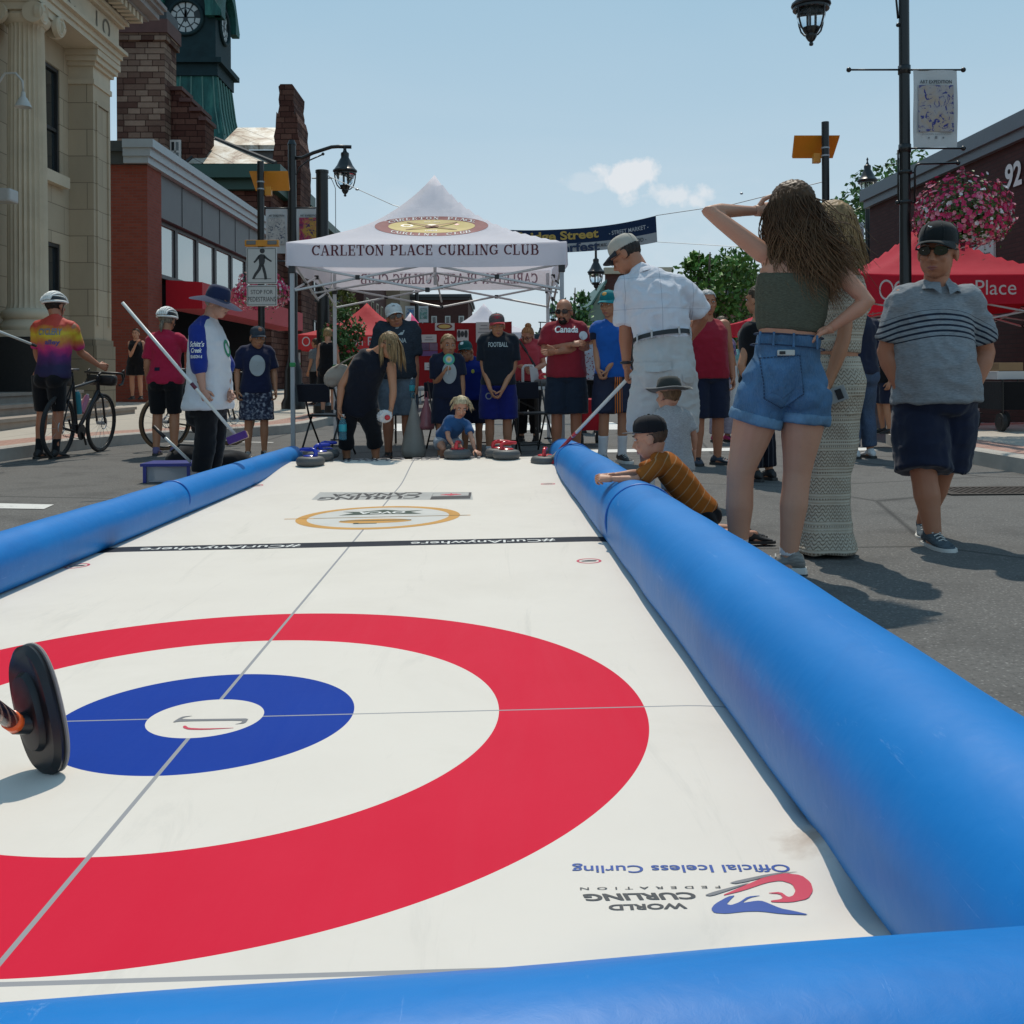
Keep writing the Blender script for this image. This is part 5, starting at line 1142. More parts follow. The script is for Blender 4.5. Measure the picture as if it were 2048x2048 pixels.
# tents
def tentcloth(name, c, tr=.35):
 key = ('tent', name)
 if key in MC: return MC[key]
 b = NB(name); n = b.noise(4, 5, .6, None, .5); b.col(b.mix(n, tuple(x * .9 for x in c), c)).rough(.75).spec(.25); b.bump(n, .35, .03)
 tl_ = b.n.new('ShaderNodeBsdfTranslucent'); tl_.inputs[0].default_value = (*c, 1); mxs = b.n.new('ShaderNodeMixShader'); mxs.inputs[0].default_value = tr
 o = next(q for q in b.n if q.type == 'OUTPUT_MATERIAL'); b.l.new(b.b.outputs[0], mxs.inputs[1]); b.l.new(tl_.outputs[0], mxs.inputs[2]); b.l.new(mxs.outputs[0], o.inputs[0])
 MC[key] = b.m; return b.m
M_TUBE = mat('tent_tube', (.55, .56, .57), .4, .1, metal=.2); M_JNT = mat('tent_joint', (.02, .02, .022), .5)
def tent(label, x0, x1, y0, y1, zb, zv, zp, cloth, ground=0.0, frame=True, legs=True, sag=.0):
 t = thing('canopy_tent', label, 'canopy tent'); cx, cy = (x0 + x1) / 2, (y0 + y1) / 2; n = 28
 g = lambda q: .45 * q + .55 * q ** 3
 m = MB(); v = []
 for j in range(n + 1):
  for i in range(n + 1):
   u, w_ = -1 + 2 * i / n, -1 + 2 * j / n; r = max(abs(u), abs(w_)); e = min(abs(u), abs(w_)) / max(r, 1e-6)
   z = zv + (zp - zv) * g(1 - r) - .10 * (1 - e * e) * r * (1 - r) * 2 - .025 * (1 - e ** 4) * (r > .99) + .010 * noise.noise((u * 5, w_ * 5, zp))
   v.append((cx + u * (x1 - x0) / 2, cy + w_ * (y1 - y0) / 2, z))
 m.add(v, [(j * (n + 1) + i, j * (n + 1) + i + 1, (j + 1) * (n + 1) + i + 1, (j + 1) * (n + 1) + i) for j in range(n) for i in range(n)]); roof = m.build('roof', cloth, t, smooth=True, recalc=False)
 cs = [(x0, y0), (x1, y0), (x1, y1), (x0, y1)]; vals = []
 for k in range(4):
  a, c = cs[k], cs[(k + 1) % 4]; m = MB(); nn = 20; v = []
  for j in range(4):
   for i in range(nn + 1):
    f = i / nn; e = abs(2 * f - 1); out_ = .012 * (j / 3) * sin(f * 17 + k); nx, ny = (c[1] - a[1]), -(c[0] - a[0]); l_ = sqrt(nx * nx + ny * ny)
    v.append((a[0] + (c[0] - a[0]) * f + nx / l_ * (out_ + .006), a[1] + (c[1] - a[1]) * f + ny / l_ * (out_ + .006), zv + .004 + (zb - zv) * j / 3 - .025 * (1 - e ** 4)))
  m.add(v, [(j * (nn + 1) + i, (j + 1) * (nn + 1) + i, (j + 1) * (nn + 1) + i + 1, j * (nn + 1) + i + 1) for j in range(3) for i in range(nn)]); vals.append(m.build('valance', cloth, t, smooth=True, recalc=False))
 if legs:
  for x, y in cs:
   xi, yi = x + (.05 if x == x0 else -.05), y + (.05 if y == y0 else -.05)
   m = MB().box((xi - .022, yi - .022, ground + .02), (xi + .022, yi + .022, zv - .05)); lg = m.build('leg', M_STL if y == y0 else M_TUBE, t)
   MB().rbox((xi, yi, ground + 1.02), (.06, .06, .05), .01).build('collar', mat('green_clip', (.01, .22, .06), .4), lg); MB().box((xi - .06, yi - .06, ground + .002), (xi + .06, yi + .06, ground + .02)).build('foot', M_JNT, lg)
   MB().rbox((xi, yi, zb - .03), (.07, .07, .09), .01).build('bracket', M_JNT, lg)
 if frame:
  zt_, zl_ = zb + .02, zb - .38
  for k in range(4):
   a, c = Vector((*cs[k], 0)), Vector((*cs[(k + 1) % 4], 0)); ins = (Vector((cx, cy, 0)) - a.lerp(c, .5)).normalized() * .05
   m = MB()
   for h in (0, 1):
    p, q = a.lerp(c, .02 + h * .48) + ins, a.lerp(c, .5 + h * .48) + ins
    m.tube([p + Vector((0, 0, zt_)), q + Vector((0, 0, zl_ + .12))], .014, 6).tube([p + ins * .5 + Vector((0, 0, zl_ + .12)), q + ins * .5 + Vector((0, 0, zt_))], .014, 6)
   m.build('truss_bar', M_TUBE, t)
   for f, z in ((.25, (zt_ + zl_ + .12) / 2), (.5, zt_), (.5, zl_ + .12), (.75, (zt_ + zl_ + .12) / 2)):
    MB().rbox(a.lerp(c, f) + ins * 1.2 + Vector((0, 0, z)), (.05, .05, .05), .008).build('truss_joint', M_JNT, t)
  m = MB().cyl((cx, cy, zl_ + .3), (cx, cy, zp - .2), .02, n=8)
  for k in range(4):
   a = Vector((*cs[k], 0)).lerp(Vector((*cs[(k + 1) % 4], 0)), .5); m.tube([(a.x, a.y, zt_ - .2), (cx, cy, zl_ + .45)], .012, 6)
  m.build('centre_post', M_TUBE, t)
 return t, roof, vals
M_WT = tentcloth('white_tent_cloth', (.84, .81, .87), .34); M_RT = tentcloth('red_tent_cloth', (.60, .025, .055), .35); M_MAR = mat('maroon_ink', (.10, .010, .022), .7)
YC = 11.1; x0, x1 = At(573, 500, YC).x, At(1133, 500, YC).x; zb, zv = At(850, 531, YC).z, At(850, 484, YC).z; zp = At(872, 350, YC + 1.53).z
CT, CROOF, CV = tent('white pop-up canopy of the curling club at the far end of the sheet', x0, x1, YC, YC + 3.05, zb, zv, zp, M_WT)
o = Vector((At(852, 501, YC).x, YC - .03, At(852, 501, YC).z + .005)); tv = bvh_of([CV[0]]); m = MB()
print_on(m, serif2d('CARLETON PLACE CURLING CLUB', At(1080, 500, YC).x - At(625, 500, YC).x, .115), o, (1, 0, 0), (0, 0, 1), tv, .004); m.build('lettering', M_MAR, CV[0], recalc=False)
yb = YC + 3.05; m = MB(); q = At(898, 557, yb); o = Vector((q.x, yb, q.z)); tv = bvh_of([CV[2]])
print_on(m, serif2d('CARLETON PLACE CURLING CLUB', At(1076, 500, yb).x - At(721, 500, yb).x, .14), o, (-1, 0, 0), (0, 0, 1), tv, .004); m.build('lettering', M_MAR, CV[2], recalc=False)
P, Fc = serif2d('CARLETON PLACE CURLING CLUB', At(1076, 500, yb).x - At(721, 500, yb).x, .14); m = MB(); print_on(m, ([(-x, y) for x, y in P], Fc), o, (1, 0, 0), (0, 0, 1), tv, .004); m.build('lettering', mat('showthrough_maroon', (.33, .20, .25), .8), CV[2], recalc=False)  # mirrored inner copy: outer lettering shining through the cloth, painted as pale colour
tr_ = bvh_of([CROOF]); q = At(862, 449, 11.75); o = Vector((q.x, 11.3, q.z)); W_, H_ = .66, .150
ux, uy = (1, 0, 0), (0, 0, 1)
def crest(vf, mm, off, name):
 m = MB(); print_on(m, vf, o, ux, uy, tr_, off, 1.2); return m.build(name, mm, CROOF, recalc=False)
def dense(rx, ry, r0=0):
 P = []; k = 8; n = 56
 for i in range(k + 1):
  r = r0 + (1 - r0) * i / k; P += [(rx * r * cos(2 * pi * j / n), ry * r * sin(2 * pi * j / n)) for j in range(n)]
 return P, [(i * n + j, i * n + (j + 1) % n, (i + 1) * n + (j + 1) % n, (i + 1) * n + j) for i in range(k) for j in range(n)]
crest(dense(W_, H_, .02), mat('crest_maroon', (.20, .022, .035), .7), .006, 'crest'); crest(dense(W_ * .765, H_ * .66, .02), mat('crest_yellow', (.62, .46, .15), .7), .010, 'crest_ground')
def arctext(body, rx, ry, a0, a1, h, flip=False):
 PP = []; FF = []; n = len(body)
 for i, ch in enumerate(body):
  if ch == ' ': continue
  a = radians(a0 + (a1 - a0) * i / (n - 1)); c = (rx * cos(a), ry * sin(a)); tx, ty = (-rx * sin(a), ry * cos(a)); l_ = sqrt(tx * tx + ty * ty); tx, ty = tx / l_, ty / l_
  if not flip: tx, ty = -tx, -ty
  nx, ny = (-ty, tx); wd = {'I': .03, 'L': .055}.get(ch, .072)
  P, Fc = serif2d(ch, wd, h); b_ = len(PP); PP += [(c[0] + x * tx + y * nx, c[1] + x * ty + y * ny) for x, y in P]; FF += [tuple(k + b_ for k in f) for f in Fc]
 return PP, FF
crest(arctext('CARLETON PLACE', W_ * .87, H_ * .83, 146, 34, .038), mat('crest_white', (.72, .70, .68), .7), .014, 'lettering'); crest(arctext('CURLING CLUB', W_ * .87, H_ * .83, 222, 318, .038, True), mat('crest_white', (.72, .70, .68), .7), .014, 'lettering')
mm_ = mat('crest_brown', (.28, .14, .05), .7)
crest(([(-.30, .055), (-.29, .065), (.30, -.045), (.29, -.055)], [(0, 3, 2, 1)]), mm_, .013, 'crossed_broom'); crest(([(.30, .055), (.29, .065), (-.30, -.045), (-.29, -.055)], [(0, 1, 2, 3)]), mm_, .0145, 'crossed_broom')
crest(disc2d(.085, .022, 20, 0, .0), mat('crest_maroon', (.20, .022, .035), .7), .017, 'stone_emblem'); crest(disc2d(.055, .012, 16, 0, .022), MGY, .019, 'stone_emblem')
crest(xf2d(poly2d(LEAF), lambda x, y: (.29 + x * .035, .025 + y * .018)), MRD, .013, 'maple_leaf'); crest(disc2d(.075, .02, 14, -.29, .012, .6), MGN, .013, 'wreath'); P, Fc = text2d('1884', .14, .020, .02); crest(([(x, y - .062) for x, y in P], Fc), MK, .014, 'lettering'); P, Fc = text2d('EST 1884', .18, .016, .0); crest(([(x, y + .068) for x, y in P], Fc), MK, .014, 'lettering')
YR = 13.6; rx0, rx1 = At(1722, 560, YR).x, At(1722, 560, YR).x + 3.05; zb, zv = At(1900, 605, YR).z, At(1900, 546, YR).z; zp = At(1850, 432, YR + 1.5).z
RTT, rr_, rv = tent('red canopy tent behind the man in the grey polo, white lettering on its front', rx0, rx1, YR, YR + 3.05, zb, zv, zp, M_RT, .2)
for k, (body, pxa, pxb, py, Y, hh) in enumerate((('Carleton Place', 1790, 2036, 578, YR - .05, .20),)):
 a, c = At(pxa, py, Y), At(pxb, py, Y); m = MB(); print_on(m, text2d(body, c.x - a.x, hh, .0, sub=30), Vector(((a.x + c.x) / 2, YR - .03, a.z + .02)), (1, 0, 0), (0, 0, 1), bvh_of([rv[0]]), .005); m.build('lettering', mat('white_ink', (.62, .55, .56), .7), rv[0], recalc=False)
a = At(1772, 580, YR); m = MB(); print_on(m, disc2d(.10, .14, 20, r0=.8), Vector((a.x, YR - .03, a.z)), (1, 0, 0), (0, 0, 1), bvh_of([rv[0]]), .005); m.build('logo', mat('white_ink', (.62, .55, .56), .7), rv[0], recalc=False)
a = At(1738, 636, YR + 3.05); m = MB(); P, Fc = text2d('Carleton Place', 1.9, .20, sub=30); print_on(m, (P, Fc), Vector((a.x + .5, YR + 3.0, a.z)), (1, 0, 0), (0, 0, 1), bvh_of([rv[2]]), .005); m.build('lettering', mat('white_ink', (.62, .55, .56), .7), rv[2], recalc=False)
YT = 25; rx0 = At(594, 680, YT).x; zb, zv = At(600, 699, YT).z, At(600, 669, YT).z; zp = At(690, 606, YT + 1.5).z
_, r_, rv = tent('red canopy tent farther back on the left, behind the two black poles', rx0, rx0 + 3.05, YT, YT + 3.05, zb, zv, zp, tentcloth('coral_tent_cloth', (.62, .06, .07), .35), .15, frame=False)
a = At(618, 683, YT); m = MB(); print_on(m, text2d('Carleton Place', 1.75, .22, sub=30), Vector((a.x + 1.15, YT - .03, a.z)), (1, 0, 0), (0, 0, 1), bvh_of([rv[0]]), .005); print_on(m, disc2d(.10, .12, 16, r0=.75), Vector((a.x - .07, YT - .03, a.z)), (1, 0, 0), (0, 0, 1), bvh_of([rv[0]]), .005); m.build('lettering', mat('white_ink', (.62, .55, .56), .7), rv[0], recalc=False)
YT = 32; rx0 = At(716, 690, YT).x; zb, zv = At(720, 706, YT).z, At(720, 689, YT).z; zp = At(800, 625, YT + 1.5).z
b = NB('pink_tent_cloth'); X = b.xyz(); b.col(b.mix(b.math('GREATER_THAN', b.math('FRACT', b.math('MULTIPLY', X[0], 1.1)), .5), (.62, .03, .16), (.70, .58, .60))).rough(.75)
tent('pink and white striped tent top behind the man in the charcoal shirt', rx0, rx0 + 3.05, YT, YT + 3.05, zb, zv, zp, b.m, .15, frame=False)
YT = 30; rx0, rx1 = At(866, 690, YT).x, At(1068, 690, YT).x; zb, zv = At(900, 690, YT).z, At(900, 664, YT).z; zp = At(966, 606, YT + 1.5).z
tent('plain white tent down the street above the red display board', rx0, rx1, YT, YT + 3.05, zb, zv, zp, M_WT, 0, frame=False)
YT = 36; rx0, rx1 = At(1000, 690, YT).x, At(1084, 690, YT).x; zb, zv = At(1040, 700, YT).z, At(1040, 668, YT).z
tent('low slate blue tent behind the woman in coral', rx0 - 1.3, rx1, YT, YT + 3, zb, zv, zv + .25, tentcloth('slate_tent_cloth', (.05, .07, .09), .2), 0, frame=False)
YT = 24; rx0 = At(1490, 690, YT).x; zb, zv = At(1500, 668, YT).z, At(1500, 642, YT).z
tent('small red tent edge behind the long-haired woman at her left hip', rx0, rx0 + 1.9, YT, YT + 2, zb, zv, zv + .5, M_RT, 0, frame=False)
# trees and plants
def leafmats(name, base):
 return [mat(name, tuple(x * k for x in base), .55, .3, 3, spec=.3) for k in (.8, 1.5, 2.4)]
M_BARK = mat('bark', (.075, .055, .04), .9, .4, 8, bump=.6, bscale=20)
def tree(label, base, H, cr, ch, seed, col, n=2600, ls=.16, name='tree', cat='tree', group=None, lobes=9, trunk_r=.13, cz=None):
 t = thing(name, label, cat, base, 0, group); rnd = random.Random(seed); cz = cz or H - ch / 2
 m = MB(); m.tube([(0, 0, 0), (.03, .02, H * .3), (-.04, .03, H * .6), (.02, 0, H * .92)], [trunk_r, trunk_r * .75, trunk_r * .5, trunk_r * .15], 9)
 L_ = []
 for i in range(lobes):
  a = rnd.uniform(0, 2 * pi); v = rnd.uniform(-.85, .95); q = sqrt(max(.05, 1 - v * v)); d = rnd.uniform(.35, .85)
  c = Vector((cos(a) * q * cr * d, sin(a) * q * cr * d, cz + v * ch * .44)); r = rnd.uniform(.32, .55) * min(cr, ch * .5); L_.append((c, r))
  s0 = Vector((0, 0, max(H * .2, c.z - abs(c.x) - abs(c.y) - .3))); m.tube([s0, s0.lerp(c, .5) + Vector((0, 0, -.1)), c], [trunk_r * .35, trunk_r * .22, trunk_r * .06], 5)
 m.build('trunk', M_BARK, t, smooth=True)
 m = MB()
 for _ in range(n):
  c, r = L_[rnd.randrange(lobes)] if rnd.random() < .86 else (Vector((0, 0, cz)), min(cr, ch * .5) * .8)
  d = Vector((rnd.gauss(0, 1), rnd.gauss(0, 1), rnd.gauss(0, 1))).normalized(); p = c + d * r * (rnd.random() ** .45) * Vector((1, 1, 1)).x
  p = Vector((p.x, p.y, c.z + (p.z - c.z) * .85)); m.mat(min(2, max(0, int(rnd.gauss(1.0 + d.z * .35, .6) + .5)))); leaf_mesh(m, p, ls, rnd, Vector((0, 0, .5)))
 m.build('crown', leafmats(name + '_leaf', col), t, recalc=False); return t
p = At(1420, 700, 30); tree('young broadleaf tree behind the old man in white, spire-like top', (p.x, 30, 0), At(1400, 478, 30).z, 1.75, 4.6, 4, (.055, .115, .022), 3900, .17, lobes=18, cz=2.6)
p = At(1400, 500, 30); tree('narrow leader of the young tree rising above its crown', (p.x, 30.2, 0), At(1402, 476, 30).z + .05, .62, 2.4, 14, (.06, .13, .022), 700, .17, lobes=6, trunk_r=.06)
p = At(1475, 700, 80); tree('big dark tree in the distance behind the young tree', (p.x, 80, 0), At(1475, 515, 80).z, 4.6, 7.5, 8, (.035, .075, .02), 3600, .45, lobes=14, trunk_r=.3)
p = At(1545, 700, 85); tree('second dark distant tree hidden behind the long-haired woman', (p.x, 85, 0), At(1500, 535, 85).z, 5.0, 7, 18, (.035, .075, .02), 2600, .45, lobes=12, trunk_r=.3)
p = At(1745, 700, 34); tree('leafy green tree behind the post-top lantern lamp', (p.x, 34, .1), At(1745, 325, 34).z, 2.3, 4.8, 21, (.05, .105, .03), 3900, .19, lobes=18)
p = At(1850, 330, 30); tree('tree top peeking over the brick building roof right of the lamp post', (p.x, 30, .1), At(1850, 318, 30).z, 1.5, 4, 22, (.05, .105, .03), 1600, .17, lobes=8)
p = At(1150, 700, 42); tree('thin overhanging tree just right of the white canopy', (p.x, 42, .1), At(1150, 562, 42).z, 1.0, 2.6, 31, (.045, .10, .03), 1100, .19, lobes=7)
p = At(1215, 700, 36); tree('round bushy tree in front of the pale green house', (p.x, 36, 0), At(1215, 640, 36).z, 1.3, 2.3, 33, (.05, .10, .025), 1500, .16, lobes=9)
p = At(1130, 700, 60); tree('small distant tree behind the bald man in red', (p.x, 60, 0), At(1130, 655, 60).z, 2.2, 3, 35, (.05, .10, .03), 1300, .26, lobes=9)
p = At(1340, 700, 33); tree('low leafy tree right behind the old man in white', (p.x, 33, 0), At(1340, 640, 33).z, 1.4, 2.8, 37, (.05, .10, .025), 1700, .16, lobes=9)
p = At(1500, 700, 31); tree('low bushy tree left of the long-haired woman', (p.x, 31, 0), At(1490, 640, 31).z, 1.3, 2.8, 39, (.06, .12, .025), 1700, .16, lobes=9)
p = At(690, 740, 19.5); rt = tree('flowering rose shrub beside the canopy back leg', (p.x, 19.5, .15), At(690, 630, 19.5).z, .50, 1.5, 41, (.035, .075, .02), 1700, .075, 'flowering_shrub', 'shrub', lobes=10, trunk_r=.03)
p = At(680, 610, 24); tree('pale young street tree above the red tent, under the canopy edge', (p.x, 24, .15), At(680, 578, 24).z, .45, 1.0, 43, (.09, .11, .03), 500, .10, lobes=6, trunk_r=.04)
rnd = random.Random(4); m = MB()
for _ in range(46):
 a = rnd.uniform(0, 6.28); c = Vector((.46 * cos(a) * rnd.uniform(.5, 1.05), .46 * sin(a), rnd.uniform(.6, 1.7)))
 for k in range(5): leaf_mesh(m, c + Vector((rnd.gauss(0, .012), rnd.gauss(0, .012), rnd.gauss(0, .012))), .045, rnd)
m.build('roses', mat('rose_red', (.50, .05, .07), .6), rt, recalc=False)['kind'] = 'stuff'
# people
def V(*a): return Vector(a)
def rotz(v, a): c, s = cos(a), sin(a); return Vector((v[0] * c - v[1] * s, v[0] * s + v[1] * c, v[2]))
class Person:
 def __init__(s, label, xy, face, H, ov=None, hs=1.07, fat=0.0, fem=False, lk=1.0, vox=.012, sk=(.42, .22, .145), z=0.0, look=None, legk=1.0, hk=1.0, bare=True, group=None):
  s.k = k = H / 1.75; s.hs = hs; s.fat = fat; s.fem = fem; s.vox = vox; s.skin = skin(sk); s.hk = hk; s.lk = lk
  s.root = thing('person', label, 'person', (xy[0], xy[1], z), 0, group)
  a = radians(face); s.a = a
  base = dict(pelvis=(0, 0, .93 * legk), chest=(0, .01, 1.27), neck=(0, -.02, 1.455), head=(0, .015, 1.635), hipL=(-.09, 0, .90 * legk), hipR=(.09, 0, .90 * legk), knL=(-.10, .02, .50 * legk), knR=(.10, .02, .50 * legk), anL=(-.105, -.03, .085), anR=(.105, -.03, .085),
     shL=(-.175, -.015, 1.41), shR=(.175, -.015, 1.41), elL=(-.235, -.03, 1.13), elR=(.235, -.03, 1.13), wrL=(-.245, .05, .885), wrR=(.245, .05, .885))
  if fem: base.update(shL=(-.155, -.015, 1.41), shR=(.155, -.015, 1.41), elL=(-.205, -.03, 1.13), elR=(.205, -.03, 1.13), wrL=(-.225, .05, .89), wrR=(.225, .05, .89))
  s.J = {n: rotz(Vector(p) * k, a) for n, p in base.items()}
  s.ov = ov or {}
  for n, p in s.ov.items():
   if n in s.J: s.J[n] = Vector(p)
  s.f = rotz(V(0, 1, 0), a); s.look = Vector(look).normalized() if look else s.f.copy()
  s.toe = {q: Vector(s.ov.get('toe' + q, rotz(V(-.12 if q == 'L' else .12, 1, 0), a))).normalized() for q in 'LR'}
  s.hd = {q: Vector(s.ov['hd' + q]).normalized() if 'hd' + q in s.ov else None for q in 'LR'}
  s.curl = {q: s.ov.get('curl' + q, .45) for q in 'LR'}
  s.build_frames(); s.objs = {}
 # -- spine: ring centres with lateral and forward axes
 def build_frames(s):
  J = s.J; k = s.k; P, Cc, Nn = J['pelvis'], J['chest'], J['neck']
  lat0 = (J['hipR'] - J['hipL']); lat1 = (J['shR'] - J['shL'])
  s.lat0 = lat0.normalized(); s.lat1 = lat1.normalized()
  s.up0 = (Cc - P).normalized(); s.up1 = (Nn - Cc).normalized()
  s.low = P - s.up0.lerp(V(0, 0, 1), .6).normalized() * .10 * k
 def spine(s, q):
  J = s.J; pts = [s.low, J['pelvis'], J['chest'], J['neck']]
  q = max(-1, min(2, q)) + 1; i = min(2, int(q)); t = q - i
  g = lambda j: pts[max(0, min(3, j))]
  p0, p1, p2, p3 = g(i - 1), g(i), g(i + 1), g(i + 2)
  p = .5 * ((2 * p1) + (p2 - p0) * t + (2 * p0 - 5 * p1 + 4 * p2 - p3) * t * t + (3 * p1 - p0 - 3 * p2 + p3) * t ** 3)
  d = ((p2 - p0) * .5 * (1 - t) + (p3 - p1) * .5 * t).normalized()
  lat = s.lat0.lerp(s.lat1, max(0, min(1, (q - 1) / 1.3))).normalized(); lat = (lat - d * lat.dot(d)).normalized(); fw = d.cross(lat).normalized()
  return p, lat, fw, d
 def ring(s, q, w, df, db, n=28, sh=0, e=2.3):
  p, lat, fw, d = s.spine(q); k = s.k; r = []
  for j in range(n):
   a = 2 * pi * j / n; c, sn = cos(a), sin(a); cx = abs(c) ** (2 / e) * (1 if c >= 0 else -1); sy = abs(sn) ** (2 / e) * (1 if sn >= 0 else -1)
   r.append(p + lat * (w * k * cx) + fw * ((df if sn >= 0 else db) * k * sy + sh * k))
  return r
 def rings(s, add=0.0, lo=-1.0, hi=2.0, loose=0.0, hem=0.0):
  f = s.fat; ft = 1 if s.fem else 0
  T = [(-1.0, .135, .085, .10), (-.55, .168 + .012 * ft + f * .02, .105 + f * .05, .125 + f * .02), (0.0, .172 + .016 * ft + f * .035, .105 + f * .10, .125 + f * .02), (.35, .155 - .014 * ft + f * .055, .10 + f * .15, .105 + f * .02), (.65, .150 - .016 * ft + f * .055, .105 + f * .14, .105 + f * .015), (1.0, .168 - .012 * ft + f * .035, .118 + .012 * ft + f * .08, .115 + f * .02), (1.35, .178 - .018 * ft + f * .02, .108 + .012 * ft + f * .04, .115 + f * .02), (1.62, .168 - .018 * ft + f * .02, .082 + f * .015, .10 + f * .02), (1.82, .115 - .01 * ft + f * .01, .062, .08 + f * .015), (2.0, .062, .056, .064)]
  def at(q):
   for a, b in zip(T, T[1:]):
    if a[0] <= q <= b[0]:
     t = (q - a[0]) / (b[0] - a[0]); return [a[i] + (b[i] - a[i]) * t for i in range(1, 4)]
   return list(T[0][1:] if q < T[0][0] else T[-1][1:])
  qs = sorted({lo, hi, *[t[0] for t in T if lo < t[0] < hi]}); out = []
  for q in qs:
   w_, df, db = at(q); l = loose * max(0, min(1, (1.3 - q) / 1.2)) + (hem if q == lo else 0)
   if q > 1.7: l = 0; ad = add * .8
   else: ad = add
   out.append(s.ring(q, w_ + ad + l, df + ad + l, db + ad + l))
  return out
 def limb(s, m, pts, rad, n=14, round_=True): m.tube(pts, [r * s.k for r in rad], n, True, round_); return m
 def arm_pts(s, q, t0=0, t1=2, n=9):
  J = s.J; a, b, c = J['sh' + q], J['el' + q], J['wr' + q]; out = []
  for i in range(n):
   t = t0 + (t1 - t0) * i / (n - 1); out.append((a.lerp(b, t) if t <= 1 else b.lerp(c, t - 1), t))
  return out
 def leg_pts(s, q, t0=0, t1=2, n=11):
  J = s.J; a, b, c = J['hip' + q], J['kn' + q], J['an' + q]; out = []
  for i in range(n):
   t = t0 + (t1 - t0) * i / (n - 1); out.append((a.lerp(b, t) if t <= 1 else b.lerp(c, t - 1), t))
  return out
 def yoke(s, m, add):
  k, J = s.k, s.J; d = s.up1
  for q in 'LR':
   sh = J['sh' + q]; nk = J['neck']; m.tube([nk + d * .012 * k, nk.lerp(sh, .5) + d * .004 * k - d * .012 * k, sh.lerp(nk, .12) - d * .006 * k, sh.lerp(J['el' + q], .12)], [(.050 + add) * k, (.047 + add) * k, (s.ra(0) - .005 + add * 1.5) * k, (s.ra(.12) - .003 + add * 1.5) * k], 14, True, True)
 @staticmethod
 def prof(t, T):
  for a, b in zip(T, T[1:]):
   if a[0] <= t <= b[0]: u = (t - a[0]) / (b[0] - a[0]); return a[1] + (b[1] - a[1]) * u
  return T[-1][1]
 def ra(s, t): return s.prof(t, [(0, .056), (.35, .051), (.9, .041), (1, .040), (1.25, .043), (1.7, .031), (2, .026)]) * (.88 if s.fem else 1) * (1 + s.fat * .6)
 def rl(s, t): return s.prof(t, [(0, .092), (.4, .083), (.9, .060), (1.0, .056), (1.12, .052), (1.35, .058), (1.7, .043), (2, .036)]) * (1.04 if s.fem and t < .8 else 1) * (1 + s.fat * .35) * s.lk
 def hframe(s):
  L_ = s.look; up = (s.J['head'] - s.J['neck']).normalized().lerp(V(0, 0, 1), .5); lat = L_.cross(up).normalized(); up = lat.cross(L_).normalized()
  return Matrix((lat, L_, up)).transposed()
 def hp(s, x, y, z):
  return s.J['head'] + s.HM @ (Vector((x, y, z)) * s.k * s.hs)
 def body(s, legs=True, shorts_only=False):
  k, J = s.k, s.J; s.HM = s.hframe(); m = MB()
  m.loft(s.rings()); s.yoke(m, 0); m.tube([J['neck'] - s.up1 * .05 * k, J['neck'].lerp(J['head'], .35), J['head'] - s.HM @ V(0, .012, .02) * k], [.072 * k, .058 * k * min(1.15, s.hs ** .5), .056 * k * s.hs ** .5], 14)
  for q in 'LR':
   p = s.arm_pts(q); s.limb(m, [a for a, _ in p], [s.ra(t) for _, t in p])
   p = s.leg_pts(q); s.limb(m, [a for a, _ in p], [s.rl(t) for _, t in p])
   c = J['an' + q]; m.tube([c, c - V(0, 0, .045 * k), c + s.toe[q] * .10 * k - V(0, 0, .055 * k)], [.036 * k, .04 * k, .03 * k], 10, True, True)
   d = J['kn' + q]; m.ell(d + s.f * .012 * k, (.05 * k,) * 3, n=10, m=8)
  if s.fem:
   for sx in (-1, 1):
    p, lat, fw, d = s.spine(1.18); m.ell(p + lat * sx * .075 * k + fw * .085 * k, (.062 * k, .062 * k, .06 * k), n=12, m=8)
  for sx, q in ((-1, 'L'), (1, 'R')):
   p, lat, fw, d = s.spine(-.5); m.ell(p + lat * sx * .075 * k - fw * .065 * k, (.088 * k, .08 * k, .09 * k), n=14, m=10)
  hm = MB(); h = s.hp; kk = k * s.hs
  hm.ell(h(0, -.012, .03), (.077 * kk, .098 * kk, .092 * kk), s.HM, 20, 14); hm.ell(h(0, .02, -.045), ((.061 + s.fat * .012) * kk, .072 * kk, .075 * kk), s.HM, 16, 12); hm.ell(h(0, .048, -.092), (.032 * kk, .030 * kk, .026 * kk), s.HM, 12, 8)
  hm.tube([h(0, .082, .02), h(0, .094, -.012), h(0, .108, -.034), h(0, .088, -.046)], [.009 * kk, .012 * kk, .016 * kk, .012 * kk], 8, True, True)
  for sx in (-1, 1):
   hm.ell(h(sx * .012, .096, -.040), (.010 * kk,) * 3, n=8, m=6); hm.ell(h(sx * .034, .073, -.028), (.024 * kk, .016 * kk, .02 * kk), s.HM, 10, 8); hm.ell(h(sx * .079, -.012, -.012), (.010 * kk, .024 * kk, .034 * kk), s.HM, 10, 8)
   hm.ell(h(sx * .030, .082, .028), (.024 * kk, .012 * kk, .009 * kk), s.HM, 10, 6)
  hm.tube([h(-.02, .083, -.066), h(0, .089, -.064), h(.02, .083, -.066)], [.006 * kk, .0085 * kk, .006 * kk], 8, True, True).tube([h(-.018, .081, -.075), h(0, .087, -.076), h(.018, .081, -.075)], [.006 * kk, .009 * kk, .006 * kk], 8, True, True)
  hm.tube([h(0, -.03, -.03), J['neck'].lerp(J['head'], .3)], [.058 * kk, .060 * k * s.hs ** .5], 12)
  b = MB(); mesh_mb(b, remesh(m, s.vox, 5)); mesh_mb(b, remesh(hm, min(s.vox, .0062), 3))
  for q in 'LR': s.hand(b, q)
  s.bobj = b.build('body', s.skin, s.root, smooth=True, recalc=False); s.objs['body'] = s.bobj
  return s
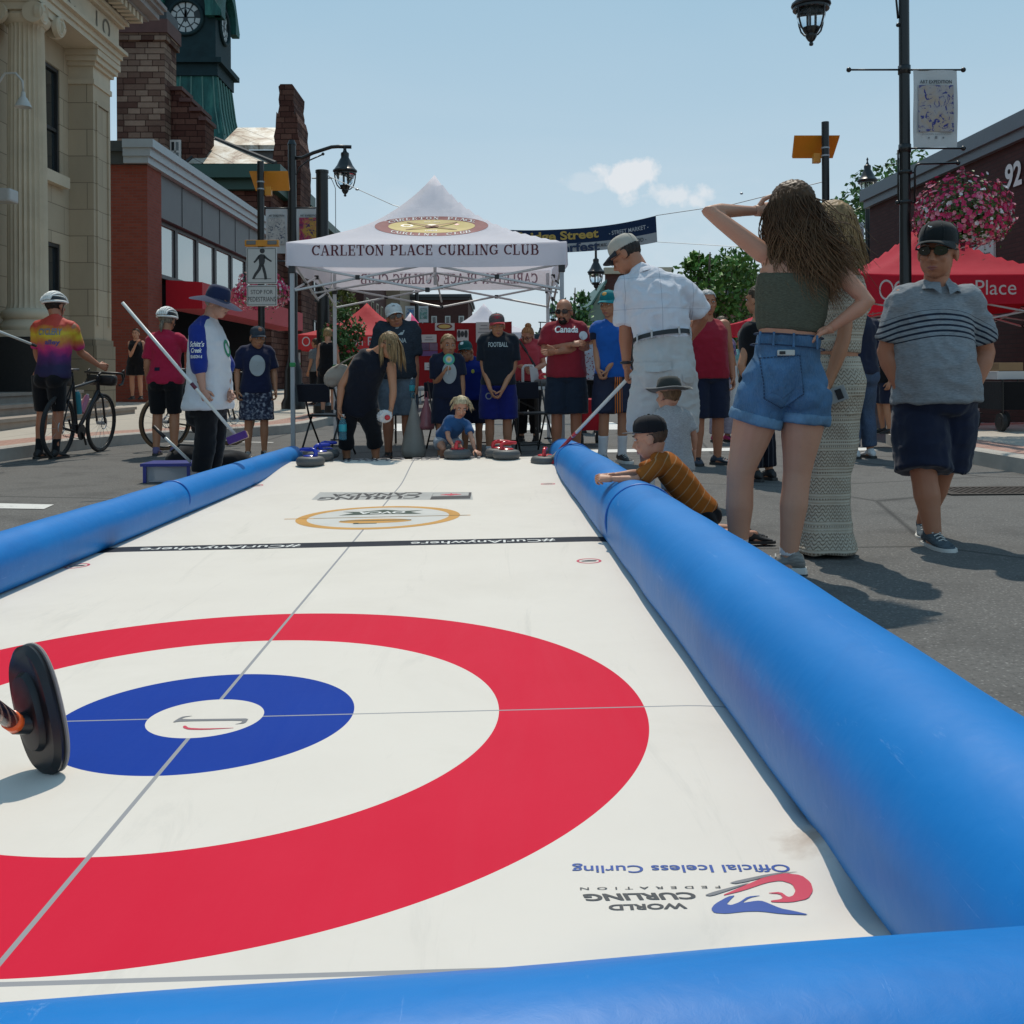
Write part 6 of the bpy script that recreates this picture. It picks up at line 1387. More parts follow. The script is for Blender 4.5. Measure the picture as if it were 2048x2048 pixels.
 def hand(s, b, q):
  J, k = s.J, s.k * (.5 + .5 * s.hs) * s.hk; w_ = J['wr' + q]; fd = s.hd[q] or ((w_ - J['el' + q]).normalized())
  pn = s.ov.get('pn' + q)
  side = -1 if q == 'L' else 1
  lat_body = s.lat1 * side
  pn = Vector(pn) if pn else -lat_body
  pn = (pn - fd * pn.dot(fd)).normalized(); th = fd.cross(pn) * (-1 if q == 'L' else 1)
  th = th.normalized()
  cu = s.curl[q]; rr = []
  for t, hw, ht in ((-.012, .026, .023), (.012, .030, .020), (.045, .040, .0165), (.075, .043, .0145), (.088, .041, .011)):
   c = w_ + fd * t * k; rr.append([c + th * (cos(2 * pi * j / 12) * hw * k) + pn * (sin(2 * pi * j / 12) * ht * k + .002) for j in range(12)])
  b.loft(rr)
  for i, (o, L_) in enumerate(((.031, .070), (.0105, .078), (-.0105, .073), (-.030, .058))):
   p = w_ + fd * .078 * k + th * o * k; d = fd.copy(); pts = [p]; ang = 0
   for sl, ca in ((.45, .55), (.31, .95), (.24, .6)):
    ang += ca * cu * (1.25 + .1 * i); d = fd * cos(ang) + pn * sin(ang) + th * (o * 1.2 * (1 - cu)); p = p + d.normalized() * L_ * sl * k; pts.append(p)
   b.tube(pts, [.0092 * k, .0085 * k, .0078 * k, .0062 * k], 8, True, True)
  p = w_ + fd * .018 * k + th * .022 * k + pn * .006 * k; d1 = (fd * .62 + th * .72 + pn * .35).normalized(); d2 = (fd * .85 + th * (.35 - .4 * cu) + pn * (.35 + .5 * cu)).normalized()
  b.tube([p, p + d1 * .036 * k, p + d1 * .036 * k + d2 * .030 * k, p + d1 * .036 * k + d2 * .052 * k], [.0135 * k, .0115 * k, .0098 * k, .0075 * k], 8, True, True)
  s.__dict__['palm' + q] = w_ + fd * .06 * k + pn * .025 * k
 # ---- clothes
 def cloth(s, name, mb, m_, vox=None, wr=.006, fr=9, seed=0, smooth=4, parent=None, vert=True):
  me = remesh(mb, vox or max(.009, s.vox * 1.05), smooth)
  a = wr * s.k * 1.5
  if a:
   me.update(); nn = [v.normal.copy() for v in me.vertices]
   for v, n in zip(me.vertices, nn):
    p = v.co; q = Vector((p.x * fr, p.y * fr, p.z * fr * (.45 if vert else 1.0) + seed * 3.1)); r = Vector((p.x * fr * .7 + p.z * fr * 1.3, p.y * fr * .8, p.z * fr * .9 - p.x * fr + seed))
    d = noise.noise(q) * .9 + (1 - abs(noise.noise(r)) * 2) * .55 + noise.noise(q * 2.7) * .3
    v.co = p + n * a * d
  me.materials.clear(); [me.materials.append(x) for x in (m_ if isinstance(m_, (list, tuple)) else [m_])]; me.shade_smooth(); me.update()
  o = link(name, me, parent or s.root); s.objs[name] = o; return o
 def shirt(s, m_, lo=-.15, hi=1.93, add=.014, loose=.012, sleeve=.62, name='shirt', wr=.006, flare=.012, hem=.0, sep=None, seed=0, tank=False):
  k = s.k; m = MB(); m.loft(s.rings(add, lo, hi, loose, hem))
  if s.fem:
   for sx in (-1, 1):
    p, lat, fw, d = s.spine(1.18); m.ell(p + lat * sx * .075 * k + fw * .085 * k, tuple((.062 + add) * k for _ in range(3)), n=12, m=8)
  sl = MB() if sep else m
  if sleeve: s.yoke(m, add)
  if sleeve:
   for q in 'LR':
    if sep: sl = MB()
    p = s.arm_pts(q, .0, sleeve, 8); sl.tube([a for a, _ in p], [(s.ra(max(0, t)) + add - .003 + flare * max(0, t - .15) / max(sleeve, .1) - (.004 if t < .08 else 0)) * k for _, t in p], 16)
    if sep: s.cloth('sleeve', sl, sep, wr=wr, seed=seed + 1)
  elif tank:
   for q in 'LR': m.tube([s.J['neck'] - s.up1 * .03 * k, s.J['neck'].lerp(s.J['sh' + q], .72) - s.up1 * .02 * k], [(.05 + add) * k, (.052 + add) * k], 12, True, True)
  o = s.cloth(name, m, m_, wr=wr, seed=seed)
  return o
 def shorts(s, m_, t1=.9, top=.15, add=.016, flare=.03, name='shorts', wr=.006, seed=0, cuff=None):
  k = s.k; m = MB(); m.loft(s.rings(add, -1.0, top))
  for sx, q in ((-1, 'L'), (1, 'R')):
   p, lat, fw, d = s.spine(-.5); m.ell(p + lat * sx * .075 * k - fw * .065 * k, ((.088 + add) * k, (.08 + add) * k, (.09 + add) * k), n=14, m=10)
   p = s.leg_pts(q, -.05, t1, 9); m.tube([a for a, _ in p], [(s.rl(max(0, t)) + add + flare * max(0, t) / max(t1, .1)) * k for _, t in p], 18)
  return s.cloth(name, m, m_, wr=wr, seed=seed)
 def pants(s, m_, t1=1.9, **kw): return s.shorts(m_, t1, name='trousers', **kw)
 def shoes(s, up, sole, sock=None, sockh=.10, size=1.0, low=True, z0=None):
  k = s.k * size
  for q in 'LR':
   a = s.J['an' + q]; t = Vector((s.toe[q].x, s.toe[q].y, 0)).normalized(); n = V(-t.y, t.x, 0); g = a - V(0, 0, .085 * s.k) if z0 is None else V(a.x, a.y, z0); rr = []
   for y, hw, h in ((-.072, .020, .05), (-.062, .034, .085), (-.02, .038, .098), (.03, .040, .085), (.08, .047, .062), (.13, .047, .047), (.165, .036, .036), (.182, .016, .026)):
    c = g + t * y * k; rr.append([c + n * (cos(pi * 2 * j / 14) * hw * k) + V(0, 0, (.020 + (h - .02) * (.5 + .5 * sin(2 * pi * j / 14))) * k) for j in range(14)])
   m = MB().loft(rr); m.tube([g + V(0, 0, .06 * k) - t * .015 * k, a + V(0, 0, .012 * k) - t * .004 * k], [.043 * k, .040 * k], 12)
   o = s.cloth('shoe', m, up, vox=.0075, wr=.001, smooth=3)
   m = MB(); pr = [(y, hw * 1.08) for y, hw in ((-.080, .018), (-.070, .034), (-.02, .040), (.03, .042), (.08, .050), (.13, .050), (.17, .038), (.192, .014))]
   L_ = [g + t * y * k + n * hw * k for y, hw in pr] + [g + t * y * k - n * hw * k for y, hw in pr[::-1]]
   m.loft([[p + V(0, 0, .001) for p in L_], [p + V(0, 0, .012 * k) for p in L_], [p.lerp(g + t * .05 * k, .03) + V(0, 0, .027 * k) for p in L_]]); m.build('sole', sole, o, auto=50)
   m = MB()
   for i in range(4):
    c = g + t * (.035 + i * .022) * k + V(0, 0, (.088 - i * .010) * k); m.tube([c + n * .022 * k - V(0, 0, .006 * k), c + V(0, 0, .004 * k), c - n * .022 * k - V(0, 0, .006 * k)], .0032 * k, 5)
   m.build('laces', sole, o)
   if sock:
    kn = s.J['kn' + q]; d = (kn - a).normalized(); m = MB().tube([a - d * .01 * k, a + d * sockh * .5 * k, a + d * sockh * k], [.043 * k, .042 * k, .047 * k], 14); s.cloth('sock', m, sock, vox=.008, wr=.002)
  return s
 # ---- head things
 def cap(s, m_, brim=None, panel=None, back=False, tilt=0.10, flat=False):
  h, kk = s.hp, s.k * s.hs; M = s.HM @ Matrix.Rotation(tilt, 3, 'X'); m = MB(); c = h(0, -.012, .045); sg = -1 if back else 1
  prof = [(.088, -.012), (.090, .01), (.088, .035), (.078, .062), (.055, .082), (.02, .092), (0, .093)]
  m.lathe([(r * kk, z * kk) for r, z in prof], n=24, M=Matrix.Translation(c) @ M.to_4x4(), sx=.93, sy=1.17); m.lathe([(.008 * kk, .09 * kk), (.008 * kk, .098 * kk), (0, .1 * kk)], n=8, M=Matrix.Translation(c) @ M.to_4x4())
  for a in range(6): m.tube([c + M @ (V(.93 * r * 1.01 * cos(a * pi / 3), 1.17 * r * 1.01 * sin(a * pi / 3), z) * kk) for r, z in prof[:-1]], .0018 * kk, 4)
  o = m.build('cap', m_, s.root, auto=50)
  v = []; nn = 14
  for i in range(nn + 1):
   a = pi * (.12 + .76 * i / nn); x, y = .088 * .95 * cos(a), .088 * 1.14 * sin(a)
   l = .072 * sin((a - .12 * pi) / (.76 * pi) * pi) ** .6
   for e in (0, .5, 1): v.append(c + M @ (V(x * (1 + .10 * e), sg * (y + l * e), -.006 - (0 if flat else .016) * e * e - .35 * (x * x) * e * (0 if flat else 9)) * kk))
  f = [(i * 3 + j, (i + 1) * 3 + j, (i + 1) * 3 + j + 1, i * 3 + j + 1) for i in range(nn) for j in range(2)]; nv = len(v); dn = M @ V(0, 0, -.004) * kk
  m = MB().add(v + [p + dn for p in v], f + [tuple(q + nv for q in g[::-1]) for g in f] + [(i * 3 + 2, (i + 1) * 3 + 2, (i + 1) * 3 + 2 + nv, i * 3 + 2 + nv) for i in range(nn)]); m.build('brim', brim or m_, o, smooth=True)
  if panel:
   P, Fc = panel[0]; m = MB(); print_on(m, (P, Fc), c + M @ (V(0, 0, .034) * kk), M @ V(-sg, 0, 0), M @ V(0, -.25 * sg, 1), bvh_of([o]), .002); m.build('emblem', panel[1], o, recalc=False)
  return o
 def hat(s, m_, R=.16, dome=.10, droop=.03, rim=None, tilt=0.0, curl=0.0, r0=.094):
  h, kk = s.hp, s.k * s.hs; M = Matrix.Translation(h(0, -.012, .035)) @ (s.HM @ Matrix.Rotation(tilt, 3, 'X')).to_4x4(); m = MB(); n = 36
  pr = [(0, dome), (.03, dome), (.065, dome * .93), (.083, dome * .75), (r0 - .002, dome * .3), (r0, 0)]
  m.lathe([(r * kk, z * kk) for r, z in pr[::-1]], n=n, M=M, sx=.94, sy=1.14); v = []
  for e in range(5):
   r = r0 + (R - r0) * e / 4
   for j in range(n):
    a = 2 * pi * j / n; z = -droop * (e / 4) ** 1.3 + .010 * sin(a * 3 + 1) * e / 4 + curl * abs(cos(a)) ** 2 * (e / 4) ** 2; v.append(M @ (V(r * cos(a), r * (1.10 if e else 1.14) * sin(a), z) * kk))
  f = [(e * n + j, e * n + (j + 1) % n, (e + 1) * n + (j + 1) % n, (e + 1) * n + j) for e in range(4) for j in range(n)]; m2 = MB().add(v, f)
  o = m.build('hat', m_, s.root, auto=60); b_ = m2.build('brim', m_, o, smooth=True, recalc=False)
  if rim: MB().tube([v[4 * n + j] for j in range(n)], .004 * kk, 5, closed=True).build('rim', rim, b_, smooth=True)
  return o
 def helmet(s, m_):
  h, kk = s.hp, s.k * s.hs; m = MB(); M = Matrix.Translation(h(0, -.015, .035)) @ s.HM.to_4x4(); m.lathe([(.108 * kk, -.01 * kk), (.112 * kk, .02 * kk), (.098 * kk, .065 * kk), (.06 * kk, .095 * kk), (0, .105 * kk)], n=20, M=M, sx=.86, sy=1.15)
  o = m.build('helmet', M_BLKP, s.root, smooth=True); m = MB()
  for x in (-.075, -.045, -.015, .015, .045, .075):
   pts = [M @ (V(x * (1 - .25 * abs(t)), 1.19 * .108 * t, .118 * sqrt(max(0, 1 - (x / .11) ** 2)) * sqrt(max(0.02, 1 - t * t * .97)) - .002) * kk) for t in [-1 + 2 * i / 12 for i in range(13)]]; m.tube(pts, [.011 * kk] * 13, 6, True, True)
  m.tube([M @ (V(.100 * cos(a), .132 * sin(a), .0 + .008 * sin(a)) * kk) for a in [2 * pi * i / 28 for i in range(28)]], .013 * kk, 6, closed=True)
  m.tube([M @ (V(.085 * cos(a), .118 * sin(a), .055) * kk) for a in [2 * pi * i / 28 for i in range(28)]], .008 * kk, 6, closed=True)
  m.build('shell_rib', m_, o, smooth=True)
  m = MB()
  for sx in (-1, 1): m.tube([h(sx * .088, .03, .03), h(sx * .083, .005, -.03), h(sx * .03, .045, -.115)], .005 * kk, 5).tube([h(sx * .08, -.06, .03), h(sx * .083, .005, -.03)], .005 * kk, 5)
  m.build('strap', M_BLKP, o); return o
 def sunglasses(s, m_=None):
  h, kk = s.hp, s.k * s.hs; m = MB()
  for sx in (-1, 1):
   L_ = [h(sx * (.034 + .027 * cos(a) * (1 if abs(cos(a)) < .9 else 1.0)), .101 - .022 * (.034 + .027 * cos(a)) ** 2 / .0037, .004 + .021 * (abs(sin(a)) ** .7) * (1 if sin(a) > 0 else -1)) for a in [2 * pi * j / 16 for j in range(16)]]
   B_ = [p - s.HM @ V(0, .012, 0) * kk for p in L_]; m.loft([B_, L_]); m.tube([h(sx * .06, .078, .012), h(sx * .080, .04, .012), h(sx * .083, -.01, .008)], .0042 * kk, 6)
  m.tube([h(-.012, .101, .012), h(.012, .101, .012)], .004 * kk, 6); o = m.build('sunglasses', m_ or glassmat('dark_lens', (.006, .006, .008), .08), s.root, auto=40); return o
 def face(s, beard=None, brow=(.05, .03, .02)):
  h, kk = s.hp, s.k * s.hs; m = MB()
  for sx in (-1, 1): m.ell(h(sx * .033, .0815, .006), (.0135 * kk, .009 * kk, .0075 * kk), s.HM, 10, 8)
  e = m.build('eyes', mat('eye_white', (.55, .52, .50), .3), s.root, smooth=True); m = MB()
  for sx in (-1, 1): m.ell(h(sx * .033, .0885, .006), (.006 * kk, .003 * kk, .0062 * kk), s.HM, 10, 8)
  m.build('iris', mat('iris', (.02, .018, .016), .2), e, smooth=True); m = MB()
  for sx in (-1, 1): m.tube([h(sx * .014, .0945, .026), h(sx * .034, .0935, .032), h(sx * .054, .081, .027)], [.003 * kk, .0036 * kk, .002 * kk], 5)
  m.build('eyebrows', hairmat(brow), s.root); m = MB()
  m.tube([h(-.022, .085, -.070), h(-.008, .0935, -.066), h(0, .0945, -.068), h(.008, .0935, -.066), h(.022, .085, -.070)], [.002 * kk, .0045 * kk, .0045 * kk, .0045 * kk, .002 * kk], 6).tube([h(-.018, .085, -.073), h(0, .093, -.078), h(.018, .085, -.073)], [.002 * kk, .006 * kk, .002 * kk], 6)
  m.build('lips', mat('lips', (.30, .10, .085), .45), s.root, smooth=True)
  if beard:
   m = MB(); m.ell(h(0, .052, -.088), (.042 * kk, .042 * kk, .036 * kk), s.HM, 14, 10); m.tube([h(-.032, .075, -.075), h(-.024, .088, -.056), h(0, .094, -.053), h(.024, .088, -.056), h(.032, .075, -.075)], .007 * kk, 6); s.cloth('beard', m, hairmat(beard), vox=.006, wr=.003, fr=60)
  return s
 def hair_short(s, col, top=True, add=.006, front=.055, low=-.06):
  h, kk = s.hp, s.k * s.hs; m = MB().ell(h(0, -.016, .032), ((.079 + add) * kk, (.099 + add) * kk, (.093 + add) * kk), s.HM, 30, 22); me = remesh(m, .0055, 1); bm = bmesh.new(); bm.from_mesh(me); Hi = s.HM.transposed(); dl = []
  for v in bm.verts:
   q = Hi @ (v.co - s.J['head']) / kk; d = .004 * noise.noise(v.co * 55) + .003 * noise.noise(v.co * 120); v.co += (v.co - h(0, -.01, .03)).normalized() * d * kk
   if (q.y > front and q.z < .075) or (q.y > .0 and q.z < .035 + q.y * .3) or q.z < low or (not top and q.z > .03) : dl.append(v)
  bmesh.ops.delete(bm, geom=dl, context='VERTS'); bm.to_mesh(me); bm.free(); me.materials.append(hairmat(col)); me.shade_smooth(); return link('hair', me, s.root)
 def hair_long(s, col, length=.42, n=150, seed=1, wave=.014, spread=.05, wind=(0, 0, 0), front=True, r=.0065, cover=.02, curlf=22, face_open=None, drop=None, fr_=.45):
  h, kk = s.hp, s.k * s.hs; rnd = random.Random(seed); m = MB(); s.hair_short(col, True, .010, .068, -.10); Hi = s.HM; dn = drop or V(0, 0, -1)
  cl = None
  for i in range(n):
   if cl is None or i % 9 == 0: cl = [rnd.uniform(0, 2 * pi), rnd.uniform(-.25, 1.0), rnd.uniform(.75, 1.08), rnd.uniform(0, 6.28), rnd.uniform(.5, 1.4), rnd.uniform(.3, 1.3), rnd.uniform(.3, 1.5)]
   a, el = cl[0] + rnd.gauss(0, .13), min(1, cl[1] + rnd.gauss(0, .09)); c, sn = cos(a), sin(a)
   if sn > fr_ and el < .78: continue
   q = sqrt(max(0, 1 - el * el)); p0 = V(.083 * q * c, -.014 + .103 * q * sn, .032 + .096 * el); out_ = V(c, sn, 0) ; pts = []; L_ = length * cl[2] * rnd.uniform(.85, 1.05); K = 13; ph = cl[3] + rnd.gauss(0, .7); wv = wave * cl[4]; sp = spread * cl[5]; W3 = Vector(wind) * cl[6] * rnd.uniform(.8, 1.2)
   side = V(-sn, c, 0)
   for j in range(K):
    t = j / (K - 1); fall = t * L_
    arc = min(1, t * 3.2); base = p0 + V(.088 * c * arc * (1 - q) * .9, .105 * sn * arc * (1 - q) * .9, 0) + out_ * (sp * t + .006)
    w_ = Hi @ (base * kk); drop_ = dn * max(0, fall - .0) * s.k; z0 = V(0, 0, 0)
    off = (Hi @ (side * sin(ph + fall * curlf) + out_ * cos(ph * 1.7 + fall * curlf * .8) * .7)) * wv * s.k * min(1, t * 2.5)
    pts.append(s.J['head'] + w_ + drop_ + off + W3 * t * t * s.k)
   rr = [r * s.k * (.75 + .5 * sin(pi * min(1, t * 1.1))) * (1 if t < .75 else max(.06, (1 - t) / .25)) for t in [j / (K - 1) for j in range(K)]]
   m.tube(pts, rr, 5, True)
  return m.build('hair_locks', hairmat(col), s.root, smooth=True)
 def printed(s, onto, vf, q, m_, name='print', dx=0, dz=0, back=False, off=.004, tilt=0):
  p, lat, fw, d = s.spine(q)
  if back: lat, fw = -lat, -fw
  mb = MB(); print_on(mb, vf, p - lat * dx * s.k + d * dz * s.k, -lat * cos(tilt) + d * sin(tilt), d * cos(tilt) + lat * sin(tilt), bvh_of([s.objs[onto]]), off); return mb.build(name, m_, s.objs[onto], recalc=False)
 def collar(s, m_, gap=.5):
  k = s.k; p, lat, fw, d = s.spine(1.97); m = MB()
  for sx in (-1, 1):
   v = []; n = 9
   for i in range(n):
    a = radians(95 - gap * 30) - (radians(185 - gap * 30)) * i / (n - 1); g_ = 1.12 + .25 * s.fat; x, y = .068 * g_ * cos(a), .066 * g_ * sin(a)
    b0 = p + lat * sx * x * k + fw * y * k + d * .022 * k; b1 = p + lat * sx * x * 1.42 * k + fw * (y * 1.35 + (.02 if y > .03 else 0)) * k - d * (.022 + (.028 if i == 0 else 0)) * k; v += [b0, b0.lerp(b1, .5) + (b0 - p).normalized() * .006 * k, b1]
   f = [(i * 3 + j, (i + 1) * 3 + j, (i + 1) * 3 + j + 1, i * 3 + j + 1) for i in range(n - 1) for j in range(2)]; m.add(v, f)
  return m.build('collar', m_, s.objs['shirt'], smooth=True, recalc=False)
# ------------------------------------------------------------------ the crowd
def pose(rx, Y, ov=None, z=0.0, **pts):
 r = At(O(rx), 745, Y); root = V(r.x, Y, z); d = dict(ov or {})
 for n, (x, y, dy) in pts.items(): d[n] = tuple(At(O(x), O(y), Y + dy) - root)
 return (root.x, root.y), d
def denim(name, c):
 b = NB(name); n = b.noise(7, 5, .6); w_ = b.noise(240, 2, .6, b.map((1, 1, .15)))
 k = b.mix(b.lin(n, .35, .7), tuple(x * .6 for x in c), tuple(x * 1.45 for x in c)); b.col(b.mix(b.math('MULTIPLY', w_, .35), k, (.28, .36, .45))).rough(.9).spec(.15); b.bump(b.math('ADD', b.noise(18, 4, .6, None, .8), b.math('MULTIPLY', w_, .3)), .6, .008); return b.m
def crochet():
 b = NB('crochet'); X = b.xyz(); r = b.math('SQRT', b.math('ADD', b.math('MULTIPLY', X[0], X[0]), b.math('MULTIPLY', X[1], X[1])))
 u = b.math('MULTIPLY', b.math('ARCTAN2', X[1], b.math('SUBTRACT', X[0], .03)), 11.0); z = X[2]; band = b.math('FRACT', b.math('MULTIPLY', z, 7.5))
 zig = b.math('ABSOLUTE', b.math('SUBTRACT', b.math('FRACT', b.math('MULTIPLY', u, .5)), .5)); zz = b.math('FRACT', b.math('ADD', b.math('MULTIPLY', z, 46.0), b.math('MULTIPLY', zig, 2.0)))
 dots = b.math('MULTIPLY', b.math('GREATER_THAN', b.math('SINE', b.math('MULTIPLY', u, 7.0)), .25), b.math('GREATER_THAN', b.math('SINE', b.math('MULTIPLY', z, 290.0)), .3))
 hole = b.math('MULTIPLY', b.math('LESS_THAN', zz, .30), b.between(band, .35, .95)); hole = b.math('MAXIMUM', hole, b.math('MULTIPLY', dots, b.between(band, .04, .28)))
 row = b.math('SINE', b.math('MULTIPLY', z, 420.0))
 c = b.mix(b.math('MULTIPLY', hole, .72), b.mix(b.noise(30, 4), (.43, .38, .30), (.54, .48, .39)), (.13, .10, .075)); b.col(c).rough(.95).spec(.1); b.bump(b.math('SUBTRACT', b.math('MULTIPLY', row, .25), hole), .8, .006); return b.m
def striped(name, base, stripe, f, w0, axis=2, rot=(0, 0, 0)):
 b = NB(name); X = b.xyz(b.map((1, 1, 1), rot)); q = b.math('FRACT', b.math('MULTIPLY', b.math('ADD', X[axis], b.math('MULTIPLY', b.noise(6, 3), .012)), f)); n = b.noise(12, 4)
 c = b.mix(b.between(q, .0, w0), base, stripe); c = b.mix(b.math('MULTIPLY', n, .25), c, tuple(x * .6 for x in base)); b.col(c).rough(.9).spec(.15); b.bump(b.noise(26, 4, .6, None, .6), .5, .006); return b.m
def heather(name, c, k=60):
 b = NB(name); n = b.noise(k, 3, .7, b.map((.5, .5, 3))); b.col(b.mix(b.lin(n, .3, .7), tuple(x * .62 for x in c), tuple(x * 1.35 for x in c))).rough(.9).spec(.15); b.bump(b.noise(20, 4, .6, None, .6), .5, .006); return b.m
F_NAVY = fabric((.010, .014, .034), 'navy_cotton'); F_BLACK = fabric((.006, .006, .008), 'black_cotton'); F_WHITE = fabric((.60, .60, .64), 'white_cotton'); SH_W = mat('shoe_white', (.55, .55, .55), .6); SH_B = mat('shoe_black', (.015, .015, .017), .6); SO_W = mat('sole_white', (.58, .57, .54), .6); SO_B = mat('sole_black', (.02, .02, .02), .6); F_SOCK = fabric((.62, .61, .62), 'white_sock')
TAN, PALE, RUDDY = (.42, .205, .115), (.52, .275, .18), (.40, .175, .10)
# -- young woman with long hair, seen from behind
xy, d = pose(1462, 4.6, dict(toeR=(-1, .25, 0), toeL=(-.7, .7, 0), hdL=(1, .3, .1), hdR=(-.9, .45, -.25), pnR=(.2, -.2, -1), pnL=(.1, -.9, .3)), pelvis=(1480, 712, 0), chest=(1492, 590, .01), neck=(1498, 474, .02), head=(1490, 398, .05), hipL=(1440, 740, 0), hipR=(1520, 740, 0), knL=(1397, 890, .03), knR=(1504, 892, 0), anL=(1392, 1052, .05), anR=(1488, 1046, -.02), shL=(1440, 478, .04), shR=(1566, 496, -.02), elL=(1336, 398, .08), wrL=(1428, 398, .20), elR=(1638, 570, -.12), wrR=(1566, 620, -.07))
p = Person('young woman with long wavy hair and denim shorts, one elbow raised, back to the camera', xy, 0, 1.70, d, fem=True, lk=1.17, vox=.0075, sk=PALE, look=(-.55, .8, -.1)); p.body()
p.shirt(heather('olive_rib', (.085, .088, .062), 140), .72, 1.52, .008, .0, 0, name='tube_top', wr=.003)
F_DEN = denim('denim', (.030, .105, .215)); p.shorts(F_DEN, .36, .66, .009, .008, wr=.006); s_ = p.objs['shorts']
m = MB()
for q in 'LR':
 L_ = p.leg_pts(q, .26, .39, 3); rr = [(p.rl(t) + .009 + .008 * t / .36 + .007) * p.k for _, t in L_]; m = MB().tube([a for a, _ in L_], rr, 22); p.cloth('cuff', m, denim('denim_cuff', (.085, .19, .31)), wr=.003, parent=s_)
tr_ = bvh_of([s_]); q0 = At(O(1484), O(718), 4.4) - p.root.location; m = MB(); P_ = [(-.085, .10), (.085, .112), (.088, -.06), (.0, -.125), (-.082, -.08)]
vf = ([(x * k, y * k) for k in (1.0, .6, .25) for x, y in P_], []); vf = ([(0, 0)] + vf[0], [(0, 11 + i, 11 + (i + 1) % 5) for i in range(5)] + [(11 + i, 6 + i, 6 + (i + 1) % 5, 11 + (i + 1) % 5) for i in range(5)] + [(6 + i, 1 + i, 1 + (i + 1) % 5, 6 + (i + 1) % 5) for i in range(5)])
print_on(m, vf, q0, (1, 0, 0), (0, 0, 1), tr_, .004, .4); m.build('back_pocket', denim('denim_pocket', (.022, .085, .185)), s_, recalc=False)
m = MB(); E_ = P_ + P_[:1]
for a, c in zip(E_, E_[1:]):
 l_ = sqrt((c[0] - a[0]) ** 2 + (c[1] - a[1]) ** 2); nx, ny = -(c[1] - a[1]) / l_ * .0022, (c[0] - a[0]) / l_ * .0022; K = 12
 for i in range(K):
  t0, t1 = i / K, (i + .7) / K; print_on(m, ([(a[0] + (c[0] - a[0]) * t + nx * s_g, a[1] + (c[1] - a[1]) * t + ny * s_g) for t, s_g in ((t0, 1), (t0, -1), (t1, -1), (t1, 1))], [(0, 1, 2, 3)]), q0, (1, 0, 0), (0, 0, 1), tr_, .0065, .4)
o = m.build('stitching', mat('stitch', (.012, .03, .07), .8), s_, recalc=False)
L_ = p.ring(.655, .158, .105, .112, 40); m = MB().tube(L_, .0035, 5, closed=True); L_ = p.ring(.50, .170, .112, .124, 40); m.tube(L_, .003, 5, closed=True); m.build('waistband_seam', mat('stitch', (.012, .03, .07), .8), s_)
m = MB()
for f_ in (-2.5, -1.57, -.8, -2.0):
 a = p.ring(.67, .172, .116, .128, 40)[int((f_ % (2 * pi)) / (2 * pi) * 40)]; c = p.ring(.48, .178, .120, .134, 40)[int((f_ % (2 * pi)) / (2 * pi) * 40)]; MB().tube([a, c], .006, 5).build('belt_loop', F_DEN, s_)
p.shoes(heather('sneaker_grey', (.22, .21, .195), 40), SO_W, F_SOCK, .10, 1.04)
b = NB('brown_hair'); X = b.xyz(); n = b.noise(70, 4, .6, b.map((1, 1, .12))); g = b.lin(X[2], 1.62, 1.12); c = b.mix(g, (.085, .043, .018), (.31, .175, .085)); b.col(b.mix(b.lin(n, .35, .7), c, b.mix(.55, c, (.015, .008, .004)))).rough(.5).spec(.25); M_GH = b.m
p.hair_long(M_GH, .49, 2900, 3, .026, .055, (.11, -.03, .0), r=.0019);
m = MB(); rnd = random.Random(8)
hl = p.J['head']
for i in range(46):
 a0 = hl + V(rnd.uniform(-.05, .10), rnd.uniform(-.12, -.05), rnd.uniform(-.18, .06)); d_ = V(rnd.uniform(.10, .30), rnd.uniform(-.05, .02), rnd.uniform(-.16, .02)); m.tube([a0 + d_ * t + V(0, 0, .012 * sin(t * 11 + i) - .10 * t * t) for t in [j / 8 for j in range(9)]], [.0030 * (1 - .8 * t) for t in [j / 8 for j in range(9)]], 4)
m.build('stray_hair', hairmat((.13, .08, .045)), p.root, smooth=True)
GIRL = p
q0 = At(O(1470), O(668), 4.6) - V(0, 0, 0); bk = p.spine(-.05)[0] + p.root.location
t = thing('phone', 'pale phone with a floral case peeking out of the denim back pocket', 'phone'); h = tr_.ray_cast(q0 - p.root.location + V(0, -.5, 0), V(0, 1, 0), 1.0)
hp_ = (h[0] if h[0] is not None else q0 - p.root.location) + p.root.location + V(0, -.008, 0)
m = MB().rbox((hp_.x, hp_.y + .004, hp_.z + .004), (.078, .012, .026), .005, None); m.build('body', mat('phone_case', (.50, .50, .46), .4), t); MB().rbox((hp_.x - .018, hp_.y - .004, hp_.z + .004), (.026, .004, .014), .002).build('camera_bump', M_BLKP, t)
# -- woman in crochet dress
xy, d = pose(1559, 5.05, dict(hdR=(-.35, 0, -1), curlR=.8, knL=(-.035, .03, .46), knR=(.045, -.02, .46), anL=(-.05, .05, .085), anR=(.04, -.02, .085)), pelvis=(1566, 715, 0), chest=(1574, 592, 0), neck=(1580, 492, 0), head=(1566, 430, .03), hipL=(1550, 740, .04), hipR=(1582, 740, -.04), shL=(1548, 512, .10), shR=(1602, 520, -.08), elR=(1592, 640, -.14), wrR=(1560, 728, -.16), elL=(1520, 620, .15), wrL=(1520, 690, .2))
p = Person('woman in a cream crochet top and long narrow crochet skirt, phone in hand', xy, 35, 1.68, d, fem=True, vox=.009, sk=TAN, look=(-.6, .7, 0)); p.body(); F_CRO = crochet()
p.shirt(F_CRO, .45, 1.62, .010, .004, 0, name='shirt', wr=.003, tank=True)
m = MB(); rr = []
for q, w_, dpt, dx in ((.40, .140, .10, 0), (.1, .160, .12, 0), (-.4, .175, .15, 0), (-1, .170, .145, 0)): rr.append(p.ring(q, w_, dpt, dpt, 32))
b0 = p.spine(-1)[0]
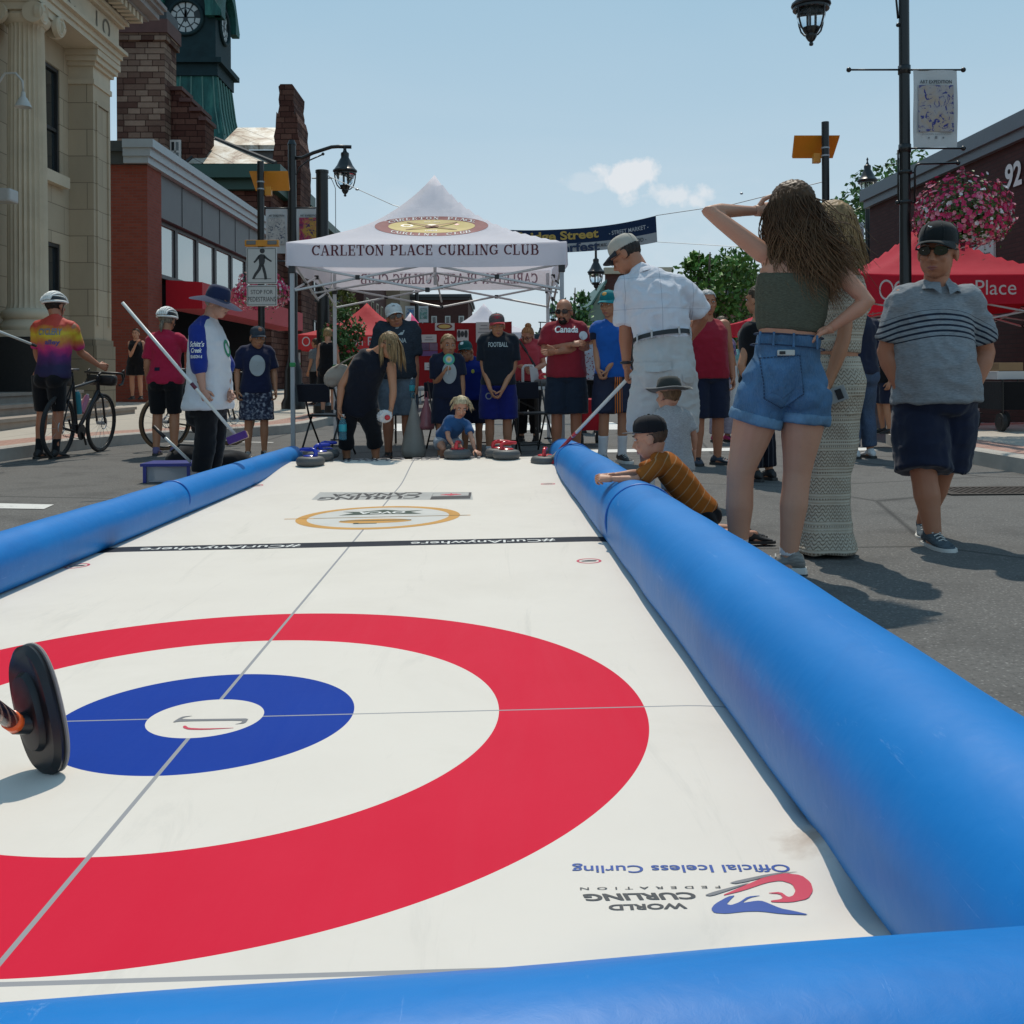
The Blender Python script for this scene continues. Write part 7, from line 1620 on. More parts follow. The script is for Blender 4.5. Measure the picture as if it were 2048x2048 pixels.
for z, w_, dx, dy in ((.55, .150, -.0, 0), (.40, .122, -.015, 0), (.25, .128, -.02, 0), (.10, .145, -.025, -.02), (.02, .165, -.03, -.03)): rr.append([V(b0.x * .6 + dx + w_ * (1 + .06 * sin(j * .98)) * cos(2 * pi * j / 32), dy + w_ * .8 * (1 + .08 * sin(j * .98)) * sin(2 * pi * j / 32), z) for j in range(32)][::1])
p.shorts(F_CRO, .3, .4, .010, .01, wr=.003)
m.loft(rr[::-1]); p.cloth('skirt', m, F_CRO, wr=.006, fr=7)
p.hair_long((.30, .19, .09), .30, 500, 6, .014, .03, (.03, -.01, 0), r=.003); p.shoes(mat('sandal_tan', (.25, .15, .09), .6), SO_B)
pp = p.palmR + p.root.location; t = thing('phone', 'phone in a clear case held low by the woman in crochet', 'phone')
Mx = Matrix.Translation(pp + V(.045, -.04, -.0)) @ Euler((radians(20), radians(68), 0)).to_matrix().to_4x4(); MB().rbox((0, 0, 0), (.075, .010, .15), .006, Mx).build('body', mat('phone_silver', (.30, .31, .30), .25), t); MB().rbox((.0, -.008, .04), (.05, .004, .03), .002, Mx).build('camera_bump', M_BLKP, t)
# -- man in grey polo
xy, d = pose(1758, 5.42, dict(toeR=(.05, -1, 0), toeL=(-.35, -1, 0), hdR=(.45, .1, -1), hdL=(-.45, .1, -1), curlL=.7, curlR=.7), pelvis=(1764, 752, 0), chest=(1758, 640, .02), neck=(1766, 542, .03), head=(1769, 475, -.01), hipR=(1735, 775, 0), hipL=(1795, 775, 0), knR=(1742, 890, -.10), anR=(1760, 1004, -.16), knL=(1778, 880, .05), anL=(1744, 985, .26), shR=(1708, 566, .03), shL=(1823, 566, .03), elR=(1674, 665, .06), wrR=(1704, 742, -.0), elL=(1858, 665, .06), wrL=(1832, 742, -.0))
p = Person('heavy man in a grey striped polo, navy shorts, black cap and sunglasses, walking', xy, 180, 1.74, d, fat=.66, hs=1.2, vox=.008, sk=RUDDY, look=(-.75, -1, -.1)); p.body()
b = NB('grey_polo'); X = b.xyz(); zc0 = p.spine(1.22)[0].z; n = b.noise(70, 3, .7, b.map((.5, .5, 3))); c = b.mix(b.lin(n, .3, .7), (.17, .19, .21), (.29, .31, .33)); zz = b.math('ADD', X[2], b.math('MULTIPLY', b.math('MULTIPLY', X[0], X[0]), .9)); sfr = b.math('FRACT', b.math('MULTIPLY', zz, 34.0))
c = b.mix(b.math('MULTIPLY', b.math('LESS_THAN', sfr, .38), b.between(zz, zc0 - .06, zc0 + .085)), c, (.018, .024, .040)); b.col(c).rough(.9).spec(.15); b.bump(b.noise(16, 4, .6, None, .8), .6, .01)
p.shorts(F_NAVY, 1.0, .3, .022, .055, wr=.008); p.shirt(b.m, -.12, 1.94, .016, .016, .80, wr=.010, flare=.014, hem=.006); p.collar(b.m)
p.shoes(heather('shoe_slate', (.075, .095, .11), 60), SO_W, None, size=1.05); p.cap(M_BLKP if False else fabric((.010, .013, .014), 'black_cap'), panel=(poly2d([(-.035, .012), (-.030, .002), (-.018, -.006), (.036, .012), (-.015, .001), (-.024, .004)]), MWH)); p.sunglasses(); p.face(brow=(.2, .18, .16)); p.hair_short((.25, .24, .23), False, .001, .05, -.05)
m = MB(); w_ = p.J['wrL']; e_ = (p.J['elL'] - w_).normalized(); a = e_.orthogonal().normalized(); c = e_.cross(a); m.tube([w_ + e_ * .02 + (a * cos(x) + c * sin(x)) * .036 for x in [2 * pi * i / 20 for i in range(20)]], .006, 6, closed=True); m.build('bracelet', M_ALU, p.root, smooth=True)
# -- old man in white
xy, d = pose(1252, 7.2, dict(anL=(-.11, .0, .09), anR=(.16, -.05, .09), toeL=(-.5, 1, 0), toeR=(0, 1, 0), hdL=(.05, .15, -1), curlL=.75, hdR=(-.5, .6, -.3)), pelvis=(1253, 692, 0), chest=(1243, 588, .08), neck=(1216, 516, .20), head=(1181, 482, .30), hipL=(1226, 708, 0), hipR=(1280, 708, 0), knL=(1222, 815, .05), knR=(1278, 815, 0), shL=(1182, 540, .22), shR=(1288, 545, .10), elL=(1180, 625, .20), wrL=(1182, 692, .20), elR=(1326, 598, .16), wrR=(1300, 640, .38))
p = Person('tall old man in white polo, belt and pale cargo shorts bending over a broom', xy, 22, 1.86, d, fat=.18, vox=.009, sk=RUDDY, look=(-.95, .45, -.7)); p.body()
b = NB('white_polo'); X = b.xyz(); u = b.math('FRACT', b.math('MULTIPLY', b.math('ADD', X[0], .02), 4.2)); v = b.math('FRACT', b.math('MULTIPLY', X[2], 4.4)); g = b.math('MAXIMUM', b.math('LESS_THAN', u, .012), b.math('LESS_THAN', v, .012)); b.col(b.mix(b.math('MULTIPLY', g, .7), b.mix(b.noise(8, 4), (.58, .58, .63), (.66, .66, .70)), (.20, .21, .27))).rough(.88).spec(.2); b.bump(b.noise(13, 5, .6, None, 1.0), .7, .012)
p.shorts(fabric((.47, .46, .45), 'stone_cargo', fold=.9), 1.0, .52, .026, .055, wr=.010); p.shirt(b.m, .46, 1.95, .017, .014, .86, wr=.0125, flare=.028); p.collar(b.m, -1)
sh = p.objs['shorts']
L_ = p.ring(.50, .170, .125, .128, 40); L2 = p.ring(.57, .168, .123, .126, 40); m = MB().loft([[q + (q - p.spine(.5)[0]).normalized() * .034 for q in L_], [q + (q - p.spine(.57)[0]).normalized() * .034 for q in L2]], False); m.build('belt', M_BLKP, p.root, smooth=True)
for i in (28, 33, 24, 37): a, c = L_[i], L2[i]; e_ = (a - p.spine(.5)[0]).normalized() * .036; MB().tube([a + e_ - V(0, 0, .012), c + e_ + V(0, 0, .012)], .008, 5).build('belt_loop', sh.data.materials[0], sh)
tr_ = bvh_of([sh])
for (cx, cy, w_, h_) in ((1240, 690, .24, .05), (1306, 712, .09, .05)):
 q0 = At(O(cx), O(cy), 6.9) - p.root.location; m = MB(); P_, Fc = rect2d(-w_ / 2, -h_ / 2, w_ / 2, h_ / 2, 8, 2); P_ = [(x, y - (.018 * (1 - (2 * x / w_) ** 2) if y < 0 else 0)) for x, y in P_]; print_on(m, (P_, Fc), q0, (1, 0, 0), (0, 0, 1), tr_, .010, .6); m.build('pocket_flap', sh.data.materials[0], sh, recalc=False)
p.cap(fabric((.44, .40, .34), 'beige_cap'), fabric((.02, .022, .03), 'dark_brim')); p.hair_short((.035, .028, .024), False, .004, .03, -.05)
p.shoes(SH_W, SO_W, F_SOCK); OLD = p
m = MB(); w_ = p.J['wrL']; e_ = (p.J['elL'] - w_).normalized(); a = e_.orthogonal().normalized(); c = e_.cross(a); m.tube([w_ + e_ * .03 + (a * cos(x) + c * sin(x)) * .036 for x in [2 * pi * i / 20 for i in range(20)]], .011, 6, closed=True); m.build('watch', M_BLKP, p.root, smooth=True)
h, kk = p.hp, p.k
m = MB()
for sx in (-1, 1):
 m.tube([h(sx * .034 + .024 * cos(a), .105, .002 + .018 * sin(a)) for a in [2 * pi * i / 14 for i in range(14)]], .0025, 4, closed=True).tube([h(sx * .058, .10, .008), h(sx * .083, -.01, .004)], .0025, 4)
m.build('spectacles', M_BLKP, p.root)
# -- toddler in bucket hat
xy, d = pose(1272, 6.4, dict(anL=(-.06, 0, .05), anR=(.06, 0, .05), curlR=.8), pelvis=(1276, 880, 0), chest=(1272, 808, 0), neck=(1264, 770, 0), head=(1261, 746, .02), hipL=(1262, 888, 0), hipR=(1290, 888, 0), knL=(1262, 930, .02), knR=(1288, 930, 0), shL=(1243, 783, 0), shR=(1294, 785, 0), elR=(1310, 822, 0), wrR=(1310, 850, .02), elL=(1236, 820, .03), wrL=(1236, 850, .1))
p = Person('toddler in a charcoal bucket hat and pale grey t-shirt, back to the camera', xy, 18, .92, d, hs=1.62, vox=.008, sk=PALE, look=(-.5, .9, -.1)); p.body(); p.shorts(fabric((.36, .36, .37), 'pale_grey'), .8, .2, .012, .02); p.shirt(heather('marl_grey', (.38, .38, .385), 170), -.3, 1.9, .018, .03, .75, wr=.006, flare=.03); p.hat(fabric((.040, .042, .038), 'charcoal_hat'), .165, .108, -.004, fabric((.28, .27, .25), 'hat_rim'), curl=.018); p.hair_short((.16, .09, .045), False, .002, .04, -.05); p.shoes(SH_W, SO_W)
# -- boy leaning on the tube
xy, d = pose(1322, 5.42, dict(knL=(.02, -.10, .06), knR=(.02, .08, .06), anL=(.26, -.09, .06), anR=(.26, .07, .06), toeL=(1, 0, -.2), toeR=(1, 0, -.2), hdL=(-1, .1, .1), hdR=(-1, -.1, -.1), curlL=.85, curlR=.8, pnL=(0, .6, -.8), pnR=(0, -.6, -.8)), pelvis=(1322, 962, 0), chest=(1272, 895, 0), neck=(1240, 862, 0), head=(1226, 826, .01), hipL=(1326, 972, -.07), hipR=(1326, 972, .07), shL=(1240, 882, -.11), shR=(1246, 872, .10), elL=(1200, 906, -.12), wrL=(1152, 903, -.09), elR=(1204, 893, .06), wrR=(1156, 897, -.01))
p = Person('small boy in an ochre striped t-shirt and black cap leaning over the tube', xy, 90, 1.02, d, hs=1.52, vox=.0075, sk=PALE, look=(-1, .35, -.25)); p.body(); p.shorts(F_BLACK, .9, .2, .016, .03); p.shirt(striped('ochre_stripe', (.33, .105, .018), (.42, .25, .13), 22, .10, 2, (0, radians(50), 0)), -.2, 1.92, .017, .02, .80, wr=.007, flare=.03); p.cap(fabric((.010, .010, .013), 'black_cap_wool'), fabric((.07, .07, .075), 'grey_brim'), flat=True, tilt=.15); p.hair_short((.10, .06, .04), False, .002, .03, -.05); p.shoes(SH_B, SO_B); p.face()
# -- boy in the teal cap
xy, d = pose(1156, 10.25, dict(curlL=.7, curlR=.7, hdR=(.3, -.3, -1), hdL=(-.3, -.3, -1)), head=(1148, 574, -.03), elR=(1126, 655, 0), wrR=(1128, 697, -.12), elL=(1176, 655, 0), wrL=(1146, 697, -.14))
p = Person('boy in a teal cap, bright blue t-shirt and navy shorts with orange stripes', xy, 190, 1.70, d, vox=.011, sk=TAN, look=(-.6, -1, -.2)); p.body(); b = NB('navy_orange'); X = b.xyz(); q = b.math('FRACT', b.math('MULTIPLY', b.math('SUBTRACT', X[0], .005), 42.0)); b.col(b.mix(b.math('MAXIMUM', b.math('MULTIPLY', b.math('LESS_THAN', q, .45), b.math('MULTIPLY', b.between(X[0], .008, .08), b.math('LESS_THAN', X[1], .05))), b.math('LESS_THAN', X[2], .485)), (.008, .012, .035), (.62, .17, .012))).rough(.8); p.shorts(b.m, .95, .2, .02, .05); p.shirt(fabric((.010, .085, .34), 'bright_blue'), -.2, 1.93, .014, .01, .62, sep=F_NAVY); p.cap(fabric((.008, .16, .18), 'teal_cap'), fabric((.02, .24, .27), 'teal_brim'), panel=(disc2d(.026, .020, 14), MGD)); p.face(); p.hair_short((.06, .035, .02), False, .002); p.shoes(SH_B, SO_W, F_SOCK, .18, 1.15)
# -- man in red Canada shirt, arms folded
xy, d = pose(1068, 10.5, dict(curlL=.2, curlR=.3, hdR=(1, -.1, .15), hdL=(-1, -.05, -.1)), head=(1064, 588, -.04), elR=(1027, 662, -.04), wrR=(1078, 650, -.22), elL=(1106, 655, -.04), wrL=(1050, 664, -.24), shR=(1036, 622, 0), shL=(1094, 618, 0))
p = Person('bald bearded man in a red Canada t-shirt with arms folded, sunglasses', xy, 178, 1.72, d, fat=.25, vox=.010, sk=RUDDY, look=(-.35, -1, -.12)); p.body(); p.shorts(fabric((.012, .020, .036), 'dark_shorts'), 1.0, .2, .02, .05); p.shirt(fabric((.25, .018, .030), 'red_cotton'), -.25, 1.94, .016, .02, .78, flare=.03); p.sunglasses(); p.face((.02, .014, .012)); p.shoes(SH_B, SO_W)
p.printed('shirt', text2d('Canada', .24, .075, .03, shear=.2, sub=16), 1.50, MWH, 'lettering', 0, -.01); a = p.J['shL'].lerp(p.J['elL'], .42); m = MB(); print_on(m, disc2d(.045, .045, 16), a + V(.0, -.2, 0), (1, 0, 0), (0, 0, 1), bvh_of([p.objs['shirt']]), .004); m.build('sleeve_badge', MWH, p.objs['shirt'], recalc=False)
# -- teen in black t-shirt
xy, d = pose(940, 10.5, dict(curlL=.75, curlR=.75, hdR=(.4, -.3, -1), hdL=(-.4, -.3, -1)), head=(938, 615, -.03), elR=(912, 690, .0), wrR=(925, 735, -.16), elL=(970, 690, 0), wrL=(948, 736, -.18))
p = Person('teenage boy in a black t-shirt, royal blue shorts and red and grey cap', xy, 180, 1.57, d, hs=1.06, vox=.011, sk=TAN, look=(.1, -1, -.12)); p.body(); p.shorts(fabric((.008, .012, .12), 'royal_blue'), 1.02, .2, .02, .05); p.shirt(fabric((.008, .012, .020), 'black_tee'), -.3, 1.94, .015, .02, .8, flare=.03); p.cap(heather('grey_cap', (.10, .09, .09)), fabric((.38, .018, .03), 'red_brim'), panel=(rect2d(-.05, -.028, .05, .028, 4, 2), mat('red_patch', (.30, .02, .03), .7))); p.face(); p.hair_short((.08, .05, .03), False, .002); p.shoes(SH_B, SO_W, F_SOCK)
p.printed('shirt', text2d('FOOTBALL', .20, .05, .02, sub=16), 1.28, mat('grey_ink', (.36, .40, .40), .7), 'lettering', 0, 0); p.printed('shorts', disc2d(.035, .035, 14, r0=.7), -.75, MGY, 'logo', -.11, -.08)
# -- boy with lollipop
xy, d = pose(844, 10.55, dict(curlR=.9, hdR=(.5, -.1, .8), curlL=.4), head=(846, 652, -.03), elR=(822, 724, -.02), wrR=(836, 704, -.20), elL=(872, 716, 0), wrL=(874, 752, -.02))
p = Person('fair-haired boy in a navy t-shirt holding a big round lollipop to his mouth', xy, 185, 1.33, d, hs=1.22, vox=.010, sk=TAN, look=(.3, -1, -.03)); p.body(); p.shorts(F_NAVY, .95, .2, .02, .05); p.shirt(F_NAVY, -.4, 1.94, .015, .02, .8, flare=.03, seed=4); p.face(); p.hair_short((.27, .17, .08), True, .008); p.shoes(SH_B, SO_W); p.printed('shirt', dense(.075, .11, .02), .85, mat('pale_print', (.34, .37, .38), .8), 'print', .02, -.02, off=.008); LOL = p.palmR + p.root.location
# -- boy behind in blue
xy, d = pose(890, 10.95, {}, head=(879, 664, -.03))
p = Person('boy in a royal blue t-shirt and teal cap half behind the lollipop boy', xy, 180, 1.27, d, hs=1.22, vox=.011, sk=TAN, look=(-.35, -1, -.08)); p.body(); p.shorts(F_NAVY, .95, .2, .02, .05); p.shirt(fabric((.008, .022, .19), 'royal_tee'), -.4, 1.94, .015, .02, .8, flare=.03, seed=5); p.cap(fabric((.012, .09, .085), 'deep_teal_cap'), panel=(disc2d(.02, .02, 12), MWH)); p.face(); p.hair_short((.05, .03, .02), False, .003); p.shoes(SH_B, SO_W); p.printed('shirt', disc2d(.018, .022, 10), 1.05, mat('yellow_ink', (.45, .42, .05), .7), 'print', .02)
# -- man in charcoal shirt, white cap
xy, d = pose(750, 10.85, dict(curlL=.9), head=(745, 598, -.03), elL=(782, 680, .0), wrL=(785, 728, -.05))
p = Person('man in a white cap and charcoal t-shirt standing behind the stooping woman', xy, 180, 1.74, d, fat=.3, vox=.011, sk=RUDDY, look=(.2, -1, -.02)); p.body(); p.shorts(denim('grey_denim', (.065, .085, .105)), 1.05, .2, .02, .04); p.shirt(heather('charcoal_tee', (.028, .036, .048)), -.35, 1.94, .016, .02, .85, flare=.03, seed=6); p.cap(fabric((.60, .60, .58), 'white_cap'), panel=(text2d('nb', .035, .018, .02, sub=8), MK)); p.sunglasses(); p.face(); p.hair_short((.2, .19, .18), False, .002); p.shoes(SH_B, SO_B); p.printed('shirt', ([(-.09, .03), (.09, .03), (.07, -.02), (-.07, -.02), (-.01, .05), (.03, .12), (.05, .115), (.02, .05)], [(0, 3, 2, 1), (4, 7, 6, 5)]), 1.30, mat('grey_ink', (.36, .40, .40), .7), 'print'); p.printed('shirt', text2d('ALGONA', .22, .05, .02, sub=16), .98, mat('grey_ink', (.36, .40, .40), .7), 'lettering'); MAN = p
# -- stooping woman in black
xy, d = pose(684, 10.05, dict(anR=(-.16, .0, .09), anL=(.13, -.02, .09), toeR=(.2, -1, 0), toeL=(.5, -1, 0), hdR=(.1, -.1, -1), curlR=.85, hdL=(-.1, -.2, -1), curlL=.7), pelvis=(674, 768, .05), chest=(692, 700, -.06), neck=(712, 664, -.12), head=(734, 652, -.16), hipR=(655, 780, .02), hipL=(696, 780, .04), knR=(652, 822, -.06), knL=(706, 822, -.06), shR=(674, 680, -.04), shL=(738, 692, -.16), elR=(644, 728, -.10), wrR=(640, 772, -.14), elL=(742, 738, -.22), wrL=(738, 772, -.26))
p = Person('blond woman in black sleeveless top and capris stooping to watch the stone', xy, 212, 1.66, d, fem=True, fat=.15, vox=.010, sk=TAN, look=(.75, -.65, -.28)); p.body(); p.pants(F_BLACK, 1.55, top=.2, flare=.01); p.shirt(fabric((.006, .008, .016), 'black_knit'), -.35, 1.75, .016, .025, 0, tank=True, wr=.007); p.sunglasses(); p.face(); p.hair_long((.27, .175, .085), .34, 380, 12, .010, .035, (.01, -.03, -.02), r=.0045, curlf=14, fr_=-.3); p.shoes(SH_B, SO_B); LEAN = p
# -- crouching blond girl with the stone
xy, d = pose(850, 9.86, dict(anR=(-.09, .12, .05), anL=(.10, .12, .05), hdR=(.3, -.5, -.8), hdL=(.5, -.8, -.2), curlR=.8, curlL=.25, pnL=(0, 0, -1), pnR=(.2, -.3, -1)), pelvis=(842, 824, .12), chest=(853, 806, .0), neck=(864, 790, -.08), head=(870, 768, -.13), hipR=(828, 832, .10), hipL=(858, 832, .10), knR=(836, 846, -.02), knL=(868, 848, -.02), shR=(842, 800, -.06), shL=(882, 800, -.06), elR=(846, 826, -.16), wrR=(856, 842, -.24), elL=(890, 828, -.16), wrL=(896, 850, -.22))
p = Person('small blond girl in a blue t-shirt crouching with her hand on a red handled stone', xy, 190, .98, d, hs=1.45, vox=.008, sk=PALE, look=(.15, -1, -.45)); p.body(); p.shorts(denim('pale_denim', (.30, .33, .37)), .5, .3, .014, .03); p.shirt(fabric((.022, .085, .22), 'blue_tee'), .0, 1.9, .016, .02, .6, flare=.03); p.face(); p.hair_long((.52, .42, .26), .20, 420, 17, .012, .055, (0, .02, .01), r=.003, fr_=-.2); p.shoes(SH_W, SO_W)
# -- cyclist in the bright jersey
xy, d = pose(92, 11.35, dict(hdR=(.6, .5, -.2), curlR=.7), pelvis=(100, 705, 0), chest=(104, 650, .02), neck=(104, 602, .04), head=(105, 578, .10), elR=(152, 665, .22), wrR=(186, 689, .36), elL=(70, 665, .15), wrL=(82, 700, .3), shR=(136, 618, .02), shL=(70, 616, .05))
p = Person('cyclist in a yellow, pink and purple jersey and white helmet holding a bike', xy, -14, 1.76, d, fat=.15, vox=.011, sk=RUDDY, look=(.35, 1, -.1)); p.body()
b = NB('sunset_jersey'); X = b.xyz(); z0 = p.spine(-.2)[0].z; z1 = p.spine(1.9)[0].z; g = b.math('ADD', b.lin(X[2], z0, z1), b.math('MULTIPLY', b.math('SUBTRACT', b.noise(9, 4), .5), .25)); b.col(b.ramp(g, [(.18, (.012, .008, .055)), (.36, (.10, .01, .12)), (.50, (.52, .02, .16)), (.62, (.55, .16, .04)), (.74, (.62, .48, .03)), (.90, (.50, .05, .03))])).rough(.7); b.bump(b.noise(15, 4), .3, .008)
p.shorts(F_BLACK, .95, .3, .010, .006, wr=.002); p.shirt(b.m, -.3, 1.93, .012, .008, .82, wr=.004); p.helmet(MWH); p.hair_short((.03, .02, .015), False); p.printed('shirt', text2d('CYCLERY', .26, .075, .03, sub=16), 1.40, mat('slate_ink', (.16, .20, .26), .6), 'lettering', -.0, 0, True); p.printed('shirt', text2d('alley', .16, .07, .03, sub=16), 1.02, mat('plum_ink', (.10, .06, .22), .6), 'lettering', .04, 0, True); p.shoes(SH_B, SO_B, fabric((.01, .01, .012), 'dark_sock'), .14); C1 = p
# -- cyclist in red
xy, d = pose(312, 11.7, dict(hdR=(.4, .8, -.2)), elR=(355, 660, .12), wrR=(352, 692, .3), head=(316, 605, .04))
p = Person('cyclist in a cherry red jersey, black shorts and white helmet, back turned', xy, 2, 1.66, d, fem=True, fat=.3, vox=.011, sk=TAN, look=(.2, 1, -.15)); p.body(); p.shorts(F_BLACK, 1.0, .2, .012, .01, wr=.003); p.shirt(fabric((.40, .016, .055), 'cherry_jersey'), -.55, 1.93, .014, .014, .9, wr=.005, flare=.02); p.helmet(MWH); m = MB().tube([p.hp(0, -.1, -.02), p.hp(0, -.13, -.09), p.hp(0, -.12, -.15)], [.02, .025, .006], 8, True, True); m.build('ponytail', hairmat((.2, .17, .13)), p.root, smooth=True); p.hair_short((.2, .17, .13), False); p.shoes(mat('shoe_multi', (.12, .10, .22), .6), SO_B); p.printed('shirt', rect2d(-.03, -.02, .03, .02, 2, 2), .35, F_NAVY, 'logo', -.06, 0, True)
# -- lady in the blue hat with a broom
xy, d = pose(394, 8.6, dict(hdR=(.35, -.05, -.9), curlR=.95, hdL=(.6, -.3, -.6), curlL=.9), pelvis=(392, 765, 0), chest=(390, 665, .0), neck=(394, 600, .0), head=(411, 572, .0), shR=(374, 625, -.13), shL=(398, 622, .14), elR=(376, 692, -.20), wrR=(383, 736, -.24), elL=(428, 690, .08), wrL=(428, 740, -.06))
p = Person('older woman in a wide navy hat and blue-sleeved white shirt gripping a broom', xy, 262, 1.66, d, fem=True, fat=.35, vox=.009, sk=(.46, .26, .19), look=(1, -.25, -.2)); p.body(); p.pants(F_BLACK, 1.92, top=.2, add=.02, flare=.02); p.shirt(fabric((.56, .57, .60), 'white_jersey'), -.12, 1.92, .024, .045, 0, tank=True, wr=.006)
for q in 'LR':
 m = MB(); P_ = p.arm_pts(q, 0, 1.02, 8); m.tube([p.J['neck'].lerp(p.J['sh' + q], .35)] + [a for a, _ in P_], [.066 * p.k] + [(p.ra(t) + .024 + .008 * t) * p.k for _, t in P_], 16, True, True); v_ = p.cloth('sleeve', m, fabric((.010, .028, .21), 'royal_sleeve'), wr=.006)
 if q == 'R': sv = v_; p.hat(fabric((.012, .020, .060), 'navy_hat'), .205, .115, .045, curl=-.01, tilt=-.08); p.hair_short((.35, .33, .30), False, .004, .03, -.06); p.face(); p.shoes(SH_B, SO_B)
tr_ = bvh_of([sv]); a = p.J['shR'].lerp(p.J['elR'], .52)
for i, (tx, w_, h_) in enumerate((("Schitt's", .115, .045), ('Creek', .09, .04), ('SEASON 6', .10, .026))): m = MB(); print_on(m, text2d(tx, w_, h_, .02, sub=14, shear=.2 if i < 2 else 0), a + V(0, -.3, .045 - i * .052), (1, 0, 0), (0, 0, 1), tr_, .003); m.build('lettering', MWH, sv, recalc=False)
p.printed('shirt', disc2d(.06, .075, 16, r0=.6), 1.1, mat('leaf_ink', (.03, .22, .12), .7), 'print', -.01); LADY = p
# -- boy in navy behind the tube
xy, d = pose(483, 11.2, dict(curlL=.6, curlR=.6), head=(486, 638, -.03))
p = Person('boy in a navy t-shirt, patterned shorts and cap standing by the canopy leg', xy, 200, 1.46, d, hs=1.15, vox=.011, sk=TAN, look=(.6, -1, -.2)); p.body(); b = NB('camo'); n = b.noise(28, 3); b.col(b.ramp(n, [(.40, (.012, .014, .035)), (.52, (.05, .06, .10)), (.62, (.25, .26, .30))])).rough(.9); p.shorts(b.m, 1.0, .2, .02, .05); p.shirt(fabric((.010, .014, .045), 'navy_tee'), -.55, 1.94, .015, .02, .85, flare=.03, seed=8); p.cap(heather('slate_cap', (.045, .055, .07)), panel=(disc2d(.024, .024, 12), mat('rust_ink', (.22, .08, .04), .8))); p.face(); p.hair_short((.07, .05, .03), False, .002); p.shoes(SH_B, SO_W); p.printed('shirt', dense(.085, .115, .02), .75, mat('pale_print', (.34, .37, .38), .8), 'print', 0, .02, off=.008)
# -- people farther off
def simple(label, rx, Y, z, face, H, sk, top, bottom, kind='shorts', hair=(.06, .04, .025), fem=False, hat_=None, longhair=0, d=None, sleeve=.7, fat=.1, lo=-.3, t1=.95, shoe=None, tank=False, look=None, pts=None, vox=.014, group=None, hs=1.0):
 xy, dd = pose(rx, Y, d, z, **(pts or {})); p = Person(label, xy, face, H, dd, fem=fem, fat=fat, vox=vox, sk=sk, z=z, look=look, hs=max(hs, 1.06), group=group); p.body()
 if kind == 'shorts': p.shorts(bottom, t1, .2, .018, .035)
 elif kind == 'skirt': p.shorts(bottom, .75, .2, .03, .05)
 else: p.pants(bottom, 1.92, top=.2, flare=.02)
 p.shirt(top, lo, 1.93 if not tank else 1.78, .015, .02, sleeve, tank=tank)
 p.hair_short(hair)
 if longhair: p.hair_long(hair, longhair, 60, 5, .01, .03, r=.010)
 p.shoes(shoe or SH_B, SO_B); p.face(); return p
p = simple('woman in a black sleeveless dress standing by the red brick wall, hand at her mouth', 257, 23.6, .36, 180, 1.62, PALE, F_BLACK, F_BLACK, 'skirt', fem=True, tank=True, sleeve=0, fat=.2, pts=dict(elR=(246, 672, -.15), wrR=(257, 648, -.30), elL=(276, 668, 0), wrL=(276, 690, -.12)))
p = simple('woman in a black tank top walking away under the red tents', 619, 19, .16, 0, 1.60, PALE, F_BLACK, F_BLACK, 'shorts', (.32, .22, .11), True, tank=True, sleeve=0)
m = MB().ell(p.hp(0, -.09, .06), (.05, .05, .05), n=10, m=8); m.build('hair_bun', hairmat((.32, .22, .11)), p.root, smooth=True)
p = simple('person in a grey t-shirt in the shade of the far red tent', 596, 24.5, .18, 60, 1.58, TAN, heather('grey_tee', (.16, .165, .17)), F_BLACK, 'pants')
p = simple('woman in a coral v-neck and spectacles behind the white table, hair in a bun', 996, 13.6, 0, 170, 1.62, PALE, fabric((.44, .055, .075), 'coral_top'), F_BLACK, 'pants', (.36, .18, .08), True, fat=.35, look=(-.45, -1, -.5), d=dict(curlR=.7, curlL=.7), pts=dict(elR=(978, 690, -.05), wrR=(992, 694, -.25), elL=(1026, 688, -.05), wrL=(1006, 698, -.28), head=(995, 634, -.05)), vox=.011)
m = MB().ell(p.hp(0, -.05, .13), (.045, .045, .04), n=10, m=8); m.build('hair_bun', hairmat((.36, .18, .08)), p.root, smooth=True); m = MB()
for sx in (-1, 1): m.tube([p.hp(sx * .034 + .025 * cos(a), .105, .004 + .018 * sin(a)) for a in [2 * pi * i / 12 for i in range(12)]], .003, 4, closed=True).tube([p.hp(sx * .058, .10, .01), p.hp(sx * .083, -.01, .006)], .003, 4)
m.build('spectacles', M_BLKP, p.root)
a, c = p.spine(1.85), p.spine(.3); m = MB().tube([a[0] + a[1] * .10 + a[2] * .09, p.spine(1.2)[0] + a[2] * .165 + a[1] * .02, c[0] - a[1] * .14 + a[2] * .14], .018, 6); m.build('bag_strap', M_BLKP, p.root)
p = simple('bald man in a red sleeveless shirt behind the old man bending down', 1335, 9.95, 0, 184, 1.70, RUDDY, fabric((.27, .010, .026), 'red_tank'), F_NAVY, 'shorts', (.4, .4, .4), tank=True, sleeve=0, fat=.35, t1=1.05, shoe=mat('shoe_navy', (.02, .03, .05), .6), vox=.011, d=dict(toeL=(.9, -.5, 0)))
b = NB('tropical'); n = b.noise(22, 4); b.col(b.ramp(n, [(.38, (.10, .03, .12)), (.5, (.03, .12, .25)), (.6, (.35, .18, .30))])).rough(.9)
p = simple('person in a purple patterned top and pale trousers behind the red tank top', 1362, 13.2, 0, 200, 1.62, TAN, b.m, heather('lilac', (.36, .32, .38)), 'pants', fem=True, shoe=mat('shoe_pink', (.45, .03, .14), .6))
p = simple('person in navy top and blue jeans standing behind the crochet dress', 1622, 10.6, 0, 20, 1.74, TAN, F_NAVY, denim('dark_denim', (.015, .03, .075)), 'pants', sleeve=1.6, shoe=SH_W)
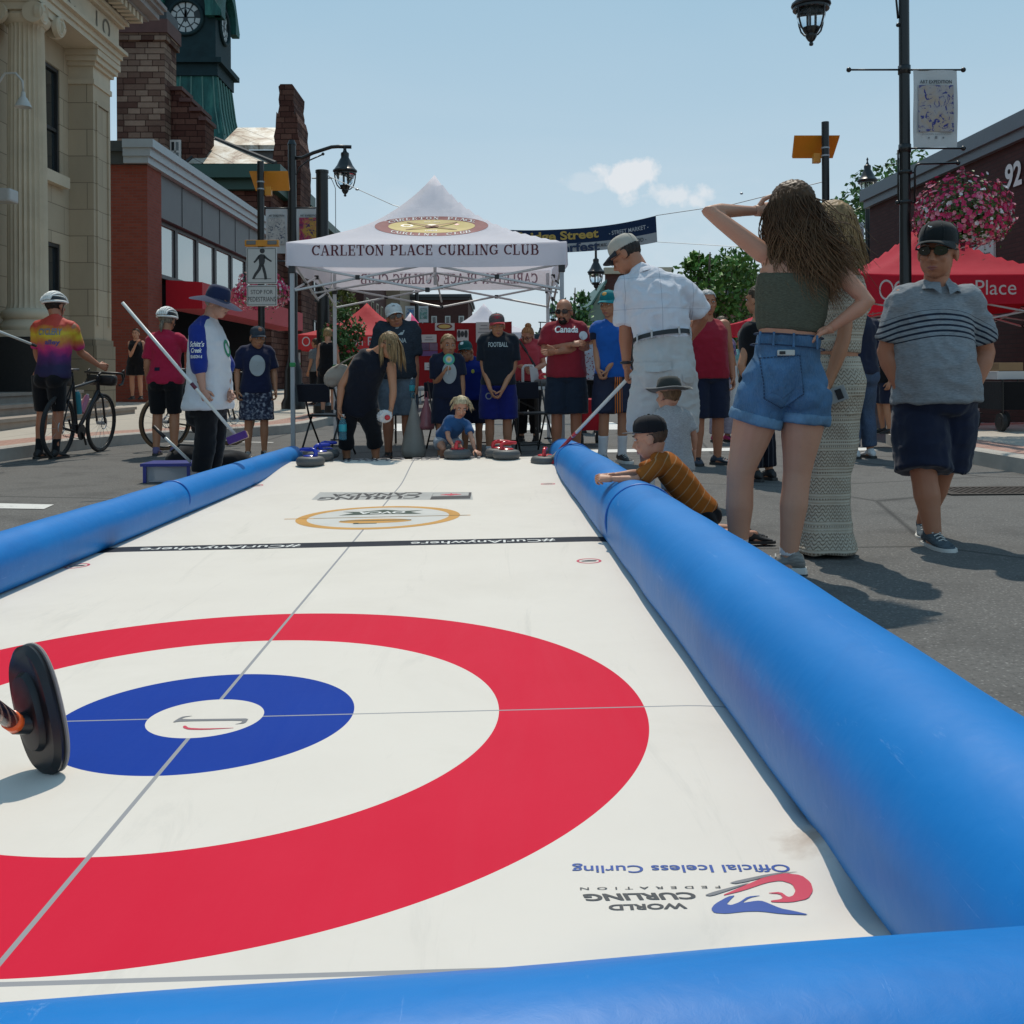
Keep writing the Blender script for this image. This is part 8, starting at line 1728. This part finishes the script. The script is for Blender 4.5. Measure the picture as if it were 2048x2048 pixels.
p = simple('person in black pinstriped trousers almost hidden by the long-haired woman', 1432, 8.5, 0, 40, 1.62, TAN, F_BLACK, striped('pinstripe', (.010, .011, .018), (.16, .16, .18), 26, .08, 0), 'pants', fem=True, tank=True, sleeve=0, pts=dict(elL=(1398, 690, -.1), wrL=(1418, 738, -.1), shL=(1414, 640, 0)))
b = NB('floral'); n = b.vor(26); b.col(b.mix(b.math('LESS_THAN', n, .28), (.42, .44, .50), (.25, .04, .06))).rough(.9)
p = simple('woman in a straw hat and floral blouse between the bald man and the boy', 1113, 15.5, 0, 180, 1.60, TAN, b.m, F_BLACK, 'pants', fem=True, look=(.1, -1, 0)); p.hat(mat('straw', (.36, .24, .11), .9, .3, 40), .16, .10, .02); p.sunglasses()
p = simple('distant person in a pale aqua shirt right of the red tank top', 1397, 23, 0, 185, 1.66, TAN, fabric((.22, .42, .42), 'aqua_shirt'), F_NAVY, 'shorts')
p = simple('man in black with bare arms resting beside the roll-up poster', 1668, 12.0, .17, 100, 1.2, TAN, F_BLACK, F_NAVY, 'shorts', fat=.2)
# small things
M_WPL = mat('white_plastic', (.58, .58, .57), .45, .06); M_WOOD = mat('pale_wood', (.42, .27, .15), .6, .25, 20)
def bike(label, pr, pf, col, tan_wall=False, lean=0.0, gear=True):
 a, c = Gd(*pr), Gd(*pf) if len(pf) == 2 else Vector(pf); d = (c - a); d.z = 0; ang = atan2(d.y, d.x)
 t = thing('bicycle', label, 'bicycle', (a.x, a.y, 0), ang); R_ = .345; M = Matrix.Rotation(lean, 4, 'X')
 MT = mat('frame_paint', col, .35, .1)
 for x in (0, 1.0):
  m = MB().tube([M @ V(x + R_ * cos(q), 0, R_ + R_ * .975 * sin(q) + .004) for q in [2 * pi * i / 40 for i in range(40)]], .020, 8, closed=True); wh = m.build('wheel', mat('tan_tyre', (.14, .09, .05), .8) if tan_wall else mat('tyre', (.02, .02, .021), .8), t, smooth=True)
  m = MB().tube([M @ V(x + (R_ - .032) * cos(q), 0, R_ + (R_ - .032) * sin(q) + .002) for q in [2 * pi * i / 40 for i in range(40)]], .013, 6, closed=True); m.build('rim', M_BLK, wh, smooth=True)
  m = MB().cyl(M @ V(x, -.05, R_), M @ V(x, .05, R_), .022, n=10)
  for i in range(20): q = 2 * pi * i / 20; m.tube([M @ V(x + .02 * cos(q + .6), .02 * (1 if i % 2 else -1), R_ + .02 * sin(q + .6)), M @ V(x + (R_ - .04) * cos(q), 0, R_ + (R_ - .04) * sin(q))], .0016, 4)
  m.build('spokes', M_STL, wh); m = MB().tube([M @ V(x + .07 * cos(q), -.035, R_ + .07 * sin(q)) for q in [2 * pi * i / 20 for i in range(20)]], .006, 4, closed=True); m.build('brake_disc', M_ALU, wh)
 S, B, H_, H2 = V(.28, 0, .84), V(.42, 0, .27), V(.86, 0, .86), V(.89, 0, .74); m = MB()
 for p, q, r in ((S, B, .018), (B, H2, .024), (S + V(.02, 0, -.06), H_, .018), (B, V(0, .05, R_), .011), (B, V(0, -.05, R_), .011), (S, V(0, .05, R_), .009), (S, V(0, -.05, R_), .009), (H_ + V(-.01, 0, .04), H2, .024)): m.tube([M @ p, M @ q], r, 8, True, True)
 m.tube([M @ S, M @ (S + V(-.035, 0, .12))], .014, 8); m.build('frame', MT, t, smooth=True)
 m = MB()
 for y in (-.05, .05): m.tube([M @ H2, M @ V(.90, y, .66), M @ V(1.0, y, R_)], .013, 6)
 m.build('fork', MT, t, smooth=True)
 m = MB().loft([[M @ V(.12 + x, w_ * cos(q), .985 + .016 * sin(q)) for q in [2 * pi * i / 12 for i in range(12)]] for x, w_ in ((0, .05), (.06, .07), (.12, .05), (.2, .022), (.27, .015))]); m.build('saddle', M_BLKP, t, smooth=True)
 m = MB().tube([M @ V(.86, 0, .92), M @ V(.94, 0, .95)], .015, 6)
 for y in (-1, 1): m.tube([M @ V(.94, 0, .95), M @ V(.95, y * .20, .95), M @ V(1.03, y * .215, .945), M @ V(1.07, y * .22, .88), M @ V(1.03, y * .225, .82), M @ V(.96, y * .225, .81)], .015, 8, True, True).tube([M @ V(1.04, y * .215, .96), M @ V(1.075, y * .215, .99), M @ V(1.10, y * .22, .90)], .011, 6)
 m.build('handlebar', M_BLKP, t, smooth=True)
 m = MB().cyl(M @ V(.42, -.06, .27), M @ V(.42, -.05, .27), .09, n=24).tube([M @ V(.42, -.07, .27), M @ V(.50, -.075, .12)], .012, 6).tube([M @ V(.42, .06, .27), M @ V(.34, .065, .42)], .012, 6).tube([M @ V(.42, -.055, .355), M @ V(0, -.045, .39)], .004, 4).tube([M @ V(.42, -.055, .19), M @ V(.03, -.045, .25), M @ V(0, -.045, .31)], .004, 4); m.build('crankset', M_BLKP, t)
 if gear:
  m = MB().rbox((.98, 0, .86), (.13, .34, .13), .04, M); m.build('handlebar_bag', M_BLKP, t, smooth=True); m = MB().rbox((.10, 0, .86), (.16, .10, .12), .03, M); m.build('saddle_bag', M_BLKP, t, smooth=True)
  R2 = Matrix.Translation((a.x, a.y, 0)) @ Matrix.Rotation(ang, 4, 'Z')
  for (p, q, c_, lb) in ((V(.335, 0, .68), V(.40, 0, .44), (.02, .22, .28), 'teal water bottle in the cage on the seat tube of the black bike'), (V(.66, 0, .62), V(.54, 0, .44), (.45, .16, .24), 'pink water bottle in the cage on the down tube of the black bike')):
   bt = thing('water_bottle', lb, 'bottle'); u = (q - p).normalized(); o_ = V(.05, 0, .04) if c_[0] < .1 else V(-.04, 0, .05); m = MB().tube([R2 @ (M @ (x + o_)) for x in (q, p + u * .03, p, p - u * .02)], [.036, .036, .03, .016], 12); m.build('body', mat('bottle_plastic', c_, .35), bt, auto=50); MB().tube([R2 @ (M @ (p + o_)), R2 @ (M @ (p + o_ - u * .03))], .018, 10).build('cap', M_WPL, bt)
 return t
bike('black gravel bike with bags held by the cyclist in the bright jersey', (114, 917), (200, 903), (.008, .009, .013), lean=.05)
g0 = Gd(342, 904); bike('road bike with tan tyre walls behind the woman with the broom', (330, 900), (g0.x + .30, g0.y + .95, 0), (.06, .055, .045), True, .04, gear=False)
def broom(label, a, b_, col, headcol, pad, wid=.19, hd=None, r=.0125, grip=None):
 t = thing('curling_broom', label, 'broom'); a, b_ = Vector(a), Vector(b_); d = (b_ - a).normalized(); n = (hd or d.cross(V(0, 0, 1))).normalized()
 sh = MB().tube([a, b_], r, 10).build('handle', mat('broom_white', (.58, .60, .58), .35), t, smooth=True); up = n.cross(d).normalized()
 if grip:
  for f0, f1, c_ in grip: MB().tube([a.lerp(b_, f0), a.lerp(b_, f1)], r * 1.12, 10).build('band', mat('band_' + str(round(c_[0], 1)), c_, .4), sh, smooth=True)
 M = Matrix((n, n.cross(up), up)).transposed().to_4x4(); M.translation = b_
 MB().rbox((0, 0, .0), (wid, .055, .055), .012, M).build('head_block', headcol, t); m = MB().rbox((0, 0, -.04), (wid * .96, .06, .04), .012, M); m.build('bristle_pad', pad, t); return t
broom('long white broom with wooden head held by the woman in the blue hat', At(O(231), O(571), 8.25), At(O(449), O(826), 8.15), None, M_WOOD, mat('purple_bristle', (.07, .02, .16), .8, .3, 60), .17, V(.9, .1, .35), .014, [(.60, .64, (.10, .01, .03))])
hl = OLD.palmL + OLD.root.location; bh = Mt(1103, 934) + V(0, 0, .075)
broom('red and white broom of the old man, its head beside the far red stone', hl + (hl - bh).normalized() * .12, bh, None, mat('taped_block', (.28, .25, .22), .7, .3, 30), mat('red_bristle', (.42, .02, .03), .8, .2, 60), .19, V(1, -.5, 0), .0135, [(.66, .70, (.55, .03, .05)), (.71, .88, (.35, .02, .04))])
t = thing('curling_broom', 'black oval broom head on a striped shaft with an orange collar, left edge', 'broom'); bp = Mt(104, 1548); R_ = 2.27; ctr = At(64, 1418, bp.y + .02); ax = V(.50, .86, .05).normalized(); up = (At(48, 1292, bp.y + .03) - Vector(bp)).normalized(); sd_ = up.cross(ax).normalized(); up = ax.cross(sd_).normalized(); hh = (At(48, 1290, bp.y + .03) - Vector(bp)).length / 2; ctr = Vector(bp) + up * hh
def oval(w_, h_, off, n=44, e=2.6): return [ctr + ax * off + up * (h_ * (1 if sin(q) > 0 else -1) * abs(sin(q)) ** (2 / e)) + sd_ * (w_ * (1 if cos(q) > 0 else -1) * abs(cos(q)) ** (2 / e)) for q in [2 * pi * i / n for i in range(n)]]
m = MB().loft([oval(.062, hh * .94, .012), oval(.068, hh * .985, .006), oval(.070, hh, -.004), oval(.060, hh * .90, -.016)]); hb = m.build('broom_head', mat('black_moulded', (.010, .010, .012), .32, .2), t, auto=40)
m = MB().loft([oval(.071, hh * 1.005, .010), oval(.072, hh * 1.01, .014), oval(.069, hh * .99, .018)]); m.build('fabric_pad', fabric((.30, .27, .25), 'broom_cloth'), hb, auto=40)
m = MB().loft([oval(.040, hh * .62, -.014), oval(.036, hh * .56, -.030), oval(.028, hh * .3, -.034)]); m.tube([ctr - ax * .03 - up * .02, ctr - ax * .06 - up * .012], [.026, .022], 14); m.build('socket', mat('black_moulded', (.010, .010, .012), .32, .2), hb, auto=40)
s0 = ctr - ax * .055 - up * .014; s1 = At(-110, 1345, bp.y - .45); sdv = (s1 - s0).normalized(); s2 = s0 + sdv * 1.25
b = NB('striped_shaft'); X = b.xyz(); q = b.math('FRACT', b.math('MULTIPLY', b.math('ADD', X[2], X[1]), 45)); b.col(b.mix(b.math('LESS_THAN', q, .3), (.012, .012, .03), (.32, .20, .16))).rough(.25); MB().tube([s0, s2], .0180, 16).build('handle', b.m, t, smooth=True)
MB().tube([s0 + sdv * .0, s0 + sdv * .05], .0205, 16).build('collar', mat('orange_collar', (.92, .13, .02), .35), t, smooth=True)
t = thing('broom_handle', 'thin pale broom handle reaching in from the left edge by the cyclist', 'broom'); MB().tube([At(-60, 640, 9.8), At(70, 691, 10.4)], .013, 8).build('shaft', mat('broom_white', (.58, .60, .58), .35), t, smooth=True); MB().tube([At(62, 688, 10.36), At(72, 692, 10.41)], .015, 8).build('end_cap', M_BLKP, t)
t = thing('broom_handle', 'short white pole with black grip standing in the plastic bin', 'broom'); a, c = At(O(291), O(806), 8.8), At(O(360), O(872), 8.7); MB().tube([a, c], .013, 8).build('shaft', mat('broom_white', (.58, .60, .58), .35), t, smooth=True); MB().tube([a - (c - a) * .02, a + (c - a) * .3], .016, 8).build('grip', M_BLKP, t, smooth=True)
g = Gd(345, 962); t = thing('storage_bin', 'clear plastic bin with a blue rim behind the left tube', 'bin', (g.x, g.y, 0))
MB().loft([[V(sx * .20 * k + 0, sy * .15 * k, z) for sx, sy in ((-1, -1), (1, -1), (1, 1), (-1, 1))] for k, z in ((.9, .005), (1, .14))]).build('tub', clear('bin_plastic', (.62, .66, .72), .25, .6), t); mm_ = mat('bin_blue', (.02, .03, .22), .4); MB().box((-.22, -.17, .14), (.22, .17, .165)).build('lid', mm_, t)
for sx in (-1, 1): MB().rbox((sx * .185, -.155, .08), (.03, .02, .16), .006).build('clip', mm_, t)
m = MB(); m.ell((0, 0, .13), (.30, .18, .13), n=18, m=12); m.ell((.25, .05, .10), (.26, .18, .10), n=14, m=10); me = remesh(m, .02, 5); me.materials.append(F_BLACK); me.shade_smooth()
for v in me.vertices: v.co += v.normal * .02 * noise.noise(v.co * 9); v.co.z = max(v.co.z, .003)
g = Gd(385, 946); t = thing('duffel_bag', 'slumped black duffel bag at the feet of the woman in the blue hat', 'bag', (g.x, g.y + .12, 0)); link('body', me, t); MB().tube([(-.2, -.1, .2), (-.1, -.16, .27), (.05, -.16, .26), (.15, -.1, .2)], .012, 6).build('strap', M_BLKP, t)
CH = []
def chair(px, Y, rz, label):
 x = At(px, 745, Y).x
 if CH: return dup(CH[0], (x, Y, 0), rz, label, 'black folding chairs')
 t = thing('folding_chair', label, 'folding chair', (x, Y, 0), rz, 'black folding chairs'); CH.append(t)
 for sx in (-1, 1): MB().tube([(sx * .22, -.22, .01), (sx * .21, .06, .45), (sx * .20, .20, .82)], .011, 8).build('front_leg', M_BLK, t, smooth=True); MB().tube([(sx * .19, .26, .01), (sx * .19, .02, .47)], .011, 8).build('rear_leg', M_BLK, t, smooth=True)
 m = MB()
 for y, z in ((-.17, .10), (.21, .10)): m.cyl((-.2, y, z), (.2, y, z), .008, n=6)
 m.build('stretcher', M_BLK, t); MB().rbox((0, -.08, .455), (.40, .38, .025), .01).build('seat', M_BLKP, t); MB().rbox((0, .175, .74), (.41, .03, .20), .012, Matrix.Rotation(radians(-8), 4, 'X')).build('backrest', fabric((.012, .013, .022), 'chair_pad'), t); return t
chair(655, 11.45, radians(155), 'black folding chair with a padded back beside the left canopy leg'); chair(1062, 11.7, radians(20), 'black folding chair under the white table by the bald man'); chair(1000, 12.1, radians(-10), 'black folding chair behind the teenage boy'); chair(900, 12.2, radians(30), 'black folding chair behind the boy in royal blue')
x0, x1, YT = At(752, 745, 13.0).x, At(1108, 745, 13.0).x, 12.9; t = thing('folding_table', 'long white folding table under the canopy behind the crowd', 'table', ((x0 + x1) / 2, YT, 0)); hw = (x1 - x0) / 2
MB().rbox((0, 0, .725), (hw * 2, .74, .045), .015).build('tabletop', M_WPL, t)
for sx in (-1, 1): m = MB().tube([(sx * hw * .8, -.3, .01), (sx * hw * .8, -.28, .70)], .014, 8).tube([(sx * hw * .8, .3, .01), (sx * hw * .8, .28, .70)], .014, 8).cyl((sx * hw * .8, -.3, .2), (sx * hw * .8, .3, .2), .01, n=6).tube([(sx * hw * .8, 0, .45), (sx * hw * .35, 0, .70)], .01, 6); m.build('leg_frame', M_BLK, t)
yb = 13.1; P0, P1, P2, P3 = [At(px, 745, yb + dy).x for px, dy in ((752, -.25), (800, 0), (985, 0), (1024, -.25))]; zt = At(880, 646, yb).z
t = thing('display_board', 'red three-panel display board with notices standing on the white table', 'display board'); MRB = mat('red_felt', (.30, .008, .012), .9, .15); m = MB()
pl = [(P0, yb - .3), (P1, yb), (P2, yb), (P3, yb - .3)]
m.loft([[V(x, y, z) for x, y in pl] + [V(x, y + .02, z) for x, y in pl[::-1]] for z in (.755, zt)]); m.build('panel', MRB, t)
MPA = mat('paper', (.60, .58, .57), .8, .05)
def paper(x0, y0, x1, y1, lines=5, mm=None):
 a, c = At(x0, y1, yb - .02), At(x1, y0, yb - .02); a.y = c.y = yb - .012; q = MB().quad((a.x, a.y, a.z), (c.x, a.y, a.z), (c.x, a.y, c.z), (a.x, a.y, c.z)).build('notice', mm or MPA, t, recalc=False); m = MB()
 for i in range(lines): z = c.z - (c.z - a.z) * (i + 1) / (lines + 1); w_ = (c.x - a.x) * (.3 + .12 * ((i * 7) % 3)); m.quad((c.x - (c.x - a.x) / 2 - w_ * .7, a.y - .003, z - .004), (c.x - (c.x - a.x) / 2 + w_ * .7, a.y - .003, z - .004), (c.x - (c.x - a.x) / 2 + w_ * .7, a.y - .003, z + .004), (c.x - (c.x - a.x) / 2 - w_ * .7, a.y - .003, z + .004))
 if lines: m.build('lines', MGY, q, recalc=False)
 return q
q = paper(870, 646, 909, 661, 0); a = At(889, 653, yb); m = MB(); put2d(m, disc2d(.10, .038, 24), (a.x, yb - .016, a.z), (1, 0, 0), (0, 0, 1)); e = m.build('crest', mat('crest_maroon', (.20, .022, .035), .7), q, recalc=False); m = MB(); put2d(m, disc2d(.078, .026, 24), (a.x, yb - .019, a.z), (1, 0, 0), (0, 0, 1)); m.build('crest_ground', mat('crest_yellow', (.62, .46, .15), .7), q, recalc=False)
paper(843, 669, 873, 685, 2); paper(843, 686, 858, 701, 0, mat('photo_dark', (.12, .07, .14), .5, .6, 12)); paper(859, 686, 875, 701, 0, mat('photo_mauve', (.20, .12, .18), .5, .6, 12)); paper(843, 702, 875, 712, 0, mat('lilac_card', (.16, .08, .22), .7)); paper(914, 659, 937, 682, 0); paper(952, 644, 984, 685, 5); paper(849, 725, 872, 740, 2)
a = At(925, 668, yb); m = MB()
for dx, s_ in ((-.045, 1), (.0, .8), (.045, 1)): put2d(m, disc2d(.022, .05 * s_, 12), (a.x + dx, yb - .018, a.z), (1, 0, 0), (0, 0, 1))
m.build('silhouette', MK, t, recalc=False)
Yf = 12.72; a, c = At(1046, 768, Yf), At(1072, 731, Yf); t = thing('display_stand', 'white pipe stand holding a leaflet on the white table', 'stand')
m = MB()
for dy in (0, .2): m.tube([(a.x, Yf + dy, .755), (a.x, Yf + dy, c.z - .03), (a.x + .03, Yf + dy, c.z), (a.x + .12, Yf + dy, c.z), (a.x + .22, Yf + dy, .76)], .016, 8)
m.tube([(a.x - .1, Yf, .765), (a.x + .26, Yf, .765)], .016, 8); m.build('pipe', M_WPL, t, smooth=True); m = MB().quad((a.x + .10, Yf - .025, .80), (a.x + .22, Yf - .025, .77), (a.x + .18, Yf - .025, .97), (a.x + .08, Yf - .025, 1.0)); m.build('leaflet', MPA, t, recalc=False)
r0 = SREP[RED]; x = At(1088, 745, 12.7).x; dup(r0, (x, 12.66, .748), radians(10), 'red handled stone displayed on the white table beside the leaflet stand')
t = thing('lollipop', 'big round rainbow lollipop in the hand of the fair-haired boy', 'lollipop'); c = At(O(847), O(678), 10.2); b = NB('swirl'); X = b.xyz(); r_ = b.math('SQRT', b.math('ADD', b.math('POWER', b.math('SUBTRACT', X[0], c.x), 2), b.math('POWER', b.math('SUBTRACT', X[2], c.z), 2))); b.col(b.ramp(b.math('FRACT', b.math('MULTIPLY', r_, 16)), [(.1, (.55, .40, .05)), (.4, (.45, .45, .38)), (.6, (.02, .25, .32)), (.9, (.05, .30, .12))])).rough(.2)
MB().tube([c + V(0, .012, 0), c + V(0, -.012, 0)], .058, 24).build('candy', b.m, t, auto=50); MB().tube([c + V(0, 0, -.05), LOL + V(0, -.01, -.04)], .005, 6).build('stick', MWH, t)
def bottle(label, p, tint, k=1.0, tilt=0):
 t = thing('water_bottle', label, 'bottle', p); t.rotation_euler = (tilt, 0, 0); MB().lathe([(0, 0), (.03 * k, 0), (.033 * k, .01), (.031 * k, .05 * k), (.033 * k, .10 * k), (.032 * k, .14 * k), (.013 * k, .19 * k), (.013 * k, .205 * k), (0, .205 * k)], n=16).build('body', clear('bottle_clear', tint, .06, .85), t, smooth=True); MB().lathe([(.0325 * k, .07 * k), (.0335 * k, .075 * k), (.0335 * k, .125 * k), (.0325 * k, .13 * k)], n=16).build('label_band', mat('label_teal', (.03, .35, .40), .5), t, smooth=True); MB().lathe([(.015 * k, .195 * k), (.015 * k, .215 * k), (0, .215 * k)], n=12).build('cap', M_WPL, t)
pr = LEAN.palmR + LEAN.root.location; bottle('blue tinted water bottle dangling from the stooping woman\'s hand', pr + V(.01, -.03, -.24), (.35, .75, .9), 1.15); pm = MAN.palmL + MAN.root.location; bottle('small water bottle held by the man in the charcoal t-shirt', pm + V(-.02, -.04, -.06), (.4, .75, .9), 1.0)
pl_ = LEAN.palmL + LEAN.root.location; t = thing('snack_packet', 'crumpled white napkin with a red treat in the stooping woman\'s hand', 'snack'); m = MB().ell((0, 0, 0), (.075, .03, .065), n=14, m=10); me = remesh(m, .008, 1)
for v in me.vertices: v.co += v.normal * .018 * noise.noise(v.co * 40); v.co += pl_ + V(-.03, -.04, -.01)
me.materials.append(MPA); me.shade_smooth(); link('napkin', me, t); MB().ell(pl_ + V(.0, -.075, -.02), (.028, .018, .026), n=12, m=8).build('treat', mat('red_sweet', (.50, .02, .03), .35), t, smooth=True)
def hangbag(label, top, L_, w_, m_, seed, dpt=.10):
 t = thing('carrier_bag', label, 'bag'); n = 20; rr = []
 for f, k in ((0, .10), (.15, .24), (.35, .48), (.65, .78), (.88, 1), (.97, .96), (1.0, .7)): rr.append([Vector(top) + V(w_ * k * cos(q) * (1 + .35 * noise.noise((cos(q) * 1.6, sin(q) * 1.6 + f * 3, seed))), dpt * k * sin(q) * (1 + .2 * noise.noise((q * 2, f * 3, seed))), -L_ * f) for q in [2 * pi * i / n for i in range(n)]])
 MB().loft(rr).build('sack', m_, t, smooth=True); MB().tube([Vector(top) + V(-.02, 0, -.02), Vector(top) + V(-.015, 0, .06), Vector(top) + V(.015, 0, .06), Vector(top) + V(.02, 0, -.02)], .006, 5).build('handles', m_, t)
hangbag('limp beige plastic bag hanging from the hand of the man in charcoal', pm + V(.0, -.06, -.07), .62, .13, mat('thin_plastic', (.34, .31, .27), .45, .15, 10), 2); hangbag('small clear bag with something pink, beside the limp beige bag', pm + V(.13, -.02, -.06), .34, .09, mat('pink_plastic', (.42, .15, .17), .3, .5, 7), 4)
a = At(O(1388), O(690), 12.6); hangbag('tall white plastic bag right of the red tank top', a, .62, .10, mat('milky_plastic', (.50, .48, .47), .4, .1), 6)
p = LEAN; a = p.root.location + p.J['shR']; t = thing('shoulder_bag', 'beige shoulder bag hanging behind the stooping woman', 'bag'); c = At(O(622), O(705), 10.25); m = MB().ell((0, 0, 0), (.15, .06, .10), n=16, m=10); me = remesh(m, .015, 2)
for v in me.vertices: v.co += v.normal * .03 * noise.noise(v.co * 14); v.co = Matrix.Rotation(radians(-35), 3, 'Y') @ v.co + c + V(.07, 0, -.02)
me.materials.append(mat('beige_canvas', (.33, .28, .23), .85, .15)); me.shade_smooth(); link('sack', me, t); MB().tube([c + V(.02, 0, .04), c.lerp(a, .5) + V(0, .0, .05), a + V(.0, .02, .06)], .008, 6).build('strap', mat('beige_canvas', (.33, .28, .23), .85, .15), t)
def wagon(label, x, Y, z, w_, h, m_, zb, top=None, r=.08):
 t = thing('folding_wagon', label, 'wagon', (x, Y, z)); MB().loft([[V(sx * w_ / 2 * k, sy * .38 * k, q) for sx, sy in ((-1, -1), (1, -1), (1, 1), (-1, 1))] for k, q in ((.92, zb), (1, zb + h))]).build('tub', m_, t); m = MB()
 for sx in (-1, 1):
  for sy in (-1, 1): m.tube([(sx * w_ / 2, sy * .38, zb + h + .03), (sx * w_ / 2, sy * .38, zb - .03), (sx * (w_ / 2 - .02), sy * .34, r)], .012, 6)
 m.tube([(w_ / 2, 0, zb + h), (w_ / 2 + .05, 0, zb + h + .16)], .012, 6); m.build('frame', M_BLK, t)
 for sx in (-1, 1):
  for sy in (-1, 1): wh = MB().cyl((sx * w_ / 2 - .025, sy * .34, r), (sx * w_ / 2 + .025, sy * .34, r), r, n=18).build('wheel', mat('tyre', (.02, .02, .021), .8), t, auto=50); MB().cyl((sx * w_ / 2 - .03, sy * .34, r), (sx * w_ / 2 + .03, sy * .34, r), r * .55, n=14).build('hub', M_STL if r < .1 else M_BLKP, wh)
 return t
a = At(1178, 745, 12.9); wagon('red folding wagon on small wheels between the bald man and the teal cap', a.x, 12.9, 0, .27, .38, fabric((.34, .012, .02), 'red_wagon_cloth'), .20)
a = At(2005, 745, 12.6); wagon('black folding wagon on big wheels right of the man in grey', a.x, 12.6, .17, .38, .34, F_BLACK, .26, r=.11); M_CARD = mat('cardboard', (.30, .19, .10), .85, .2)
for dz, (w_, lb) in enumerate(((.34, 'pale box with printed lid in the black wagon'), (.30, 'tan cardboard box on top of the other in the black wagon'))): o = MB().rbox((a.x - .02, 12.5, .17 + .68 + dz * .105), (w_, .3, .10), .004).build('carton', M_CARD if dz else MPA, None); tag(o, lb, 'box')
g = At(1745, 745, 12.2); t = thing('poster_stand', 'tall tan roll-up poster with a photograph at the bottom, beside the striding man', 'poster stand', (g.x, 12.2, .16)); hz_ = At(1750, 640, 12.2).z - .16
MB().box((-.16, -.01, .03), (.16, .005, hz_)).build('sheet', mat('tan_sheet', (.34, .30, .21), .7, .1, 3), t); MB().rbox((0, 0, .02), (.36, .16, .04), .01).build('base', M_ALU, t); MB().quad((-.155, -.014, .06), (.155, -.014, .06), (.155, -.014, .36), (-.155, -.014, .36)).build('photograph', mat('poster_photo', (.10, .08, .09), .5, .9, 14), t, recalc=False); m = MB()
for i in range(7): m.quad((-.02, -.014, .52 + i * .035), (.11, -.014, .52 + i * .035), (.11, -.014, .53 + i * .035), (-.02, -.014, .53 + i * .035))
m.build('text_lines', MGY, t, recalc=False)
